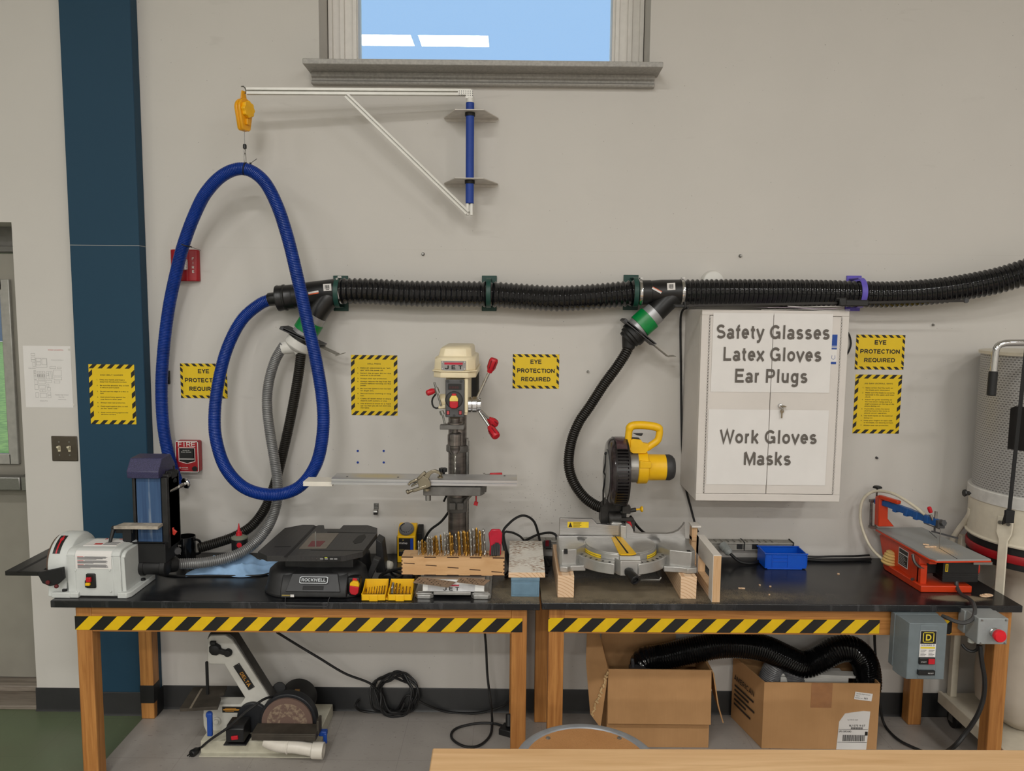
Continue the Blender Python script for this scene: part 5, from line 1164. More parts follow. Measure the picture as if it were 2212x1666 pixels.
for a, b in ((fx0, mid0), (mid1, fx1)):
    m.prism([(a+0.012, -0.562), (b-0.012, -0.562), (b, -0.55), (b, -0.09), (a, -0.09), (a, -0.54)], TT, TT+0.0165, 'z'); m.box(a+0.006, b-0.005, -0.557, -0.095, TT+0.016, TT+0.022); m.box(a+0.012, b-0.01, -0.552, -0.1, TT+0.022, TT+0.027)
m.box(mid0, mid1, -0.552, -0.1, TT+0.012, TT+0.027)
base_ = build('base', m, ALU, t, bevel=0.003)
m = wm(t); ta = math.atan2(0.013, 0.042); M0 = m.M; c = Vector(((at(924, 1272, -0.545).x+at(1026, 1272, -0.545).x)/2, -0.5448, TT+0.0395)); hw_ = (at(1026, 1272, -0.545).x-at(924, 1272, -0.545).x)/2
m.M = M0 @ Matrix.Translation(c) @ Matrix.Rotation(-ta, 4, 'X'); m.box(-hw_, hw_, -0.0012, 0.001, -0.0125, 0.0125); m.k = 1; m.box(-0.037, 0.03, -0.002, 0, 0.0055, 0.012); m.k = 2
for ch, x in (('J', -0.025), ('E', -0.001), ('T', 0.023)): m.text(ch, 0.0185, x, -0.0105, -0.0022, 'CENTER', 0.02, 0.0155)
build('maker_label', m, [mat('label_white', (214, 214, 216), 0.4), mat('label_red', (186, 24, 52), 0.4), INK], base_, flat=True, normals=False)
m = wm(t); m.lathe([(0.055, 0), (0.055, 0.03), (0.04, 0.036)], (DPX, COLY, TT+0.07), (0, 0, 1), 36); m.cyl((DPX, COLY, TT+0.07), (DPX, COLY, 1.62), 0.039, n=40); build('column', m, GUNM, t)
rk = wm(t); rx = DPX+0.041; rk.box(rx-0.002, rx+0.006, COLY-0.012, COLY+0.012, TT+0.12, 1.335)
for i in range(76): rk.box(rx+0.006, rx+0.0095, COLY-0.011, COLY+0.011, TT+0.12+i*0.0058, TT+0.1228+i*0.0058)
build('rack_strip', rk, STEEL, t)
m = wm(t); zc_ = at(985, 968, -0.2).z; m.lathe([(0.046, 0), (0.048, 0.003), (0.048, 0.025), (0.045, 0.028)], (DPX, COLY, zc_-0.014), (0, 0, 1), 36); build('rack_collar', m, CAST, t, bevel=0.001)
# table
tz = 1.203
tbx0, tbx1 = at(915, 1065, -0.5).x, at(1038, 1065, -0.5).x
m = wm(t); m.prism([(tbx0, -0.515), (tbx1, -0.515), (tbx1+0.015, -0.48), (tbx1+0.015, -0.34), (tbx1-0.02, -0.3), (tbx0+0.02, -0.3), (tbx0, -0.34)], tz-0.042, tz-0.006, 'z')
m.prism([(tbx0+0.035, -0.505), (tbx1-0.02, -0.505), (tbx1-0.035, -0.47), (tbx0+0.06, -0.47)], tz-0.007, tz, 'z'); m.box(tbx0+0.03, tbx1-0.015, -0.46, -0.31, tz-0.007, tz)
m.prism([(-0.34, tz-0.03), (-0.34, tz-0.06), (-0.24, tz-0.075), (-0.24, tz-0.02)], DPX-0.03, DPX+0.03, 'x'); m.prism([(tbx1-0.03, -0.42), (tbx1+0.02, -0.42), (tbx1+0.02, -0.36), (tbx1-0.03, -0.36)], tz-0.05, tz-0.03, 'z')
tab = build('work_table', m, CAST, t, bevel=0.003)
m = wm(t); z1, z0 = at(985, 1072, -0.2).z, at(985, 1104, -0.2).z; m.lathe([(0.043, 0), (0.0445, 0.004), (0.0445, z1-z0)], (DPX, COLY, z0), (0, 0, 1), 36); m.box(DPX-0.03, DPX-0.003, COLY-0.062, COLY-0.03, z0+0.02, z0+0.05).box(DPX+0.003, DPX+0.03, COLY-0.062, COLY-0.03, z0+0.02, z0+0.05); m.prism([(DPX+0.03, z1-0.01), (tbx1, tz-0.045), (tbx1, tz-0.06), (DPX+0.03, z0+0.04)], COLY-0.05, COLY-0.02); build('table_bracket', m, CAST, tab, bevel=0.002)
c = at(925, 1077, -0.5); build('table_bolt', wm(t).cyl(c-Vector((0, 0, 0.008)), Vector((c.x, c.y, tz-.041)), 0.011, n=6), STEEL, tab)
build('lock_lever', wm(t).cyl(at(964, 1072, -0.26), at(959, 1083, -0.29), 0.0045, n=12), BLACKM, tab)
m = wm(t); m.boxc(at(1028, 1088, -0.4), (0.016, 0.008, 0.016), Euler((0, R(15), 0)).to_matrix()); q = at(1028.5, 1086, -0.4); m.cyl(q, Vector((q.x, q.y, tz-.045)), 0.003, n=8); build('wing_screw', m, RED, tab, bevel=0.002)
m = wm(t); a_, b_ = at(1058, 1024.5, -0.25), at(1085, 1023.5, -0.25); m.bar(a_, b_, 0.014, 0.009); build('table_crank_grip', m, RED, tab, bevel=0.003)
build('table_crank', wm(t).tube([at(1044, 1024, -0.25), at(1046, 1022.5, -0.25), at(1049, 1025, -0.25), at(1058, 1024.5, -0.25)], 0.002, 6), STEEL, tab)
# spindle
z = lambda y: at(983, y, SPY).z
sx = at(983, 950, SPY).x
m = wm(t); m.lathe([(0.021, 0), (0.021, z(903)-z(916))], (sx, SPY, z(916)), (0, 0, 1), 28); m.lathe([(0.03, 0), (0.03, 0.006), (0.024, 0.008)], (sx, SPY, z(916)), (0, 0, 1), 28); m.cyl((sx, SPY, z(936)), (sx, SPY, z(926)), 0.012, n=20); build('quill', m, GUNM, t)
g0, g1 = at(950, 921, SPY-0.03), at(1002, 921, SPY-0.03)
m = wm(t); m.prism([(g0.x, SPY-0.03), (g1.x, SPY-0.03), (g1.x, SPY+0.03), (sx, SPY+0.04), (g0.x, SPY+0.0)], z(926), z(916.5), 'z'); build('depth_stop_arm', m, CAST, t, bevel=0.002)
m = wm(t); h_ = z(937)-z(963); m.lathe([(0.013, 0), (0.0275, 0.002), (0.0275, h_), (0.022, h_+0.004)], (sx, SPY, z(963)), (0, 0, 1), 36); m.lathe([(0.014, 0), (0.0215, 0.012), (0.0225, z(962)-z(979))], (sx, SPY, z(980)), (0, 0, 1), 28)
for i in range(14):
    a = 2*PI*i/14; m.boxc((sx+0.0278*math.cos(a), SPY+0.0278*math.sin(a), z(950)), (0.004, 0.003, h_*0.85), Matrix.Rotation(a, 3, 'Z'))
build('chuck', m, GUNM, t, bevel=0.0006)
m = MB(); bit_mesh(m, (sx, SPY, z(980)), (0, 0, -1), 0.0042, z(978)-z(1026)-0.002, 0.05); solo('drill_bit', m, SILV, 'steel twist bit gripped in the drill press chuck', 'drill bit', angle=50)
# head
hy = -0.45; hz = lambda y, yy=hy: at(983, y, yy).z
hx0, hx1 = at(962, 860, hy).x, at(1003, 860, hy).x
m = wm(t); m.box(hx0, hx1+0.012, hy+0.012, -0.15, hz(898), hz(819)); m.box(hx1, hx1+0.014, hy+0.005, -0.3, hz(893), hz(817)); m.lathe([(0.05, 0), (0.05, 0.09)], (DPX, COLY, hz(893)+0.0), (0, 0, 1), 32); m.lathe([(0.03, 0), (0.03, 0.03)], (hx0+0.002, SPY+0.02, hz(872)), (-1, 0, 0), 24); m.prism([(hx0-0.03, hz(885)), (hx0, hz(884)), (hx0, hz(875)), (hx0-0.03, hz(880))], SPY-0.03, SPY)
head = build('head_casting', m, CREAM, t, bevel=0.004)
m = wm(t); m.box(hx0, hx1, hy, hy+0.014, hz(902), hz(820)); pan = build('control_panel', m, PANEL, t, bevel=0.004)
m = wm(t); a_, b_ = at(968, 829, hy), at(997, 842, hy); m.box(a_.x, b_.x, hy-0.0025, hy+0.002, b_.z, a_.z); m.k = 1
for i in range(4): 
    cx_ = a_.x+0.009+i*0.0095; zz = (a_.z+b_.z)/2-0.003
    for dz in (-0.004, 0, 0.004): m.box(cx_-0.0022, cx_+0.0022, hy-0.003, hy, zz+dz-0.0003, zz+dz+0.0003)
    for dx in (-0.0026, 0.0026): m.box(cx_+dx-0.0003, cx_+dx+0.0003, hy-0.003, hy, zz-0.004, zz+0.004)
build('speed_display', m, [BLACKP, mat('dark_red_segments', (110, 28, 36), 0.5)], pan, flat=True)
m = wm(t)
for px, py, r in ((967.5, 824, 0.006), (996, 824.5, 0.006), (981, 898, 0.0052)): c = at(px, py, hy); m.cyl(c+Vector((0, 0.003, 0)), c-Vector((0, 0.0008, 0)), r, n=16)
c = at(981, 864, hy); m.lathe([(0.036, 0), (0.03, 0.006), (0.0, 0.008)], c+Vector((0, 0.001, 0)), (0, -1, 0), 28, cap=False); m.box(c.x-0.014, c.x+0.014, hy-0.002, hy+0.002, hz(858), hz(846))
build('switch_surround', m, mat('surround_grey', (52, 52, 53), 0.5), pan)
m = wm(t); a_ = hz(881); b_ = hz(866); m.prism([(c.x-0.0165, b_), (c.x+0.0165, b_), (c.x+0.0165, a_+0.006), (c.x+0.009, a_), (c.x-0.009, a_), (c.x-0.0165, a_+0.006)], hy-0.022, hy-0.004); m.box(c.x-0.009, c.x+0.009, hy-0.012, hy-0.002, hz(855), hz(850)); sw = build('stop_paddle', m, RED, pan, bevel=0.003)
m = wm(t); m.prism([(c.x-0.0165, b_), (c.x+0.0165, b_), (c.x+0.0165, b_+0.01), (c.x+0.009, hz(854)), (c.x-0.009, hz(854)), (c.x-0.0165, b_+0.01)], hy-0.022, hy-0.004); build('stop_latch', m, mat('pale_yellow_latch', (238, 212, 110), 0.4), sw, bevel=0.002)
for px in (968, 994.5):
    c = at(px, 891.5, hy); m = wm(t); m.box(c.x-0.007, c.x+0.007, hy-0.002, hy+0.002, c.z-0.009, c.z+0.009); r_ = build('rocker_frame', m, BLACKM, pan)
    m = wm(t); m.box(c.x-0.005, c.x+0.005, hy-0.005, hy, c.z-0.007, c.z+0.007); build('rocker_switch', m, mat('rocker_red', (186, 70, 76), 0.4), r_, bevel=0.001)
# belt cover
kz = lambda y, yy: at(982, y, yy).z
kx0, kx1 = at(936, 800, -0.44).x, at(1028, 800, -0.44).x
m = wm(t)
def rr(x0, x1, y0, y1, c): return [(x0+c, y0), (x1-c, y0), (x1, y0+c), (x1, y1-c), (x1-c, y1), (x0+c, y1), (x0, y1-c), (x0, y0+c)]
zb0, zb1, zb2, zb3 = kz(816, -0.44), kz(803, -0.44), kz(773, -0.46), kz(746, -0.42)
m.prism(rr(kx0, kx1, -0.455, -0.06, 0.03), zb0, zb1, 'z'); m.prism(rr(kx0-0.005, kx1+0.005, -0.462, -0.055, 0.03), zb1, zb1+0.006, 'z'); 
M_ = len(m.v); a = rr(kx0+0.002, kx1-0.002, -0.456, -0.06, 0.03); b = rr(kx0+0.004, kx1-0.004, -0.452, -0.065, 0.03); c8 = rr(kx0+0.018, kx1-0.018, -0.43, -0.09, 0.02); d8 = rr(kx0+0.036, kx1-0.026, -0.41, -0.12, 0.02)
rings = [(a, zb1+0.006), (b, zb2-0.006), (rr(kx0+0.008, kx1-0.008, -0.446, -0.07, 0.03), zb2), (c8, zb2+0.003), (rr(kx0+0.025, kx1-0.021, -0.424, -0.1, 0.02), zb3-0.014), (d8, zb3-0.006)]
vs = [(p[0], p[1], z_) for ring, z_ in rings for p in ring]; fs = [tuple(range(7, -1, -1)), tuple(40+i for i in range(8))] + [(j*8+i, j*8+(i+1) % 8, (j+1)*8+(i+1) % 8, (j+1)*8+i) for j in range(5) for i in range(8)]
m.add(vs, fs)
cov = build('belt_cover', m, CREAM, t, bevel=0.004, angle=50)
m = wm(t); c = at(980, 791, -0.455); pw = 0.048
m.prism([(c.x-pw, c.z+0.02), (c.x+pw, c.z+0.02), (c.x+pw, c.z-0.014), (c.x+0.02, c.z-0.021), (c.x-0.02, c.z-0.021), (c.x-pw, c.z-0.014)], -0.4605, -0.45); m.k = 1; m.box(c.x-0.036, c.x+0.036, -0.4615, -0.45, c.z+0.006, c.z+0.014); m.k = 2
for ch, x in (('J', -0.026), ('E', 0.0), ('T', 0.027)): m.text(ch, 0.0205, c.x+x, c.z-0.0115, -0.462, 'CENTER', 0.024, 0.0165)
m.k = 3
for sx_, sz in ((-1, 1), (1, 1), (-1, -1), (1, -1)): m.cyl((c.x+sx_*0.043, -0.46, c.z+(0.016 if sz > 0 else -0.0105)), (c.x+sx_*0.043, -0.463, c.z+(0.016 if sz > 0 else -0.0105)), 0.0028, n=10)
build('name_plate', m, [mat('brushed_plate', (150, 148, 146), 0.35, 0.7), mat('label_red', (186, 24, 52)), INK, CHROME], cov, flat=True, normals=False)
m = wm(t); m.cyl((DPX+0.035, -0.1, hz(905)), (DPX+0.035, -0.1, hz(817)), 0.052, n=28); m.cyl((hx0-0.008, -0.3, hz(835)), (hx0+0.01, -0.3, hz(835)), 0.028, n=24); m.box(hx0-0.012, hx0, -0.28, -0.2, hz(900), hz(850)); build('motor', m, BLACKM, t, bevel=0.003)
# feed hub with three levers
hub = at(1008, 874, SPY); e = at(1035, 874, SPY)
m = wm(t); r = 0.031; m.lathe([(r, 0), (r, 0.014), (r*0.93, 0.015), (r*0.93, 0.018), (r*1.04, 0.019), (r*1.04, 0.036), (r*0.85, 0.037), (r*0.85, 0.052), (r*0.6, 0.054)], (hx1+0.012, SPY, hub.z), (1, 0, 0), 36); hb = build('feed_hub', m, CHROME, t, bevel=0.0008)
for (p0, p1, p2, yy) in (((1032, 858), (1057, 805), (1068, 775), SPY-0.02), ((1035, 884), (1056, 905), (1071, 917), SPY+0.06), ((1031, 883), (1057, 922), (1073, 944), SPY-0.07)):
    a_, b_, c_ = at(*p0, SPY), at(*p1, (SPY+yy)/2), at(*p2, yy)
    m = wm(t); m.cyl(a_, b_ + (c_-b_)*0.3, 0.0055, n=14); lv = build('feed_lever', m, CHROME, hb)
    d_ = (c_-b_).normalized(); ln = (c_-b_).length
    m = wm(t); m.lathe([(0.009, 0), (0.011, 0.004), (0.0115, 0.01), (0.0155, 0.016), (0.017, ln*0.75), (0.0165, ln-0.003), (0.014, ln), (0.006, ln+0.0005)], b_, d_, 18)
    q = d_.to_track_quat('Z', 'Y'); m.k = 1
    for k in range(6):
        a = 2*PI*k/6; m.bar(b_ + d_*0.02 + q @ Vector((0.0164*math.cos(a), 0.0164*math.sin(a), 0)), b_ + d_*(ln-0.008) + q @ Vector((0.0172*math.cos(a), 0.0172*math.sin(a), 0)), 0.0035, 0.0015, q @ Vector((math.cos(a), math.sin(a), 0)))
    build('grip', m, [RED, mat('grip_groove', (110, 10, 24), 0.5)], lv)
# depth rod
m = wm(t); m.cyl(at(938, 826, -0.44), at(953, 877, -0.44), 0.004, n=12); m.cyl(at(955, 893, -0.44), at(961, 916, -0.44), 0.004, n=12); m.cyl(at(941, 838, -0.44), at(945, 850, -0.44), 0.01, n=8); m.cyl(at(953, 888, -0.44), at(956, 896, -0.44), 0.009, n=8); build('depth_rod', m, STEEL, t)
m = wm(t); m.lathe([(0.006, 0), (0.011, 0.004), (0.0125, 0.012), (0.0115, 0.03), (0.008, 0.034)], at(938, 844, -0.44), at(919, 851, -0.46)-at(938, 844, -0.44), 14); build('depth_knob', m, RED, t)
m = wm(t); cable(m, [at(941, 852, -0.43), at(934, 862, -0.42), at(934, 874, -0.42), at(940, 882, -0.42), at(952, 880, -0.42)], 0.0035); build('sensor_wire', m, BLACKM, t)
solo('power_cord', cable(MB(), [(DPX-0.02, -0.14, at(968, 1090, -0.14).z), at(955, 1125, -0.12), at(930, 1145, -0.1), at(918, 1165, -0.08), at(908, 1195, -0.07), at(900, 1215, -0.1)], 0.0055), BLACKM, 'black cord curving behind the drill press column down to the bench', 'cord')
# fence and clamp
FALU = mat('extruded_aluminium', (196, 196, 198), 0.3, 0.7, var=0.04, stretch=(1, 30, 30))
fxa, fxb = at(719, 1040, -0.5).x, at(1117, 1034, -0.5).x
zf0 = tz+0.0012
m = MB(); zt_ = 1.228
m.prism([(-0.525, zf0), (-0.525, zf0+0.009), (-0.519, zf0+0.0105), (-0.519, zf0+0.0135), (-0.525, zf0+0.015), (-0.525, zt_-0.002), (-0.522, zt_), (-0.425, zt_), (-0.425, zf0)], fxa, fxb, 'x')
m.k = 1; m.box(fxa+0.01, fxb-0.01, -0.5185, -0.5175, zf0+0.0108, zf0+0.0132)
for px, py in ((750, 1032), (860, 1033), (1090, 1030)): c = atz(px, py-1.5, zt_); m.cyl(c-Vector((0, 0, .001)), c+Vector((0, 0, .0015)), 0.004, n=10)
solo('drill_fence', m, [FALU, DKGREY], 'long aluminium fence across the drill press table', 'fence')
a_, b_ = at(656, 1041, -0.5), at(728, 1041, -0.5)
solo('white_block', MB().box(a_.x, b_.x, -0.455, -0.415, zf0+0.008, zf0+0.038).box(a_.x, b_.x, -0.5, -0.455, zf0+0.02-0.012, zf0+0.024) if False else MB().box(a_.x, fxa-0.0005, -0.51, -0.43, at(690, 1051, -.51).z, at(690, 1041, -.51).z), mat('white_hdpe', (228, 222, 210), 0.45, var=0.02), 'white plastic block on the left end of the aluminium fence', 'block', bevel=0.001)
NICK = mat('nickel_plate', (150, 142, 124), 0.28, 0.85, var=0.06)
cy_ = -0.535
P_ = lambda px, py, yy=cy_: at(px, py, yy)
t = thing('locking_clamp', 'nickel locking c-clamp gripping the fence to the drill table', 'clamp', P_(905, 1066))
m = wm(t); ja = [P_(915, 1029), P_(922, 1021), P_(931, 1016), P_(941, 1014.5), P_(949, 1018), P_(953, 1026)]
jb = [P_(953, 1028), P_(945, 1023), P_(938, 1021), P_(931, 1025), P_(927, 1033), P_(921, 1040), P_(912, 1043)]
m.prism([(p.x, p.z) for p in ja+jb], cy_-0.006, cy_+0.006); body = [P_(915, 1027), P_(926, 1034), P_(930, 1042), P_(931, 1050), P_(918, 1056), P_(905, 1052), P_(902, 1038)]
m.prism([(p.x, p.z) for p in body], cy_-0.009, cy_+0.009); build('jaw_body', m, NICK, t, bevel=0.002)
m = wm(t); m.bar(P_(919, 1020), P_(903, 1035), 0.02, 0.012, (0, 0, 1)); m.bar(P_(903, 1035), P_(885, 1043), 0.018, 0.01); m.bar(P_(885, 1043), P_(883, 1048), 0.018, 0.01); build('upper_handle', m, NICK, t, bevel=0.003)
m = wm(t); m.bar(P_(922, 1050), P_(892, 1060), 0.02, 0.013); m.cyl(P_(893, 1059), P_(882, 1063), 0.006, n=14); m.cyl(P_(884, 1061.5), P_(878, 1064), 0.009, n=14); m.bar(P_(912, 1038), P_(888, 1051), 0.012, 0.006); build('lower_handle', m, NICK, t, bevel=0.003)
m = wm(t); m.cyl(P_(953, 1022, -0.52), P_(951, 1030, -0.515), 0.006, n=12); m.cyl(P_(951, 1029, -0.515), P_(951, 1032, -0.515), 0.011, n=16); build('swivel_pad', m, NICK, t); build('swivel_pad', wm(t).cyl(P_(922, 1055), P_(922, 1060), 0.014, n=16), NICK, t)
m = MB(); c = at(957, 1016, -0.4)
for k in range(6): a = PI/3*k; m.cyl(c+Vector((0.011*math.cos(a), 0.011*math.sin(a), -0.006)), c+Vector((0.011*math.cos(a), 0.011*math.sin(a), 0.008)), 0.006, n=10)
m.cyl(c-Vector((0, 0, 0.006)), c+Vector((0, 0, 0.007)), 0.011, n=18); m.cyl(c-Vector((0, 0, 0.02)), c, 0.008, n=12)
m.cyl(c-Vector((0, 0, c.z-tz)), c, 0.005, n=10)
solo('fence_knob', m, BLACKP, 'black star knob standing behind the aluminium fence', 'knob')

# ---------------------------------------------------------------- wooden bit rack on the drill press base
rz0, rz1, ry0, ry1 = TT+0.0755, 0.9125, -0.505, -0.417
rx0, rx1 = at(867.5, 1225, ry0).x, at(1089.5, 1225, ry0).x
t = thing('bit_rack', 'laser cut plywood drill bit rack on the drill press base', 'rack', ((rx0+rx1)/2, (ry0+ry1)/2, rz0))
m = wm(t); m.box(rx0, rx1, ry0, ry1, rz0, rz1); m.k = 1; W_ = rx1-rx0
for i in range(5):
    a = rx0 + W_*(0.0+i*0.2215); m.box(a, a+W_*0.113, ry0-0.0005, ry0+0.003, rz1-0.0032, rz1+0.0003); m.box(a, a+W_*0.113, ry0-0.0005, ry0+0.003, rz0-0.0003, rz0+0.002)
    b = rx0 + W_*(0.02+i*0.2135); zz = rz0 + (rz1-rz0)*(0.64-i*0.108); m.M = Matrix.Translation(-t.location) @ Matrix.Translation((b+W_*0.054, 0, zz)) @ Matrix.Rotation(R(3.5), 4, 'Y'); m.box(-W_*0.054, W_*0.054, ry0-0.0006, ry0+0.003, -0.0016, 0.0016); m.M = Matrix.Translation(-t.location)
for i in range(4):
    for a, b in ((rx0-0.0003, rx0+0.004), (rx1-0.004, rx1+0.0003)): m.box(a, b, ry0-0.0005, ry0+0.003, rz0+0.009+i*0.0148, rz0+0.0155+i*0.0148)
for j in range(3):
    for i in range(9): m.cyl((rx0+0.032+i*0.0055, ry0+0.022+j*0.011, rz1-0.001), (rx0+0.032+i*0.0055, ry0+0.022+j*0.011, rz1+0.0004), 0.0013, n=6)
    for i in range(26): m.cyl((rx0+0.09+i*0.0112, ry0+0.02+j*0.016, rz1-0.001), (rx0+0.09+i*0.0112, ry0+0.02+j*0.016, rz1+0.0004), 0.0022+i*0.00012, n=8)
build('box_body', m, [BIRCH, mat('laser_burn', (62, 34, 18), 0.7)], t, flat=True)
spec = [(902.5, 1168, .0035, 'S'), (906, 1170, .0035, 'S'), (909, 1167, .0035, 'G'), (912, 1165, .0035, 'G'), (915.5, 1169, .0035, 'G'), (918, 1171, .0035, 'G'), (922.5, 1160, .004, 'S'), (926, 1159, .004, 'S'), (929, 1162, .004, 'S'), (932, 1158, .004, 'S'), (934.5, 1161, .004, 'G'),
        (938.5, 1157, .0042, 'G'), (941.5, 1156, .0042, 'G'), (944, 1165, .0042, 'G'), (952, 1155, .004, 'G'), (959, 1150, .0045, 'S'), (965.5, 1152, .0048, 'S'), (969, 1151, .0048, 'S'), (972.5, 1149, .0055, 'G'), (976, 1156, .005, 'G'), (983.5, 1153, .0048, 'S'), (991, 1147, .0058, 'G'),
        (996.5, 1147, .005, 'S'), (1001, 1146, .0055, 'G'), (1005, 1147, .0055, 'G'), (1010, 1148, .005, 'G'), (1013, 1145, .005, 'G'), (1016, 1144, .005, 'S'), (1021.5, 1140, .006, 'S'), (1028.5, 1139.5, .0062, 'G'), (1036, 1145.5, .0062, 'G'), (1045, 1142, .0066, 'S')]
for i, (px, py, r, k) in enumerate(spec):
    yy = (-0.478, -0.462, -0.445)[i % 3]; x_ = at(px+2, 1190, yy).x; h_ = at(px, py, yy).z - rz1; m = MB()
    bit_mesh(m, (x_, yy, rz1+0.0006), (rg.uniform(-0.05, -0.01)-(0.02 if i > 13 else 0), rg.uniform(-0.03, 0.03), 1), r, h_, 0.02)
    solo('drill_bit', m, BRASS if k == 'G' else SILV, '%s twist bit in the plywood rack, %s from the left' % ('gold' if k == 'G' else 'silver', ORD[i]), 'drill bit', 'twist bits standing in the plywood rack', angle=50)
a = at(1071, 1198, -0.475)
t = thing('bit_pouch', 'red plastic pouch of grey drill bits standing on plywood rack', 'pouch', (a.x, -0.475, rz1))
po = [at(px, py, -0.475) for px, py in ((1057, 1199), (1058, 1175), (1055, 1152), (1062, 1143), (1080, 1143), (1085, 1152), (1084, 1172), (1082, 1199))]
m = wm(t); m.prism([(p.x, max(p.z, rz1+0.0005)) for p in po], -0.482, -0.468); build('pouch_body', m, mat('red_film', (182, 24, 50), 0.25, var=0.1), t, bevel=0.004)
m = wm(t)
for i, x in enumerate((-0.016, -0.0085, -0.001, 0.0065, 0.013)): m.cyl((a.x+x, -0.485, rz1+0.003), (a.x+x+0.002, -0.485, rz1+0.045+0.006*(2-abs(i-2.4))), 0.004, n=10)
build('bit_bundle', m, DKGREY, t)
PLATE = mat('dusty_gauge_plate', (142, 126, 112), 0.45, 0.3, var=0.12)
for q, lab, hx in ((((892, 1258.5), (905, 1246.5), (985, 1257), (968, 1269)), 'perforated metal plate, left of the crossed pair on the drill base', -1), (((986, 1257.5), (994, 1247.5), (1060, 1253), (1045, 1265)), 'perforated metal plate, right of the crossed pair on the drill base', 1)):
    zz = TT+0.0715; p = [atz(*c, zz+0.002) for c in q]; m = MB()
    if hx > 0: pass
    m.prism([(v.x, v.y) for v in p], zz, zz+0.002, 'z'); m.k = 1
    for i in range(9):
        for j in range(4):
            u, v = (i+0.8)/10.5, (j+0.8)/4.6; c = (p[0]*(1-u)+p[3]*u)*(1-v) + (p[1]*(1-u)+p[2]*u)*v
            if (i*7+j*3) % 4: m.cyl((c.x, c.y, zz+0.001), (c.x, c.y, zz+0.0024), 0.002+0.0008*((i+j) % 3), n=8)
    solo('gauge_plate', m, [PLATE, BLACKM], lab, 'gauge plate', 'perforated plates')
# ---------------------------------------------------------------- miter saw on its two blocks
blk = TT + 0.0905
for x0, x1, lab in ((at(1204.5, 1270, -.535).x, at(1240, 1270, -.535).x, 'raw wooden block under the left foot of the miter saw'), (at(1470, 1270, -.535).x, at(1504.5, 1270, -.535).x, 'raw wooden block under the right foot of the miter saw')):
    solo('wood_block', MB().box(x0, x1, -0.537, -0.14, TT+0.0004, blk), PINE_Y, lab, 'block', 'blocks under the miter saw', bevel=0.002)
GUARD = mat('smoked_guard', (46, 38, 40), 0.18, var=0.3, vscale=20, coat=0.4)
SAWF = mat('machined_fence', (176, 174, 172), 0.32, 0.85, var=0.08, stretch=(1, 20, 20))
t = thing('miter_saw', 'yellow and silver compound miter saw raised on two wood blocks', 'miter saw', (0.455, -0.36, blk))
WT = 0.94
m = wm(t)
m.prism([(.194, -.3), (.194, -.475), (.207, -.483), (.263, -.47), (.309, -.401), (.28, -.36), (.28, -.3)], 0.876, WT, 'z')
m.prism([(.735, -.3), (.735, -.475), (.715, -.496), (.635, -.47), (.594, -.39), (.62, -.36), (.62, -.3)], 0.876, WT, 'z')
m.prism([(.196, -.32), (.196, -.5), (.225, -.505), (.24, -.49), (.3, -.485), (.3, -.4), (.28, -.32)], blk+0.0005, 0.878, 'z'); m.prism([(.738, -.32), (.738, -.5), (.7, -.508), (.68, -.495), (.61, -.485), (.61, -.4), (.63, -.32)], blk+0.0005, 0.878, 'z')
m.box(.22, .71, -.34, -.2, 0.872, 0.925)
def arc(r, a0, a1, n, c=(.449, -.375)): return [(c[0]+r*math.cos(R(a0+(a1-a0)*i/n)), c[1]+r*math.sin(R(a0+(a1-a0)*i/n))) for i in range(n+1)]
for a0, a1 in ((196, 256), (284, 344)): m.prism(arc(.192, a0, a1, 16) + arc(.152, a1, a0, 16), 0.868, 0.912, 'z')
build('base', m, ALU, t, bevel=0.003)
m = wm(t)
for a0, a1 in ((200, 254), (286, 340)):
    for i in range(6):
        a = R(a0 + (a1-a0)*(i+0.5)/6); c = Vector((.449+.178*math.cos(a), -.375+.178*math.sin(a), 0.9118)); m.boxc(c, (0.011, 0.008, 0.0016), Matrix.Rotation(a, 3, 'Z'))
build('detent_notches', m, BLACKM, t, flat=True)
m = wm(t)
for x in (.213, .7): m.box(x, x+0.014, -.489, -.47, 0.925, 0.9405)
build('clamp_socket', m, BLACKM, t, flat=True)
m = wm(t); m.cyl((.449, -.378, .872), (.449, -.378, .936), .147, n=72); m.cyl((.449, -.378, .934), (.449, -.378, WT+0.0005), .1415, n=72)
m.prism([(.40, -.5), (.498, -.5), (.512, -.545), (.505, -.555), (.428, -.555), (.42, -.545)], 0.862, 0.922, 'z'); m.prism([(-.5, .862), (-.5, WT), (-.535, WT-0.004), (-.552, .915), (-.552, .862)], .425, .507, 'x'); m.prism([(.36, -.45), (.53, -.45), (.507, -.52), (.425, -.52)], .9, .937, 'z')
tt = build('turntable', m, ALU, t, bevel=0.002)
m = wm(t); m.prism([(.421, -.305), (.466, -.305), (.492, -.528), (.47, -.542), (.43, -.542), (.424, -.53)], WT, WT+0.003, 'z'); m.k = 1; m.prism([(.437, -.305), (.442, -.305), (.463, -.525), (.455, -.525)], WT+0.001, WT+0.0036, 'z'); build('kerf_plate', m, [TOOLY, BLACKM], tt, flat=True)
m = wm(t)
for a0, a1 in ((188, 232), (308, 350)):
    for i in range(10):
        b0, b1 = R(a0+(a1-a0)*i/10), R(a0+(a1-a0)*(i+1)/10); P = lambda a, z, r=.1478: (.449+r*math.cos(a), -.378+r*math.sin(a), z)
        m.k = 0; m.quad(P(b0, .89), P(b1, .89), P(b1, .925), P(b0, .925)); m.k = 1
        for zz in (.918, .91, .902, .895): m.quad(P(b0, zz-.0012, .1482), P(b1, zz-.0012, .1482), P(b1, zz+.0012, .1482), P(b0, zz+.0012, .1482))
build('angle_label', m, [mat('label_yellow', (232, 198, 40), 0.5), mat('label_olive', (130, 110, 40), 0.6)], tt, flat=True, normals=False)
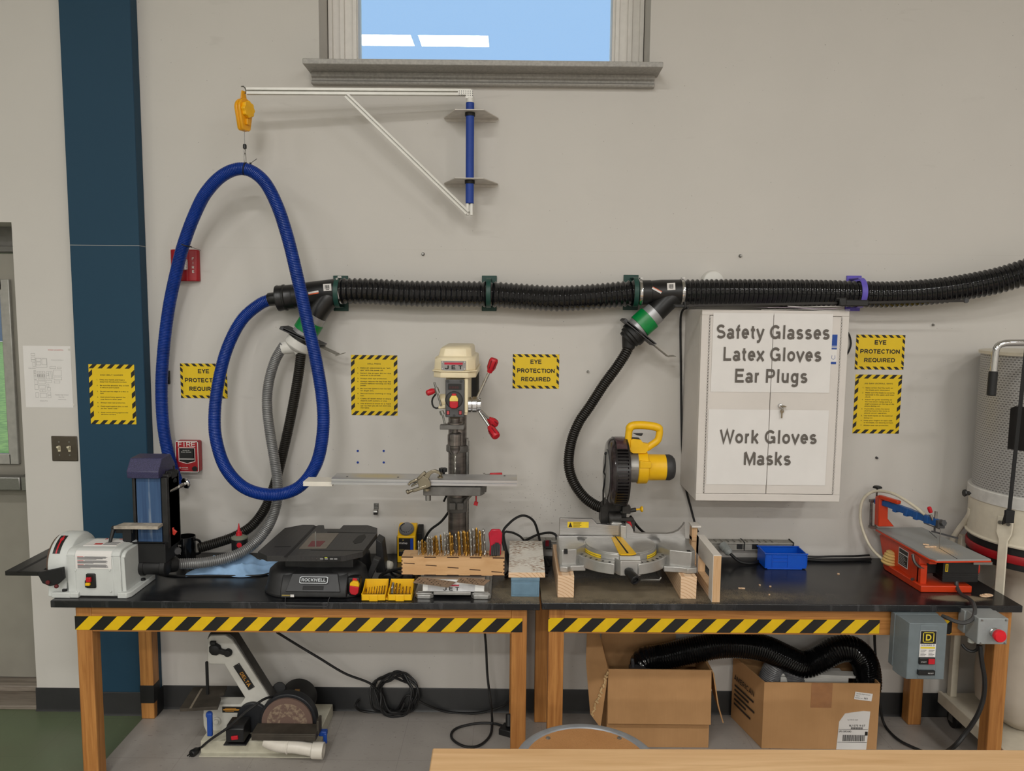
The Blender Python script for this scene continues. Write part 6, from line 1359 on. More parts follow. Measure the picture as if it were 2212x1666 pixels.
m = wm(t); a_, b_ = at(1357, 1234, -.553), at(1371, 1252, -.6); d_ = (b_-a_).normalized(); m.lathe([(.013, -0.01), (.016, 0), (.019, .006), (.017, .022), (.021, .045), (.019, .06), (.012, .062), (.01, .05)], a_, d_, 20); build('miter_knob', m, BLACKP, tt, bevel=0.001)
m = wm(t); m.tube([at(1383, 1253, -.5), at(1424, 1253.5, -.49), at(1427, 1249, -.485), at(1416, 1233, -.42)], 0.0045, 6); build('stand_rod', m, STEEL, t)
# fences
F = lambda px, py, y=-.3: (at(px, py, y).x, at(px, py, y).z)
m = wm(t); m.prism([F(*p) for p in ((1208, 1120), (1209, 1118.5), (1279, 1120), (1289, 1131), (1336, 1134), (1336, 1155), (1208, 1154))], -.312, -.296); m.prism([F(1206, 1155), F(1322, 1155), F(1340, 1172), F(1206, 1172)], -.32, -.29); build('fence', m, SAWF, t, bevel=0.001)
cu = [(1351, 1129)] + [(1351+13*math.sin(R(i*15))*1.0+i*0.6, 1129+20*(1-math.cos(R(i*15)))) for i in range(1, 7)] + [(1380, 1151), (1440, 1152)] + [(1453, 1150), (1464, 1145), (1472, 1137), (1478, 1128)]
m = wm(t); m.prism([F(*p) for p in cu + [(1479.5, 1173), (1343, 1173), (1351, 1150)]], -.312, -.292); build('fence', m, SAWF, t)
m = wm(t); p0, p1 = at(1226, 1127.5, -.3125), at(1271.5, 1140.5, -.3125); m.box(p0.x, p1.x, -.3135, -.312, p1.z, p0.z); m.k = 1; h_ = p0.z-p1.z; m.prism([(p0.x+.004, p1.z+.003), (p0.x+.02, p1.z+.003), (p0.x+.012, p0.z-.002)], -.3142, -.312)
for i in range(4): m.box(p0.x+.024, p0.x+.058-(i % 2)*.006, -.314, -.312, p0.z-.005-i*.0055, p0.z-.003-i*.0055)
build('warning_label', m, [mat('label_yellow', (232, 198, 40)), INK], t, flat=True)
# pivot and arm
m = wm(t); c = at(1330, 1140, -.26); m.prism([F(1318, 1158, -.27), F(1312, 1135, -.27), F(1322, 1125, -.27), F(1340, 1126, -.27), F(1350, 1136, -.27), F(1350, 1160, -.27)], -.295, -.2); m.prism([F(1337, 1155, -.27), F(1337, 1128, -.27), F(1350, 1130, -.27), F(1350, 1162, -.27), F(1346, 1168, -.27)], -.318, -.26)
build('pivot_block', m, ALU, t, bevel=0.003)
m = wm(t); m.prism([F(*p, -.22) for p in ((1296, 1128), (1297, 1093), (1306, 1085), (1322, 1060), (1346, 1075), (1352, 1098), (1350, 1130))], -.25, -.17); m.cyl(at(1314, 1120, -.25), at(1341, 1120, -.25), .03, n=24); m.cyl(at(1340, 1107, -.26), at(1374, 1101, -.26), .009, n=14); m.boxc(at(1352, 1100, -.26), (.035, .04, .03)); m.boxc(at(1353, 1122, -.27), (.06, .02, .014)); m.boxc(at(1362, 1135, -.24), (.03, .05, .05)); m.cyl(at(1346, 1086, -.26), at(1354, 1085, -.26), .006, n=12)
build('saw_arm', m, mat('dusty_saw_arm', (44, 42, 40), 0.5, 0.2, var=0.5, vscale=24), t, bevel=0.002)
m = wm(t); m.cyl(at(1374, 1101, -.26), at(1384, 1100, -.26), .004, n=12); m.lathe([(.004, 0), (.01, .004), (.0125, .006), (.0125, .011), (.01, .013)], at(1382, 1100, -.26), (1, 0, .05), 18); build('lock_pin', m, TOOLY, t)
m = wm(t); m.boxc(at(1359, 1131, -.27), (.016, .012, .03), Euler((0, R(-20), 0)).to_matrix()); build('bevel_pointer', m, RED, t)
# blade guard: axis x
gc = Vector((at(1334, 1018, -.3).x, -.3, at(1334, 1018, -.3).z)); gr = .143
m = wm(t); m.lathe([(gr*.7, -.046), (gr*.86, -.044), (gr*.95, -.034), (gr*.985, -.022), (gr*.92, -.016), (gr*.92, .024), (gr*.985, .028), (gr*.95, .036), (gr*.8, .04)], gc, (1, 0, 0), 72)
gd = build('blade_guard', m, GUARD, t)
m = wm(t)
for i in range(26):
    a = R(112 + i*150/25); c = gc + Vector((.005, gr*.955*math.cos(a), gr*.955*math.sin(a))); m.boxc(c, (.046, .0075, .013), Matrix.Rotation(a-PI/2, 3, 'X'))
for x in (-.02, .03): m.lathe([(gr*.985, -.003), (gr*1.005, -.003), (gr*1.005, .003), (gr*.985, .003)], gc+Vector((x, 0, 0)), (1, 0, 0), 72, closed=True)
build('guard_ribs', m, mat('guard_dark', (26, 24, 25), 0.25), gd)
m = wm(t); m.lathe([(gr*.68, 0), (gr*.7, .004), (gr*.6, .008), (.0, .009)], gc+Vector((-.046, -.02, -.005)), (-1, 0, 0), 48, cap=False); build('side_plate', m, mat('side_plate_grey', (156, 156, 154), .4, .2), gd)
m = wm(t); m.tube([at(1309, 982, -.34), at(1308, 1000, -.34), at(1304, 1020, -.34), at(1308, 1028, -.34), at(1303, 1060, -.32), at(1303, 1090, -.27)], .0035, 6); m.ball(at(1309, 980, -.34), .007); build('guard_link', m, BLACKM, gd)
m = wm(t); m.lathe([(gr*1.0, -.02), (gr*1.012, -.012), (gr*1.012, .02), (gr*1.0, .026)], gc, (1, 0, 0), 72); 
m.v = m.v; n_keep = [f for f in m.f if len(f) == 4 and all((m.v[i].z + t.location.z) > gc.z+gr*.72 for i in f)]; m.f = n_keep; m.mi = [0]*len(m.f)
build('upper_guard', m, mat('maroon_smoked_top', (72, 50, 54), 0.2, coat=0.3), gd)
my = -.3
ma = at(1357, 1009, my); mz = ma.z; X = lambda px: at(px, 1009, my).x
m = wm(t); m.lathe([(.062, 0), (.066, .004), (.066, X(1375)-X(1357)+.006), (.05, X(1377)-X(1357)+.006)], (X(1356), my, mz+.002), (1, 0, 0), 36); m.box(X(1357), X(1374), my-.068, my-.05, mz-.002, mz+.012); build('gear_case', m, mat('gear_case_alu', (150, 148, 144), 0.38, 0.75), t, bevel=0.002)
m = wm(t); m.lathe([(.064, 0), (.069, .003), (.068, X(1396)-X(1374)), (.058, X(1398)-X(1374)), (.055, X(1400)-X(1374)), (.053, X(1440)-X(1374))], (X(1374), my, mz), (1, 0, 0), 40); m.prism([(X(1376), mz+.01), (X(1400), mz+.01), (X(1400), mz+.035), (X(1376), mz+.04)], my-.071, my-.05); build('motor_body', m, TOOLY, t, bevel=0.002)
m = wm(t); L_ = X(1457)-X(1436); m.lathe([(.0535, 0), (.054, L_*.45), (.049, L_*.75), (.038, L_*.96), (.02, L_)], (X(1436), my, mz), (1, 0, 0), 36)
for i in range(14): a = R(110+i*11); m.bar(Vector((X(1445), my, mz)) + Vector((0, .052*math.cos(a), .052*math.sin(a))), Vector((X(1454.5), my, mz)) + Vector((0, .043*math.cos(a), .043*math.sin(a))), .003, .003, (0, math.cos(a), math.sin(a)))
build('motor_cap', m, mat('charcoal_plastic', (48, 48, 49), 0.5), t)
hy_ = -.32
lp = [at(px, py, hy_) for px, py in ((1357, 970), (1357.5, 945), (1360, 926), (1366, 920), (1380, 918.5), (1400, 919.5), (1418, 923), (1424.5, 929), (1423, 945), (1419, 953), (1406, 962), (1394, 969), (1376, 969))]
m = wm(t); sp_ = spline(lp + [lp[0]], .006)[:-1]
Z_ = at(1357, 925, hy_).z
m.tube(sp_, [.0155 + (.0015 if p.z > Z_-.004 else -.001) for p in sp_], 14, closed=True)
m.prism([F(*p, hy_) for p in ((1362, 975), (1361, 950), (1366, 947), (1383, 949), (1388, 956), (1400, 958), (1398, 972), (1393, 978), (1366, 978))], hy_-.016, hy_+.016)
hd = build('handle', m, TOOLY, t, bevel=0.003)
m = wm(t); m.prism([F(*p, hy_) for p in ((1367, 936), (1389, 936), (1385, 942), (1376, 940))], hy_-.009, hy_+.009); m.prism([F(*p, hy_) for p in ((1363, 948), (1365, 945), (1380, 946), (1384, 950))], hy_-.011, hy_+.011); build('trigger', m, BLACKP, hd, bevel=0.002)
solo('power_cord', cable(MB(), [at(1362, 1116, -.22), at(1375, 1135, -.18), at(1390, 1150, -.14), at(1410, 1163, -.12), at(1430, 1180, -.1), at(1450, 1192, -.09)], .006), BLACKM, 'black cord trailing down behind the miter saw fence', 'cord')

# ---------------------------------------------------------------- board on blue tin
t = thing('blue_tin', 'small blue grey metal box under the stained board', 'tin', ((at(1104, 1280, -.53).x+at(1165, 1280, -.53).x)/2, -.47, TT))
x0, x1 = at(1104, 1280, -.53).x, at(1165, 1280, -.53).x; zt = at(1134, 1249, -.53).z
BTIN = mat('blue_grey_tin', (106, 136, 156), 0.42, var=0.05)
m = wm(t); m.box(x0, x1, -.53, -.41, TT+.0005, zt-.013); m.M = m.M; m.prism([(x0+.006, TT+.008), (x1-.006, TT+.008), (x1-.006, zt-.022), (x0+.006, zt-.022)], -.5315, -.529); build('box_body', m, BTIN, t, bevel=0.002)
build('box_lid', wm(t).box(x0-.001, x1+.001, -.5315, -.409, zt-.0125, zt), BTIN, t, bevel=0.0015)
p = [atz(px, py, zt+.02) for px, py in ((1098.5, 1237.5), (1177.5, 1237.5), (1171, 1169), (1101, 1169))]
ST = NT('stained_white_board').set(0.7); v = ST.coord('World', (30, 110, 1)); v2 = ST.coord('World'); n1 = ST.noise(v, 2.0, 1, 0.4); n2 = ST.noise(v2, 9, 2)
x_, y_, z_ = ST.sep(v2); ST.col(ST.mix(ST.math('MULTIPLY', ST.ramp(n1, (0.56, (0, 0, 0)), (0.58, (1, 1, 1))), ST.ramp(n2, (0.42, (0.1, 0.1, 0.1)), (0.52, (1, 1, 1)))), rgb((236, 231, 221)), rgb((138, 90, 40))))
m = MB().prism([(q.x, q.y) for q in p], zt+.0006, zt+.0206, 'z'); m.k = 0; m.mi = [0, 1, 0, 0, 0, 0] if len(m.f) == 6 else m.mi
solo('stained_board', m, [PINE_Y, ST.m], 'white painted board with brown drill marks lying on the blue tin', 'board')

# ---------------------------------------------------------------- white faced jig
WPAINT = mat('white_melamine', (222, 216, 208), 0.5, var=0.02)
t = thing('wooden_jig', 'white faced pine jig standing between miter saw and blue bin', 'jig', (0.80, -.36, TT))
xa, xb = 0.7835, 0.8135; zj = at(1548, 1200, -.568).z; yb_ = atz(1522, 1155.5, zj).y
m = wm(t)
for y0, y1, z0, z1 in ((-.568, -.515, TT+.0005, zj-.003), (yb_, yb_-.035, TT+.03, zj-.003), (-.515, yb_-.035, zj-.075, zj-.003), (-.515, yb_-.035, TT+.03, TT+.042)):
    m.box(xa, xb, min(y0, y1), max(y0, y1), z0, z1)
build('pine_frame', m, PINE_Z, t, bevel=0.0006)
m = wm(t); m.box(xa, xb, -.568, yb_, zj-.003, zj); m.box(xa-.0012, xa, -.568, -.515, TT+.001, zj).box(xa-.0012, xa, -.515, yb_, zj-.075, zj).box(xa-.0012, xa, yb_-.035, yb_, TT+.03, zj); build('white_facing', m, WPAINT, t, flat=True)
m = wm(t); m.prism([(-.515, TT+.0005), (-.14, TT+.0005), (-.14, TT+.03), (-.515, TT+.03)], xa, xb-.004, 'x'); build('bottom_rail', m, PINE_Y, t, bevel=0.0006)
zq = at(1509, 1138, -.2).z
m = wm(t); m.box(xa, xb-.006, -.205, -.165, TT+.03, zq); m.box(xa, xb-.006, -.215, -.16, TT+.055, TT+.07); m.box(xa, xb-.006, -.212, -.16, zq-.06, zq-.045); build('notched_post', m, PINE_Z, t, bevel=0.0006)
build('post_cap', wm(t).box(xa-.003, xb+.006, -.218, -.155, zq, zq+.008), WPAINT, t, bevel=0.001)

# ---------------------------------------------------------------- raceway, bin, cords
za, zb = at(1650, 1190, -.062).z, at(1650, 1174, -.062).z
STRIP = mat('grey_raceway', (150, 147, 140), 0.45, 0.3, var=0.06)
rx0, rx1 = at(1130, 1180, -.06).x, at(1714, 1180, -.06).x
t = thing('outlet_strip', 'long grey outlet strip along the wall behind the benches', 'outlet strip', ((rx0+rx1)/2, -.03, za))
m = wm(t); m.box(rx0, rx1, -.055, -.001, za, zb).box(rx0, rx1, -.06, -.055, zb-.006, zb).box(rx0, rx1, -.06, -.055, za, za+.004)
build('channel', m, STRIP, t, bevel=0.002)
m = wm(t); n = 40
for i in range(n): x = rx0+.02+i*(rx1-rx0-.08)/n; m.prism([(x, -.05), (x+.018, -.05), (x+.013, -.012), (x-.005, -.012)], zb, zb+.003, 'z')
build('vent_cover', m, STRIP, t, flat=True)
for px in (1598, 1631, 1185): c = at(px, 1181, -.057); build('socket', wm(t).box(c.x-.013, c.x+.013, -.058, -.05, c.z-.012, c.z+.013), BLACKP, t, bevel=0.001)
c = at(1184, 1172, -.06); m = wm(t); m.box(c.x-.02, c.x+.014, -.064, -.05, za+.003, zb+.002); build('switch_plate', m, DKGREY, t, bevel=0.002)
m = wm(t); m.box(c.x-.012, c.x+.004, -.068, -.06, c.z-.016, c.z+.012); build('switch', m, mat('dark_red_switch', (120, 20, 34), 0.3), t, bevel=0.001)
m = wm(t); 
for px in (1608, 1714): x = at(px, 1180, -.06).x; m.box(x-.002, x+.002, -.0615, -.001, za-.001, zb+.004)
build('joint_band', m, BLACKM, t)
a_, b_ = at(1559, 1176, -.075), at(1577, 1196, -.12)
m = MB(); d_ = (b_-a_).normalized(); m.lathe([(.014, 0), (.02, .004), (.021, .03), (.018, .032), (.019, .05), (.012, .058), (.008, .062)], a_, d_, 24)
solo('twist_plug', m, mat('grey_plug', (138, 142, 140), 0.4), 'grey twist lock plug hanging from the outlet strip by the jig', 'plug')
yy = -.13
solo('power_cord', cable(MB(), [b_, (1.02, -.125, TT+.016), (1.08, -.12, TT+.007), (1.15, -.07, TT+.006), (1.3, -.055, TT+.007), (1.42, -.07, TT+.007), (1.55, -.06, TT+.007), (1.64, -.05, TT+.008)], .007), BLACKM, 'thick black cord from the grey plug toward the scroll saw', 'cord')
solo('power_cord', cable(MB(), [(1.3, -.05, TT+.022), (1.38, -.055, TT+.018), (1.46, -.052, TT+.02), (1.56, -.045, TT+.02), (1.64, -.03, TT+.02)], .0045), BLACKM, 'thinner black cord lying over the thick one right of the blue bin', 'cord')
bx0, bx1 = at(1652, 1215, -.175).x, at(1742, 1215, -.175).x
t = thing('parts_bin', 'blue open front stacking parts bin on the right bench', 'bin', ((bx0+bx1)/2, -.125, TT))
BIN = mat('bin_blue', (6, 82, 196), 0.35, var=0.03)
zf = at(1695, 1196, -.175).z; zk = at(1680, 1180, -.075).z
m = wm(t); m.box(bx0+.006, bx1-.006, -.165, -.07, TT+.004, TT+.008)
m.prism([(bx0+.004, TT+.004), (bx1-.004, TT+.004), (bx1, zf), (bx0, zf)], -.178, -.174); m.prism([(bx0+.004, TT+.004), (bx1-.004, TT+.004), (bx1, zk), (bx0, zk)], -.075, -.071)
for xs in (bx0, bx1-.004): m.prism([(-.178, TT+.004), (-.072, TT+.004), (-.072, zk), (-.1, zk), (-.178, zf)], xs, xs+.004, 'x')
m.box(bx0-.004, bx1+.004, -.182, -.174, zf-.004, zf+.001); m.box(bx0-.004, bx1+.004, -.078, -.066, zk-.004, zk)
m.box(bx0+.01, bx1-.02, -.182, -.17, TT+.0005, TT+.006); m.box(bx1-.004, bx1+.006, -.17, -.12, TT+.012, zf-.01)
for z in (zf-.018, zf-.026, zf-.03): pass
m.box(bx0+.03, bx0+.032, -.181, -.177, TT+.01, zf-.004).box(bx0+.098, bx0+.1, -.181, -.177, TT+.01, zf-.004).box(bx0+.03, bx0+.1, -.181, -.177, zf-.02, zf-.018).box(bx0+.03, bx0+.1, -.181, -.177, zf-.036, zf-.034)
build('bin_shell', m, BIN, t, bevel=0.001)
for i, (pts, r, lab) in enumerate((([(.0, -.25, TT+.012), at(1085, 1160, -.2), at(1100, 1131, -.18), at(1128, 1114, -.16), at(1152, 1125, -.14), at(1163, 1155, -.12), at(1168, 1185, -.1), (.13, -.1, TT+.02)], .0055, 'tall arch of black cord behind the red pouch and stained board'),
        ([(.0, -.24, TT+.03), at(1088, 1156, -.17), at(1103, 1150, -.15), at(1122, 1158, -.13), at(1132, 1168, -.1)], .005, 'low bend of black cord left of the outlet strip'),
        ([at(1135, 1168, -.09), at(1160, 1156, -.11), at(1185, 1151, -.14), at(1200, 1155, -.16), at(1203, 1166, -.17)], .0055, 'short black cord plugged beside the left wing of the miter saw'),
        ([(-.02, -.3, TT+.006), (.02, -.22, TT+.03), (.08, -.15, TT+.045), (.14, -.14, TT+.04), (.17, -.2, TT+.01)], .005, 'black cord heap behind the blue tin, upper loop'),
        ([(-.02, -.33, TT+.006), (.03, -.27, TT+.012), (.1, -.24, TT+.025), (.16, -.28, TT+.008)], .005, 'black cord heap behind the blue tin, lower loop'))):
    solo('power_cord', cable(MB(), pts, r), BLACKM, lab, 'cord')
solo('cord_bundle', cable(MB(), [(-.53, -.2, TT+.006), (-.5, -.27, TT+.01), (-.45, -.33, TT+.012), (-.5, -.4, TT+.008), (-.54, -.36, TT+.014), (-.5, -.3, TT+.02), (-.43, -.27, TT+.02), (-.4, -.34, TT+.006)], .006), BLACKM, 'looped black cord between the blade saw and the bit rack', 'cord')
m = MB(); m.lathe([(.014, 0), (.018, .01), (.02, .03), (.016, .045), (.008, .05)], (-.545, -.26, TT+.03), (1, -.4, .1), 18)
solo('white_plug', m, mat('off_white_plastic', (206, 202, 190), 0.5), 'off-white plug end right of the black blade saw', 'plug')

# ---------------------------------------------------------------- scroll saw
ORG = mat('orange_paint', (202, 58, 18), 0.36, var=0.04)
SBLU = mat('saw_arm_blue', (26, 82, 148), 0.4, var=0.1)
t = thing('scroll_saw', 'orange scroll saw with blue arm and grey table', 'scroll saw', (1.76, -.28, TT))
ZS = .9215
m = wm(t); m.prism([(1.644, -.17), (1.66, -.44), (1.866, -.44), (1.866, -.15), (1.84, -.12), (1.66, -.12)], TT+.0005, TT+.028, 'z')
m.prism([(-.40, TT+.026), (-.40, TT+.13), (-.37, ZS-.02), (-.08, ZS-.02), (-.055, ZS-.035), (-.1, TT+.03), (-.12, TT+.026)], 1.668, 1.70, 'x')
m.box(1.668, 1.695, -.415, -.385, TT+.026, TT+.105)
build('base_frame', m, ORG, t, bevel=0.003)
m = wm(t); pts = [(1.649, -.062), (1.864, -.045), (1.902, -.488), (1.682, -.5), (1.667, -.475)]
m.prism(pts, ZS-.006, ZS, 'z'); m.k = 1; g0, g1 = atz(2030, 1185, ZS), atz(2068, 1208, ZS); m.bar(g0+Vector((0, 0, .0003)), g1+Vector((0, 0, .0003)), .0022, .001)
t_ = NT('grey_saw_table').set(.5, .25); v = t_.coord('World'); x_, y_, z_ = t_.sep(v); fn = t_.noise(v, 330, 2, .6); bt = atz(2036, 1189, ZS)
d_ = t_.math('ADD', t_.math('POWER', t_.math('ABSOLUTE', t_.math('MULTIPLY', t_.math('SUBTRACT', x_, bt.x), 19)), 2.0), t_.math('POWER', t_.math('ABSOLUTE', t_.math('MULTIPLY', t_.math('SUBTRACT', y_, bt.y), 13)), 2.0))
mk = t_.node('ShaderNodeClamp'); t_.link(t_.math('MULTIPLY', t_.math('SUBTRACT', t_.math('ADD', fn, t_.math('MULTIPLY', t_.math('POWER', 2.718, t_.math('MULTIPLY', d_, -1.0)), .34)), .66), 7), mk.inputs[0])
t_.col(t_.mix(mk.outputs[0], rgb((158, 160, 160)), rgb((226, 196, 156))))
plt = build('saw_table', m, [t_.m, BLACKM], t)
m = wm(t); m.prism([(p[0]+(.004 if p[0] < 1.75 else -.004)*-1, p[1]) for p in pts], ZS-.014, ZS-.006, 'z'); m.box(1.67, 1.70, -.47, -.07, ZS-.03, ZS-.012); build('table_rim', m, ORG, plt, bevel=0.002)
m = wm(t); m.box(1.84, 1.915, -.48, -.44, ZS-.026, ZS-.015); build('rear_bracket', m, STEEL, plt)
# label on the left cheek
m = wm(t); m.quad((1.667, -.235, .816), (1.667, -.315, .816), (1.667, -.315, .89), (1.667, -.235, .89)); m.k = 1; m.quad((1.6665, -.239, .82), (1.6665, -.311, .82), (1.6665, -.311, .866), (1.6665, -.239, .866)); m.quad((1.6665, -.239, .87), (1.6665, -.311, .87), (1.6665, -.311, .887), (1.6665, -.239, .887)); m.k = 2
for i in range(6): m.quad((1.666, -.245, .825+i*.0066), (1.666, -.305+.01*(i % 3), .825+i*.0066), (1.666, -.305+.01*(i % 3), .828+i*.0066), (1.666, -.245, .828+i*.0066))
build('spec_label', m, [PAPER, BLACKP, mat('label_grey2', (150, 150, 150))], t, flat=True, normals=False)
m = wm(t); c = Vector((1.662, -.175, TT+.03)); m.lathe([(.03, 0), (.034, .006), (.028, .012), (.032, .018), (.026, .024), (.03, .03), (.024, .036), (.027, .042), (.02, .048), (.022, .054), (.014, .06)], c + Vector((-.004, 0, 0)), (.12, -.1, 1), 28); build('air_bellows', m, mat('cream_rubber', (214, 180, 112), 0.6), t)
hp = [at(1918, 1212, -.17), at(1900, 1203, -.15), at(1878, 1178, -.11), at(1862, 1140, -.08), at(1858, 1110, -.07), at(1863, 1082, -.075), at(1878, 1066, -.09), at(1898, 1061, -.12), at(1930, 1067, -.19), at(1965, 1087, -.26), at(1998, 1112, -.32)]
build('blower_tube', cable(wm(t), hp, .0065, 10), mat('milky_tube', (204, 196, 176), 0.3, var=0.05), t)
m = wm(t); A0, A1 = at(1904, 1086, -.09), at(2026, 1130, -.37)
m.prism([F(*p, -.1) for p in ((1895, 1137), (1897, 1076), (1907, 1072), (1917, 1078), (1916, 1120), (1930, 1137))], -.11, -.07); m.bar(at(1900, 1073, -.1), at(1943, 1086, -.2), .022, .016); build('rear_frame', m, ORG, t, bevel=0.004)
m = wm(t); m.bar(at(1893, 1083, -.06), at(1915, 1088, -.12), .026, .022); m.bar(at(1912, 1086, -.115), A1, .02, .028); k_ = (A1-A0)
for f in (.25, .45, .62, .8): c = A0.lerp(A1, f); m.bar(c, c + k_.normalized()*.02, .027, .034)
build('upper_arm', m, SBLU, t, bevel=0.002)
m = wm(t); m.cyl(at(1882, 1086, -.05), at(1881, 1138, -.05), .006, n=12); m.cyl(at(1894, 1064, -.06), at(1891, 1138, -.05), .004, n=10); m.bar(at(1878, 1138, -.05), at(1893, 1140, -.05), .02, .012); m.bar(at(1879, 1083, -.05), at(1898, 1080, -.05), .02, .012); build('tension_rod', m, GUNM, t)
m = wm(t); c = at(1895, 1056, -.06); m.lathe([(.01, 0), (.022, .004), (.02, .011), (.008, .014)], c, (0, 0, 1), 5); m.cyl(c, at(1894, 1066, -.06), .004); build('tension_knob', m, BLACKP, t, bevel=0.002)
m = wm(t); m.boxc(at(2030, 1132, -.375), (.03, .025, .032)); m.cyl(at(2034, 1130, -.385), at(2040, 1130, -.4), .013, n=6); m.cyl(at(2019, 1137, -.36), at(2019, 1148, -.36), .004); m.bar(at(2013, 1148, -.36), at(2069, 1163, -.34), .007, .007); m.bar(at(2007, 1148, -.37), at(2024, 1163, -.4), .003, .003); m.bar(at(1996, 1130, -.34), at(2030, 1143, -.38), .005, .004); build('blade_clamp', m, DKGREY, t, bevel=0.001)
bt = atz(2029, 1186, ZS); m = wm(t); m.box(bt.x-.0012, bt.x+.0012, bt.y-.0012, bt.y+.0012, ZS-.002, at(2031, 1143, bt.y).z); build('saw_blade', m, STEEL, t)
m = wm(t); m.cyl(at(2010, 1112, -.35), at(2015, 1124, -.355), .0055, n=10); m.cyl(at(2022, 1105, -.35), at(2021, 1124, -.355), .0055, n=10); build('tool_shafts', m, GUNM, t)
m = wm(t); m.lathe([(.006, 0), (.0085, .004), (.0085, .022), (.005, .026)], at(2011, 1108, -.35), at(2005, 1091, -.345)-at(2011, 1108, -.35), 14); build('red_cap', m, RED, t)
m = wm(t); mx0, mx1 = at(2012, 1240, -.38).x, at(2112, 1240, -.42).x
c = Vector((1.765, -.36, .855)); m.cyl((1.70, -.3, .855), (1.80, -.33, .855), .045, n=28); m.boxc((1.733, -.35, .86), (.07, .06, .075)); build('motor', m, BLACKM, t, bevel=0.003)
m = wm(t); q0, q1 = at(2038, 1215, -.43), at(2112, 1258, -.43); m.box(q0.x, q1.x, -.43, -.36, q1.z, ZS-.016); 
for i in range(4): m.box(q0.x-.002, q1.x+.002, -.4305, -.36, q1.z+.008+i*.009, q1.z+.0105+i*.009)
build('switch_box', m, BLACKP, t, bevel=0.005)
m = wm(t); m.cyl((q1.x-.03, -.385, .858), (q1.x+.012, -.385, .858), .04, n=28); build('motor_cap', m, mat('red_orange_cap', (206, 48, 28), 0.35), t, bevel=0.006)
m = wm(t); c = at(2045, 1227, -.432); m.box(c.x-.005, c.x+.006, -.4325, -.429, c.z-.016, c.z+.016); m.k = 1; m.box(c.x-.001, c.x+.002, -.433, -.43, c.z-.012, c.z+.012); build('caution_label', m, [mat('label_yellow', (232, 198, 40)), INK], t, flat=True)
m = wm(t); a = [at(px, py, -.41) for px, py in ((1972, 1198), (1974, 1210), (1982, 1222), (1995, 1228))]; m.tube(spline(a, .008), .006, 6); build('bevel_scale', m, STEEL, t)
m = wm(t); c = at(1965, 1257, -.42); m.cyl((1.66, -.38, TT+.035), (1.65, -.385, TT+.035), .006, n=6); build('base_bolt', m, STEEL, t)
cp = [at(2066, 1256, -.425), at(2067, 1268, -.435), at(2076, 1284, -.48), at(2092, 1293, -.54), at(2103, 1305, -.6), at(2106, 1322, -.635), at(2100, 1338, -.65), at(2082, 1346, -.65), at(2062, 1342, -.64), at(2046, 1335, -.62), at(2036, 1331, -.6)]
solo('power_cord', cable(MB(), cp, .0075), mat('grey_cable', (62, 62, 62), 0.5), 'grey cord looping from the scroll saw over the bench edge to the starter box', 'cord')
for i, (px, py, l, w2, lab) in enumerate(((2000, 1178, .022, .008, 'pale wood offcut lying on the scroll saw table'), (2010, 1183, .05, .004, 'thin wood sliver lying on the scroll saw table beside the blade'))):
    c = atz(px, py, ZS+.001); m = MB().boxc(c + Vector((0, 0, .003)), (l, w2, .005), Matrix.Rotation(-.3+i*.4, 3, 'Z')); solo('wood_offcut', m, PINE_Y, lab, 'offcut', 'wood scraps')
for px, py, l, lab in ((1602, 1272, .026, 'long wood splinter on the bench right of the jig'), (1641, 1265, .007, 'small wood chip in front of the blue bin, left of two'), (1664, 1268, .008, 'small wood chip in front of the blue bin, right of two'), (1662, 1286, .006, 'tiny wood chip near the front edge below the blue bin'), (1811, 1241, .009, 'wood chip lying alone between the blue bin and scroll saw')):
    c = atz(px, py, TT); m = MB().boxc(c + Vector((0, 0, .0022)), (l, .005, .004), Matrix.Rotation(rg.uniform(-.5, .5), 3, 'Z')); solo('wood_chip', m, PINE_Y, lab, 'wood chip', 'wood scraps')
c = atz(2131, 1290, TT); m = MB()
for k in range(3): m.tube([(c.x + (k-1)*.009 + .016*math.cos(2*PI*i/20), c.y + .01*math.sin(2*PI*i/20) + k*.002, TT+.0045+k*.001) for i in range(20)], .0028, 6, True)
solo('wood_cutout', m, PINE_Y, 'small scroll sawn wooden loop near the right bench corner', 'cutout')

# ---------------------------------------------------------------- dust collector
DC = mat('cream_collector', (214, 206, 188), 0.38, var=0.03)
cx_, cy2, Rr = 2.228, -.275, .26
zr = at(2093, 1054, cy2).z; zbt = at(2090, 1160, cy2).z; ztop = at(2122, 758, cy2).z
t = thing('dust_collector', 'tall cream dust collector with grey perforated filter at right edge', 'dust collector', (cx_, cy2, 0))
m = wm(t); m.lathe([(Rr-.006, zbt), (Rr+.006, zbt+.004), (Rr+.008, zbt+.01), (Rr, zbt+.016), (Rr, zr-.03)], (cx_, cy2, 0), (0, 0, 1), 72); build('drum', m, DC, t)
m = wm(t); m.lathe([(Rr, zr-.05), (Rr+.006, zr-.05), (Rr+.007, zr-.004), (Rr+.003, zr), (Rr-.02, zr)], (cx_, cy2, 0), (0, 0, 1), 72); build('clamp_band', m, mat('light_band', (206, 204, 200), 0.4), t)
PF = NT('perforated_filter').set(0.45, 0.35); v = PF.coord('UV'); PB = PF.node('ShaderNodeTexBrick'); PF.link(v, PB.inputs['Vector'])
PB.inputs['Scale'].default_value = 1; PB.offset = 0.5; PB.inputs['Mortar Size'].default_value = .0034; PB.inputs['Mortar Smooth'].default_value = 0.25; PB.inputs['Brick Width'].default_value = .0155; PB.inputs['Row Height'].default_value = .0095
PB.inputs['Color1'].default_value = rgb((116, 114, 114)); PB.inputs['Color2'].default_value = rgb((126, 124, 122)); PB.inputs['Mortar'].default_value = rgb((178, 177, 176)); PF.col(PB.outputs['Color'])
PF.bump(PB.outputs['Fac'], 0.5, .002)
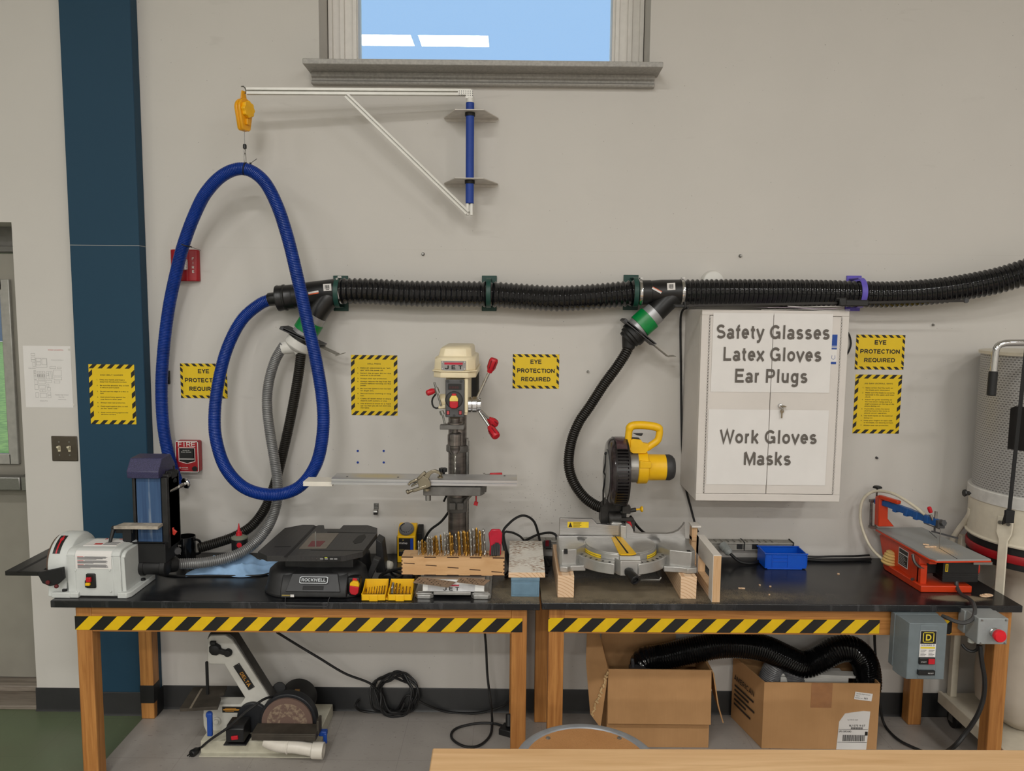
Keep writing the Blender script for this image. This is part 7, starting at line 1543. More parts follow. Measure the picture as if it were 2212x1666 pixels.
m = wm(t); n = 72; m.lathe([(Rr-.008, zr), (Rr-.008, ztop-.012)], (cx_, cy2, 0), (0, 0, 1), n)
fo = build('filter_canister', m, PF.m, t, normals=False)
uv = fo.data.uv_layers.new(name='around')
for po_ in fo.data.polygons:
    for li in po_.loop_indices:
        co = fo.data.vertices[fo.data.loops[li].vertex_index].co; a = math.atan2(co.y, co.x) % (2*PI)
        if po_.center.y > -1e-3 and abs(po_.center.y) < .03 and po_.center.x > 0 and a < PI: a += 2*PI*0
        uv.data[li].uv = (a*Rr, co.z)
m = wm(t); m.lathe([(Rr-.012, ztop-.014), (Rr, ztop-.014), (Rr+.001, ztop-.002), (Rr-.004, ztop), (.02, ztop+.006), (0, ztop+.006)], (cx_, cy2, 0), (0, 0, 1), 72, cap=False); build('top_cap', m, DC, t)
m = wm(t); z0_, z1_ = at(2200, 975, -.44).z, at(2200, 880, -.44).z; ar_ = [R(180+26+i*4) for i in range(13)]
for q0, q1 in zip(ar_, ar_[1:]): m.quad(*[(cx_+(Rr-.0072)*math.cos(q), cy2+(Rr-.0072)*math.sin(q), z_ - (.012 if q0 == ar_[0] and q == q0 and z_ == z1_ else 0)) for q, z_ in ((q0, z0_), (q1, z0_), (q1, z1_), (q0, z1_))]); build('vent_panel', m, mat('dark_vent', (44, 41, 41), 0.6), t, normals=False)
# red and black seal bands
m = wm(t); m.lathe([(Rr-.006, zbt-.03), (Rr-.006, zbt)], (cx_, cy2, 0), (0, 0, 1), 72); m.lathe([(Rr-.004, zbt-.088), (Rr-.004, zbt-.062)], (cx_, cy2, 0), (0, 0, 1), 72); build('rubber_seal', m, BLACKM, t)
m = wm(t); m.lathe([(Rr-.002, zbt-.063), (Rr+.001, zbt-.058), (Rr+.001, zbt-.034), (Rr-.002, zbt-.029)], (cx_, cy2, 0), (0, 0, 1), 72); build('red_band', m, mat('crimson_band', (158, 22, 30), 0.45), t)
BAG = mat('beige_bag', (196, 186, 172), 0.6, var=0.06, vscale=5, bump=0.3, bscale=8)
m = wm(t); pr = [(Rr-.01, zbt-.085), (.17, .8), (.155, .764), (.165, .72), (.2, .62), (.21, .45), (.215, .3), (.2, .2), (.15, .15), (0, .145)]
m.lathe(pr, (cx_+.03, cy2, 0), (0, 0, 1), 60, cap=False)
vs = []
for v in m.v:
    a = math.atan2(v.y, v.x); k = 1 + .03*math.sin(5*a+v.z*9) + .02*math.sin(9*a - v.z*16) if v.z < .74 else 1; vs.append(Vector((v.x*k, v.y*k, v.z)))
m.v = vs; build('collection_bag', m, BAG, t, angle=80)
m = wm(t); m.box(2.0, 2.6, -.62, -.05, .105, .14).box(1.985, 2.0, -.62, -.05, .095, .15); build('base_plate', m, DC, t, bevel=0.003)
for x, y in ((2.04, -.1), (2.06, -.57), (2.5, -.57), (2.5, -.1)):
    m = wm(t); m.cyl((x-.014, y, .041), (x+.014, y, .041), .04, n=24); cs = build('caster', m, BLACKM, t, bevel=0.003); m = wm(t); m.box(x-.02, x-.015, y-.015, y+.015, .03, .106).box(x+.015, x+.02, y-.015, y+.015, .03, .106); build('caster_fork', m, STEEL, cs)
m = wm(t); m.box(2.02, 2.05, -.09, -.06, .14, zbt-.05); sq_ = spline([at(2097, 1098, -.2), at(2094, 1112, -.19), at(2082, 1130, -.14), at(2068, 1148, -.11), at(2058, 1166, -.09), at(2054, 1182, -.08)], .01)
m.tube(sq_ + [Vector((1.97, -.078, .79)), Vector((2.0, -.076, .77)), Vector((2.035, -.075, .7))], .012, 12); build('support_leg', m, DC, t, bevel=0.003)
a_ = R(180+31); px_, py_ = cx_+(Rr+.006)*math.cos(a_), cy2+(Rr+.006)*math.sin(a_)
nx, ny = math.cos(a_), math.sin(a_); tx, ty = -ny, nx
def P3(s, o, z): return (px_ + tx*s + nx*o, py_ + ty*s + ny*o, z)
m = wm(t); prof = [(.0, zbt+.125), (.0, zbt+.09), (.004, zbt+.06), (.005, zbt+.03), (.005, zbt-.02), (.005, .14)]
vs = []
for o_, z_ in prof:
    hw_ = .03 if z_ > zbt+.05 else .018
    for s, k in ((-hw_, 0), (hw_, 0), (hw_, .008), (-hw_, .008)): vs.append(P3(s, o_+k, z_))
fs = [(j*4+i, j*4+(i+1) % 4, (j+1)*4+(i+1) % 4, (j+1)*4+i) for j in range(5) for i in range(4)] + [(0, 1, 2, 3), (20, 21, 22, 23)]
m.add(vs, fs); lg = build('support_leg', m, DC, t, bevel=0.003)
for s in (-.016, .016): q = Vector(P3(s, .008, zbt+.1)); build('leg_bolt', wm(t).cyl(q, q+Vector((nx, ny, 0))*.007, .008, n=6), STEEL, lg)
m = wm(t); s0, s1 = Vector(P3(0, .01, zbt+.1)), Vector((at(2211, 700, -.47).x, -.5, 1.83)); m.bar(s0+Vector((nx, ny, 0))*.002, at(2178, 1100, -.5), .022, .006, (0, -1, 0)); m.bar(at(2180, 1106, -.5), s1, .016, .004, (0, -1, 0)); m.boxc(at(2180, 1116, -.5), (.034, .014, .05)); build('hanging_strap', m, mat('black_webbing', (18, 18, 19), 0.7), t, bevel=0.003)
m = wm(t); c = at(2082, 1065, -.3); e_ = at(2097, 1066, -.3); m.lathe([(.014, 0), (.016, .004), (.011, .012), (.009, .016), (.009, .022)], c, e_-c, 8); m.cyl(c, e_, .004); build('band_knob', m, BLACKP, t)
hpz = [at(2214, 741, -.55), at(2190, 741, -.55), at(2165, 743, -.55), at(2153, 752, -.55), at(2149, 775, -.55), at(2146, 805, -.55)]
m = wm(t); hpz[0] = at(2300, 741, -.53); m.tube(spline(hpz, .01), .0125, 14); hb = build('crank_handle', m, CHROME, t)
m = wm(t); m.cyl(at(2146, 802, -.55), at(2141, 855, -.55), .016, n=18); build('rubber_grip', m, RUBBER, hb, bevel=0.004)
# ---------------------------------------------------------------- boxes on the bench front
STG = mat('starter_grey', (112, 122, 126), 0.45, var=0.04)
t = thing('motor_starter', 'blue grey motor starter box mounted on the right bench front', 'control box', (1.57, -.6, .5))
m = wm(t); m.prism([(1.484, .735), (1.652, .735), (1.652, .505), (1.484, .525)], -.59, -.558); m.M = m.M
vs = []
for y, x0, x1, z0, z1 in ((-.59, 1.486, 1.65, .51, .734), (-.625, 1.492, 1.65, .507, .734), (-.662, 1.504, 1.646, .508, .728)): vs += [(x0, y, z0), (x1, y, z0), (x1, y, z1), (x0, y, z1)]
m.add(vs, [(j*4+i, j*4+(i+1) % 4, (j+1)*4+(i+1) % 4, (j+1)*4+i) for j in range(2) for i in range(4)] + [(0, 1, 2, 3), (8, 9, 10, 11)])
m.box(1.545, 1.612, -.664, -.66, .512, .72)
build('enclosure', m, STG, t, bevel=0.006)
m = wm(t); a, b = at(1989, 1363, -.665), at(2020, 1420, -.665); m.box(a.x, b.x, -.6655, -.66, b.z, a.z); m.k = 1; hh = a.z-b.z; w_ = b.x-a.x; zq = a.z-hh*.49
m.box(a.x+.001, b.x-.001, -.666, -.66, zq, a.z-.001); m.k = 2
def fr_(x0, x1, z0, z1, l, y=-.6665):
    m.box(x0, x1, y, -.66, z0, z0+l).box(x0, x1, y, -.66, z1-l, z1).box(x0, x0+l, y, -.66, z0, z1).box(x1-l, x1, y, -.66, z0, z1)
cxx = (a.x+b.x)/2; czz = (zq+a.z)/2; fr_(cxx-.021, cxx+.021, czz-.02, czz+.02, .003); m.text('D', .033, cxx, czz-.0118, -.6668, 'CENTER', .02, .022)
m.box(a.x+.003, b.x-.003, -.666, -.66, zq-.019, zq-.012); m.k = 3; m.text('SQUARE D', .0085, cxx, zq-.0088, -.6662, 'CENTER', .01, w_*.86)
for j in range(2):
    for i in range(5): m.box(a.x+.004+j*w_*.5, a.x+.004+j*w_*.5+w_*(.36-.06*(i % 3)), -.666, -.66, zq-.026-i*.0055, zq-.0245-i*.0055)
build('brand_label', m, [PAPER, BLACKP, mat('label_lemon', (226, 204, 60), 0.5), mat('print_dark', (92, 92, 96))], t, flat=True)
m = wm(t); c = at(2002, 1428, -.666); m.box(c.x-.03, c.x+.03, -.67, -.66, c.z-.013, c.z+.013); sb = build('button_plate', m, BLACKP, t, bevel=0.002)
build('stop_button', wm(t).box(c.x+.003, c.x+.027, -.6735, -.668, c.z-.01, c.z+.01), RED, sb, bevel=0.001)
m = wm(t); m.text('START', .006, c.x-.014, c.z-.005, -.6708, 'CENTER'); build('lettering', m, PAPER, sb, flat=True, normals=False)
m = wm(t); c = at(2000, 1452, -.666); m.box(c.x-.032, c.x+.03, -.675, -.66, c.z-.009, c.z+.008); m.k = 1; m.text('RESET', .006, c.x+.014, c.z-.003, -.6756, 'CENTER'); build('reset_button', m, [BLACKP, PAPER], t, flat=True, normals=False)
t = thing('stop_box', 'grey emergency stop box with red mushroom button on bench corner', 'control box', (1.8, -.62, .65))
m = wm(t); a, b = at(2114.5, 1336, -.68), at(2175, 1393, -.68); m.box(a.x, b.x, -.68, -.60, b.z, a.z); m.prism([(a.x-.005, b.z+.008), (b.x, b.z+.008), (b.x, a.z-.004), (a.x-.005, a.z-.004)], -.60, -.558); build('enclosure', m, mat('light_box_grey', (150, 154, 154), 0.42, var=0.03), t, bevel=0.003)
for px, py in ((2121, 1340), (2173, 1340), (2118, 1390), (2170, 1390)): c = at(px, py, -.68); build('corner_screw', wm(t).cyl(c+Vector((0, .001, 0)), c-Vector((0, .003, 0)), .0035, n=10), STEEL, t)
c = at(2147, 1366, -.68); m = wm(t); m.lathe([(.016, 0), (.018, .003), (.015, .006), (.016, .026)], c, (0, -1, 0), 24); build('button_collar', m, CHROME, t)
m = wm(t); m.lathe([(.018, .02), (.0225, .024), (.0235, .036), (.02, .041), (.0, .042)], c + Vector((0, -.002, 0)), (0, -1, 0), 28, cap=False); build('stop_button', m, mat('bright_red', (222, 24, 40), 0.3), t)
m = wm(t); c = at(2098, 1381, -.62); m.cyl(c + Vector((0, 0, .012)), c - Vector((0, 0, .012)), .012, n=12); build('cable_gland', m, mat('pale_gland', (186, 188, 180), 0.4), t)
CBL = mat('black_cable', (26, 26, 27), 0.5)
solo('power_cord', cable(MB(), [at(2078, 1392, -.59), at(2086, 1402, -.6), at(2100, 1408, -.61), at(2111, 1403, -.62), at(2113, 1394, -.63)], .006), CBL, 'short black cable loop under the emergency stop box', 'cord')
solo('power_cord', cable(MB(), [at(2117, 1395, -.64), at(2121, 1430, -.645), at(2127, 1470, -.645), at(2124, 1510, -.64), at(2110, 1548, -.64), at(2085, 1585, -.63), at(2055, 1618, -.62), atz(2010, 1640, .012), atz(1960, 1640, .012)], .0085), CBL, 'thick black cable hanging from the stop box in front of the right bench leg', 'cord')
solo('power_cord', cable(MB(), [at(1889, 1366, -.05), at(1890, 1400, -.05), at(1895, 1460, -.08), at(1902, 1530, -.1), atz(1912, 1568, .01), atz(1940, 1598, .01), atz(1975, 1616, .01), atz(2005, 1628, .01)], .006), CBL, 'black cable dropping behind the right cardboard box to the floor', 'cord')

# ---------------------------------------------------------------- cardboard boxes
t_ = NT('cardboard').set(0.8, spec=0.2); v = t_.coord('Object'); n1 = t_.noise(v, 5, 3); n2 = t_.noise(t_.coord('Object', (180, 180, 3)), 1, 2)
t_.col(t_.mix(t_.math('MULTIPLY', n2, .25), t_.ramp(n1, (.3, rgb((180, 138, 94))), (.7, rgb((196, 152, 106)))), rgb((158, 116, 76)))); t_.bump(n2, .15, .001); CARD = t_.m
CARDE = mat('torn_card_edge', (196, 164, 118), 0.9, var=0.2, vscale=80)
x0, x1, y0, y1, zt = .425, .868, -.285, -.025, .352
t = thing('cardboard_box', 'open cardboard box with drooping flaps, left under right bench', 'box', ((x0+x1)/2, (y0+y1)/2, 0), group='cardboard boxes')
m = wm(t); th = .005
m.box(x0, x1, y0, y0+th, .001, zt).box(x0, x1, y1-th, y1, .001, zt).box(x0, x0+th, y0+th, y1-th, .001, zt).box(x1-th, x1, y0+th, y1-th, .001, zt).box(x0+th, x1-th, y0+th, y1-th, .001, .006)
build('box_walls', m, CARD, t)
m = wm(t); m.prism([(y0-.001, zt), (y0-.006, zt+.003), (y0-.026, .12), (y0-.021, .119)], x0, x1, 'x'); build('flap', m, CARD, t)
m = wm(t); m.prism([(y1-.006, zt), (y1-.001, zt), (y1+.008, .62), (y1+.003, .62)], x0, x1-.1, 'x'); build('flap', m, CARD, t)
m = wm(t); m.add([(x0, y0, zt), (x0, y1, zt), (x0-.06, y1+.005, .60), (x0-.085, y0+.06, .36), (x0-.07, y0-.02, .16), (x0-.03, y0-.03, .11), (x0-.005, y0-.01, .3)], [(0, 1, 2), (0, 2, 3), (0, 3, 4), (0, 4, 5, 6)]); sd = m.v[:]; n = len(sd); m.v += [v + Vector((-.005, -.002, 0)) for v in sd]; m.f += [tuple(reversed([i+n for i in f])) for f in m.f]; m.mi = [0]*len(m.f)
for i, j in ((2, 3), (3, 4), (4, 5), (5, 6)): m.f.append((i, j, j+n, i+n)); m.mi.append(0)
build('flap', m, CARD, t, normals=False, angle=20)
m = wm(t); m.add([(x1, y0, zt), (x1, y1, zt), (x1+.03, y1, .3), (x1+.055, y0-.01, .12), (x1+.03, y0-.01, .2), (x1+.006, y0-.005, .34)], [(0, 1, 2, 3, 4, 5)]); sd = m.v[:]; m.v += [v + Vector((.005, -.002, 0)) for v in sd]; m.f.append(tuple(reversed(range(6, 12)))); m.f += [(i, (i+1) % 6, 6+(i+1) % 6, 6+i) for i in range(6)]; m.mi = [0]*len(m.f); build('flap', m, CARD, t, normals=True, angle=20)
m = wm(t)
for i in range(14): f = i/13; m.boxc(Vector((x0-.07, y0-.02, .16)).lerp(Vector((x0-.002, y0-.008, .34)), f) + Vector((rg.uniform(-.004, .004), -.004, 0)), (.008, .006, .016), Euler((0, rg.uniform(-1, 1), 0)).to_matrix())
build('torn_edge', m, CARDE, t, flat=True)
x0, x1, y0, y1, zt = 1.098, 1.597, -.287, -.03, .3
t = thing('cardboard_box', 'cardboard box with shipping label full of black duct, right under bench', 'box', ((x0+x1)/2, (y0+y1)/2, 0), group='cardboard boxes')
m = wm(t); m.box(x0, x1, y0, y0+th, .001, zt).box(x0-.055, x1, y1-th, y1, .001, zt).box(x1-th, x1, y0+th, y1-th, .001, zt).box(x0+th, x1-th, y0+th, y1-th, .001, .006); m.prism([(x0, y0+th), (x0+th, y0+th), (x0-.055, y1-.0002), (x0-.06, y1-.0002)], .001, zt, 'z'); build('box_walls', m, CARD, t)
m = wm(t); p = at(1775, 1500, y0-.001); m.box(p.x-.045, p.x+.045, y0-.0012, y0, zt-.11, zt+.0005); build('packing_tape', m, mat('brown_tape', (158, 110, 70), 0.2, spec=0.6), t, flat=True)
yy = y0-.002
m = wm(t); a, b = at(1811, 1536, yy), at(1875, 1620, yy); w_ = b.x-a.x; H_ = a.z-b.z
m.prism([(a.x, b.z), (b.x-.008, b.z), (b.x, a.z-.002), (b.x-.03, a.z), (a.x+.03, a.z-.012), (a.x+.006, a.z-.05)], yy-.0004, y0); m.k = 1
m.text('NJ 075 9-07', .012, a.x+w_*.36, a.z-H_*.4, yy-.001, 'LEFT', .012, w_*.5); m.text('UPS GROUND', .011, a.x+w_*.04, a.z-H_*.55, yy-.001, 'LEFT', .012, w_*.4)
m.text('NJ 07670-1600', .006, a.x+w_*.3, a.z-H_*.24, yy-.001, 'LEFT', 0)
m.box(a.x+.005, b.x-.006, yy-.001, yy, a.z-H_*.48, a.z-H_*.475).box(a.x+.003, b.x-.008, yy-.001, yy, a.z-H_*.815, a.z-H_*.807).box(b.x-.018, b.x-.006, yy-.001, yy, a.z-H_*.63, a.z-H_*.53)
x = a.x+w_*.18; i = 0
while x < a.x+w_*.86: bw = (1, 2, 1, 3, 1, 1, 2)[i % 7]*.0011; m.box(x, x+bw, yy-.001, yy, a.z-H_*.78, a.z-H_*.62); x += bw+(.0011, .002, .0013)[i % 3]; i += 1
x = a.x+w_*.42; 
while x < a.x+w_*.8: bw = (1, 2, 1, 3)[i % 4]*.0009; m.box(x, x+bw, yy-.001, yy, a.z-H_*.47, a.z-H_*.42); x += bw+.0012; i += 1
build('shipping_label', m, [PAPER, INK], t, flat=True, normals=False)
m = wm(t); a = at(1865, 1505, yy); m.M = m.M @ Matrix.Translation(a) @ Matrix.Rotation(R(7), 4, 'Y'); m.box(-.038, .038, -.0006, 0, -.017, .017); m.k = 1
m.text('Tenafly High School', .006, -.034, .008, -.0012); m.text('TECH', .006, -.034, -.002, -.0012); m.text('ROOM 143', .006, -.034, -.011, -.0012); m.text('H1', .013, .004, -.012, -.0012, 'LEFT', .01); build('address_label', m, [PAPER, INK], t, flat=True, normals=False)
m = wm(t); m.M = m.M @ Matrix.Translation((x0-.03, (y0+y1)/2, .2)) @ Matrix.Rotation(R(-76.6), 4, 'Z'); 
m.text('AMERICAN', .034, -.02, .0, -.006, 'CENTER', .014, .17)
for i, wv in enumerate((.16, .12, .17, .1, .14)): m.box(-.1, -.1+wv, -.006, -.004, -.03-i*.022, -.022-i*.022)
build('side_print', m, mat('box_print', (46, 36, 28), 0.8), t, flat=True, normals=False)
bd = [(.6, -.15, .25), at(1392, 1428, -.17), at(1430, 1420, -.18), at(1490, 1406, -.19), at(1555, 1394, -.19), at(1610, 1394, -.19), at(1655, 1402, -.19), at(1695, 1420, -.19), at(1735, 1436, -.19), at(1770, 1425, -.19), at(1805, 1405, -.19), at(1838, 1402, -.19), at(1862, 1420, -.19), at(1873, 1450, -.19), at(1872, 1490, -.19), (1.55, -.17, .16), (1.5, -.15, .09)]
solo('flexible_duct', hose(MB(), [Vector(p) for p in bd], .058, .0105, .005, 24), mat('shiny_black_film', (14, 14, 15), 0.1, var=.3, vscale=60, bump=.25, bscale=90), 'big shiny black flexible duct spilling over both cardboard boxes', 'duct hose')
solo('clear_hose', hose(MB(), [(1.13, -.14, .1), (1.16, -.16, .25), (1.19, -.17, .33), (1.235, -.17, .33), (1.27, -.18, .25), (1.28, -.18, .1)], .045, .008, .003, 20), mat('dusty_clear_hose', (112, 112, 114), .25, var=.2), 'translucent grey hose bend at the left of the right box', 'hose')
m = MB().boxc((1.36, -.17, .285), (.44, .05, .012), Euler((0, R(1.5), 0)).to_matrix()).box(1.2, 1.5, -.2, -.1, .006, .28); solo('white_packing', m, WHITEP, 'white packing board inside the right cardboard box', 'packing', bevel=.003)
m = MB(); a = at(1377, 1447, -.23); m.boxc(a, (.07, .05, .026)); m.cyl(a + Vector((-.02, 0, .01)), a + Vector((-.024, 0, .05)), .008, n=12); m.boxc(a + Vector((.04, 0, -.004)), (.03, .06, .018)); m.box(a.x-.02, a.x+.02, -.25, -.21, .006, a.z)
solo('grey_fitting', m, DKGREY, 'grey plastic fitting poking out of the left cardboard box', 'fitting', bevel=.003)

# ---------------------------------------------------------------- belt and disc sander on the floor
OLDW = mat('worn_white_enamel', (196, 194, 186), 0.42, var=0.08, vscale=10)
IRON = mat('rusty_iron_table', (72, 66, 58), 0.6, 0.4, var=0.2, vscale=14)
t = thing('floor_sander', 'old white belt and disc sander standing on the floor', 'sander', (-1.05, -.22, 0))
G = lambda pts, y: [(at(px, py, y).x, at(px, py, y).z) for px, py in pts]
ya = -.29
m = wm(t); m.prism(G(((449, 1380), (454, 1374), (486, 1373), (501, 1383), (588, 1518), (590, 1560), (560, 1592), (449, 1592), (439, 1568), (438, 1545), (440, 1523), (519, 1523), (529, 1508), (484, 1436), (452, 1436), (447, 1428)), ya), ya, ya+.07)
cast = build('frame_casting', m, OLDW, t, bevel=.005, seg=3)
m = wm(t); m.prism(G(((451, 1378), (455, 1366), (500, 1366), (509, 1374), (594, 1510), (590, 1524), (580, 1518), (500, 1388), (486, 1378)), ya+.03), ya+.012, ya+.07); build('belt_cover', m, mat('dusty_dark_cover', (58, 56, 53), .5, var=.2), t, bevel=.003)
m = wm(t); dv = (at(895/5.374+380, 1350+700/5.374, ya) - at(700/5.374+380, 1350+400/5.374, ya)); ang = math.atan2(-dv.z, dv.x)
c = at(527, 1462, ya-.002); m.M = m.M @ Matrix.Translation(c) @ Matrix.Rotation(ang, 4, 'Y'); m.box(-.062, .062, -.002, .002, -.0145, .0145); m.k = 1; m.text('DELTA', .021, .012, -.0072, -.0028, 'CENTER', .012, .07); m.k = 2
for sx_, sz in ((-1, 1), (1, 1), (-1, -1), (1, -1)): m.cyl((sx_*.058, -.002, sz*.011), (sx_*.058, -.003, sz*.011), .0018, n=8)
build('name_plate', m, [BLACKP, mat('ochre_print', (196, 138, 50), .5), STEEL], cast, flat=True, normals=False)
m = wm(t); c = at(464, 1404, ya-.012); m.lathe([(.026, 0), (.028, .008), (.022, .02), (.01, .024)], c + Vector((0, .012, 0)), (0, -1, 0), 9); c2 = at(492, 1411, ya-.012); m.lathe([(.016, 0), (.018, .008), (.014, .022)], c2 + Vector((0, .012, 0)), (0, -1, 0), 14); m.bar(c, c2, .016, .02, (0, 0, 1)); m.boxc(at(460, 1389, ya-.01), (.024, .014, .014)); build('tracking_knob', m, BLACKM, t, bevel=.002)
build('sanding_belt', wm(t).box(at(448, 1470, ya+.03).x, at(453, 1470, ya+.03).x, ya+.012, ya+.022, .2, at(450, 1434, ya).z), BLACKM, t)
zt = .215
m = wm(t); pl2 = [atz(px, py, zt) for px, py in ((388, 1531), (418, 1484.5), (490, 1481.5), (484, 1496), (462, 1504), (477, 1507), (470, 1527))]; m.prism([(p.x, p.y) for p in pl2], zt-.014, zt, 'z'); m.k = 1; p0, p1 = atz(411, 1531, zt), atz(436, 1488, zt); m.bar(p0 + Vector((0, 0, .0005)), p1 + Vector((0, 0, .0005)), .009, .001)
bt_ = build('belt_table', m, [IRON, mat('worn_slot', (132, 122, 106), .5)], t, bevel=.002)
BLK = mat('blue_knob', (22, 66, 150), 0.4, var=.06)
m = wm(t); m.cyl(at(452, 1545, -.4), at(452, 1543, -.36), .014, n=16); m.bar(at(453, 1540, -.41), at(454, 1590, -.41), .022, .014, (0, 1, 0)); build('clamp_lever', m, BLK, t, bevel=.004)
m = wm(t); c = at(469, 1557, ya); m.lathe([(.018, 0), (.017, .006), (.012, .008), (.01, .014)], c, (0, -1, 0), 24); build('casting_boss', m, OLDW, cast)
m = wm(t); a, b = at(480, 1527, ya-.001), at(531, 1540, ya-.001); m.box(a.x, b.x, ya-.002, ya, b.z, a.z); m.k = 1; m.box(a.x+.004, b.x-.004, ya-.0026, ya, (a.z+b.z)/2-.003, (a.z+b.z)/2+.003); m.box(a.x+.012, a.x+.06, ya-.0026, ya, a.z-.008, a.z-.006).box(a.x+.012, a.x+.05, ya-.0026, ya, b.z+.005, b.z+.007); build('spec_plate', m, [BLACKP, mat('ochre_print', (196, 138, 50))], cast, flat=True)
m = wm(t); c = at(620, 1562, -.34); m.cyl(c + Vector((0, .012, 0)), c + Vector((0, .055, 0)), .121, n=56); c3 = at(548, 1548, -.29); m.cyl(c3 + Vector((0, -.015, 0)), c3 + Vector((0, .03, 0)), .068, n=40); build('disc_guard', m, mat('dark_navy_guard', (26, 28, 32), .5), t, bevel=.004)
t_ = NT('worn_sanding_disc').set(.85); v = t_.coord('Object'); n_ = t_.noise(v, 60, 4, .7); gy = t_.node('ShaderNodeVectorMath', operation='LENGTH'); 
mp_ = t_.coord('Object', (1, 0, 1), (-(c.x+1.05), 0, -c.z)); t_.link(mp_, gy.inputs[0]); rr_ = gy.outputs['Value']
band = t_.math('MULTIPLY', t_.math('LESS_THAN', rr_, .085), t_.math('GREATER_THAN', rr_, .03)); t_.col(t_.mix(t_.math('MULTIPLY', band, t_.ramp(n_, (.45, (0, 0, 0)), (.6, (.45, .45, .45)))), rgb((108, 86, 76)), rgb((176, 158, 130))))
build('sanding_disc', wm(t).cyl(c, c + Vector((0, .01, 0)), .108, n=56), t_.m, t)
m = wm(t); c2 = at(642, 1512, -.16); m.lathe([(.05, 0), (.076, .004), (.08, .02), (.08, .13), (.06, .15)], c2 + Vector((0, -.09, 0)), (0, 1, 0), 40); m.cyl(at(603, 1488, -.2), at(603, 1488, -.09), .028, n=24); m.box(c2.x-.05, c2.x+.06, -.2, -.1, .05, c2.z); mo = build('motor', m, BLACKM, t, bevel=.002)
m = wm(t); q = c2 + Vector((.03, -.0, 0)); a = R(65); m.M = m.M @ Matrix.Translation(c2) ; m.box(.01, .03, -.08, -.06, .074, .0815); build('motor_label', m, mat('ochre_label', (150, 112, 56), .6), mo, flat=True)
m = wm(t); a, b = at(487, 1572, -.4), at(527, 1603, -.4); m.prism([(-.4, b.z-.004), (-.4, a.z-.008), (-.385, a.z+.004), (-.32, a.z+.004), (-.32, b.z-.004)], a.x, b.x, 'x'); m.box(a.x-.01, b.x+.01, -.405, -.32, .058, .064); sbx = build('switch_box', m, BLACKP, t, bevel=.004)
c = at(507, 1594, -.402); build('rocker_switch', wm(t).boxc(c, (.028, .008, .016), Euler((0, R(-8), 0)).to_matrix()), RED, sbx, bevel=.002)
zt = .128
m = wm(t); a, b = at(543, 1600, -.43), at(682, 1598, -.43); m.box(a.x, b.x, -.43, -.348, zt-.03, zt); m.box(a.x+.01, b.x-.004, -.4305, -.35, zt-.012, zt-.008); m.box(b.x-.004, b.x+.006, -.4, -.35, zt-.02, zt+.04); build('disc_table', m, IRON, t, bevel=.003)
m = wm(t); m.boxc(at(698, 1583, -.36), (.035, .026, .022)); m.bar(at(702, 1584, -.37), at(703, 1606, -.37), .016, .012, (0, 1, 0)); build('clamp_lever', m, BLK, t, bevel=.004)
m = wm(t); m.prism([(-.395, .0005), (-.395, .006), (-.372, .008), (-.37, .058), (-.365, .06), (-.06, .06), (-.055, .055), (-.05, .0005)], -1.3, -.815, 'x'); build('base_plate', m, mat('cream_channel', (188, 184, 166), .5, var=.06), t, bevel=.002)
PVC = mat('white_pvc', (216, 210, 198), .35, var=.03)
m = wm(t); pp = [at(575, 1600, -.4), at(590, 1607, -.41), at(610, 1612, -.42), at(640, 1614, -.42), at(680, 1621, -.42)]; sp_ = spline(pp, .008); m.tube(sp_, .0265, 20); cc = at(620, 1613, -.42); m.lathe([(.027, 0), (.03, .002), (.03, .006), (.027, .008)], cc, (1, 0, -.08), 24); a, b = at(674, 1621, -.42), at(699, 1622, -.42); m.lathe([(.029, 0), (.034, .004), (.034, (b-a).length), (.028, (b-a).length), (.027, .02)], a, b-a, 28, cap=False); build('dust_pipe', m, PVC, t)
solo('power_cord', cable(MB(), [at(592, 1504, -.3), at(570, 1511, -.36), at(545, 1528, -.4), at(520, 1548, -.41), at(490, 1574, -.41), at(462, 1593, -.41), at(445, 1606, -.4), atz(432, 1618, .012)], .0055), CBL, 'black cord slung across the front of the floor sander', 'cord')
a, b = atz(433, 1616, .014), atz(404, 1636, .012)
m = MB(); d_ = (b-a).normalized(); m.lathe([(.006, 0), (.008, .01), (.014, .02), (.016, .045), (.013, .05)], a, d_, 14); q = d_.cross(Vector((0, 0, 1)))
for k in (-1, 1): m.bar(a + d_*.05 + q*.006*k, a + d_*.066 + q*.006*k, .0015, .006)
solo('mains_plug', m, BLACKP, 'black mains plug lying on the floor left of the old sander', 'plug', bevel=.001)
cl = []
for k in range(90):
    a = k*2*PI/15; r = .085 + .012*math.sin(k*.7) + .006*math.sin(k*2.1); cl.append(Vector((-.53 + r*math.cos(a) + .02*math.sin(k*.05), -.035 - .014*math.sin(k*1.3) - .016, .105 + (r+.012)*math.sin(a))))
pre = [at(598, 1366, -.2), at(640, 1392, -.15), at(690, 1422, -.12), at(745, 1455, -.09), at(800, 1477, -.06)]
m = MB(); cable(m, pre + cl[8:], .0055, 7); solo('coiled_cable', m, CBL, 'coiled black cable leaning on the baseboard, its end running up under the bench', 'cable')
solo('power_cord', cable(MB(), [at(775, 1512, -.03), at(768, 1525, -.06), atz(785, 1537, .008), atz(850, 1539, .008), at(880, 1502, -.05), at(915, 1520, -.05), atz(965, 1538, .008), atz(1030, 1541, .008), at(1085, 1526, -.06), at(1103, 1510, -.08)], .0055), CBL, 'black cable along the baseboard from the coil to the bench leg', 'cord')
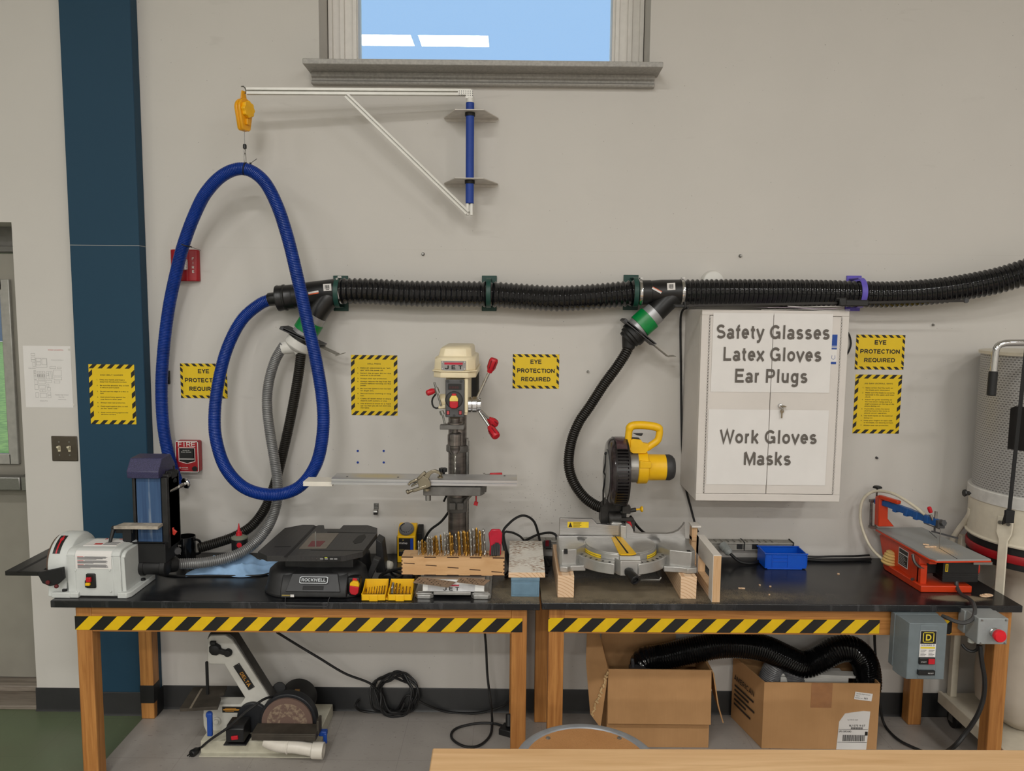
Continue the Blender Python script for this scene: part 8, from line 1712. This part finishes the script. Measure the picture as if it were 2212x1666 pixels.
solo('power_cord', cable(MB(), [at(1047, 1364, -.14), at(1050, 1400, -.14), at(1053, 1460, -.15), at(1060, 1520, -.2), atz(1063, 1560, .02), atz(1058, 1590, .008), atz(1035, 1611, .008), atz(1005, 1613, .008), atz(980, 1600, .008), atz(975, 1585, .008), atz(990, 1572, .008), atz(1030, 1563, .008), atz(1065, 1563, .012), atz(1085, 1568, .02)], .0055), CBL, 'black cable hanging under the left bench and looping on the floor', 'cord')
m = MB(); a = atz(1094, 1584, 0); m.M = Matrix.Translation(a) @ Matrix.Rotation(R(-25), 4, 'Z'); m.box(-.025, .045, -.03, .03, .001, .03); m.M = Matrix.Identity(4); m.cyl(a + Vector((.01, .0, .03)), a + Vector((.01, .02, .08)), .014, n=14); m.cyl(a + Vector((.03, .01, .03)), a + Vector((.036, .03, .07)), .012, n=14)
solo('outlet_box', m, BLACKP, 'black outlet block with plugs on the floor by the bench leg', 'outlet', bevel=.003)

# ---------------------------------------------------------------- stool and front bench
t_ = NT('hardboard').set(.6); v = t_.coord('Object'); n1 = t_.noise(v, 420, 2, .6); n2 = t_.noise(v, 5, 3)
t_.col(t_.mix(t_.ramp(n1, (.5, (0, 0, 0)), (.75, (.5, .5, .5))), t_.ramp(n2, (.3, rgb((176, 124, 74))), (.7, rgb((192, 140, 88)))), rgb((130, 86, 46)))); HARDB = t_.m
sc, sr, sz = Vector((.224, -1.378, 0)), .207, .61
t = thing('stool', 'round stool with grey rim and hardboard seat behind front bench', 'stool', (sc.x, sc.y, 0))
RIMG = mat('grey_stool_steel', (150, 154, 160), .4, .3)
m = MB().lathe([(sr-.03, sz-.012), (sr-.004, sz-.02), (sr, sz-.012), (sr-.002, sz-.004), (sr-.012, sz), (sr-.026, sz-.001), (sr-.03, sz-.005)], (0, 0, 0), (0, 0, 1), 72, closed=True); build('seat_rim', m, RIMG, t)
build('seat', MB().cyl((0, 0, sz-.012), (0, 0, sz-.004), sr-.028, n=72), HARDB, t)
for px in (1184, 1338): c = atz(px, 1592.5, sz); build('rivet', MB().lathe([(.007, 0), (.006, .003), (.002, .004)], (c.x-sc.x, c.y-sc.y, sz-.004), (0, 0, 1), 14), STEEL, t)
for sx_, sy in ((-1, -1), (1, -1), (1, 1), (-1, 1)): build('leg', MB().cyl((sx_*.17, sy*.17, .002), (sx_*.11, sy*.11, sz-.014), .014, n=14), RIMG, t)
build('foot_ring', MB().tube([(.2*math.cos(2*PI*i/32), .2*math.sin(2*PI*i/32), .2) for i in range(32)], .008, 8, True), RIMG, t)
zb = .85
p0, p1, p2 = atz(934.5, 1616, zb), atz(928, 1666, zb), atz(2212, 1620, zb)
dx = (p2-p0); rz = math.atan2(dx.y, dx.x)
t = thing('front_bench', 'pale maple bench top edge across the bottom foreground', 'bench', (p0.x, p0.y, 0), rz)
m = MB().box(0, 1.8, -.72, 0, zb-.045, zb); build('bench_top', m, BENCH, t, bevel=.003)
for x, y in ((.06, -.66), (1.66, -.66), (.06, -.13), (1.66, -.13)): build('leg', MB().box(x, x+.075, y, y+.075, 0, zb-.045), OAK_Z, t, bevel=.004)
for y in (-.1, -.64): build('apron', MB().box(.135, 1.66, y, y+.022, zb-.16, zb-.045), OAK_X, t)
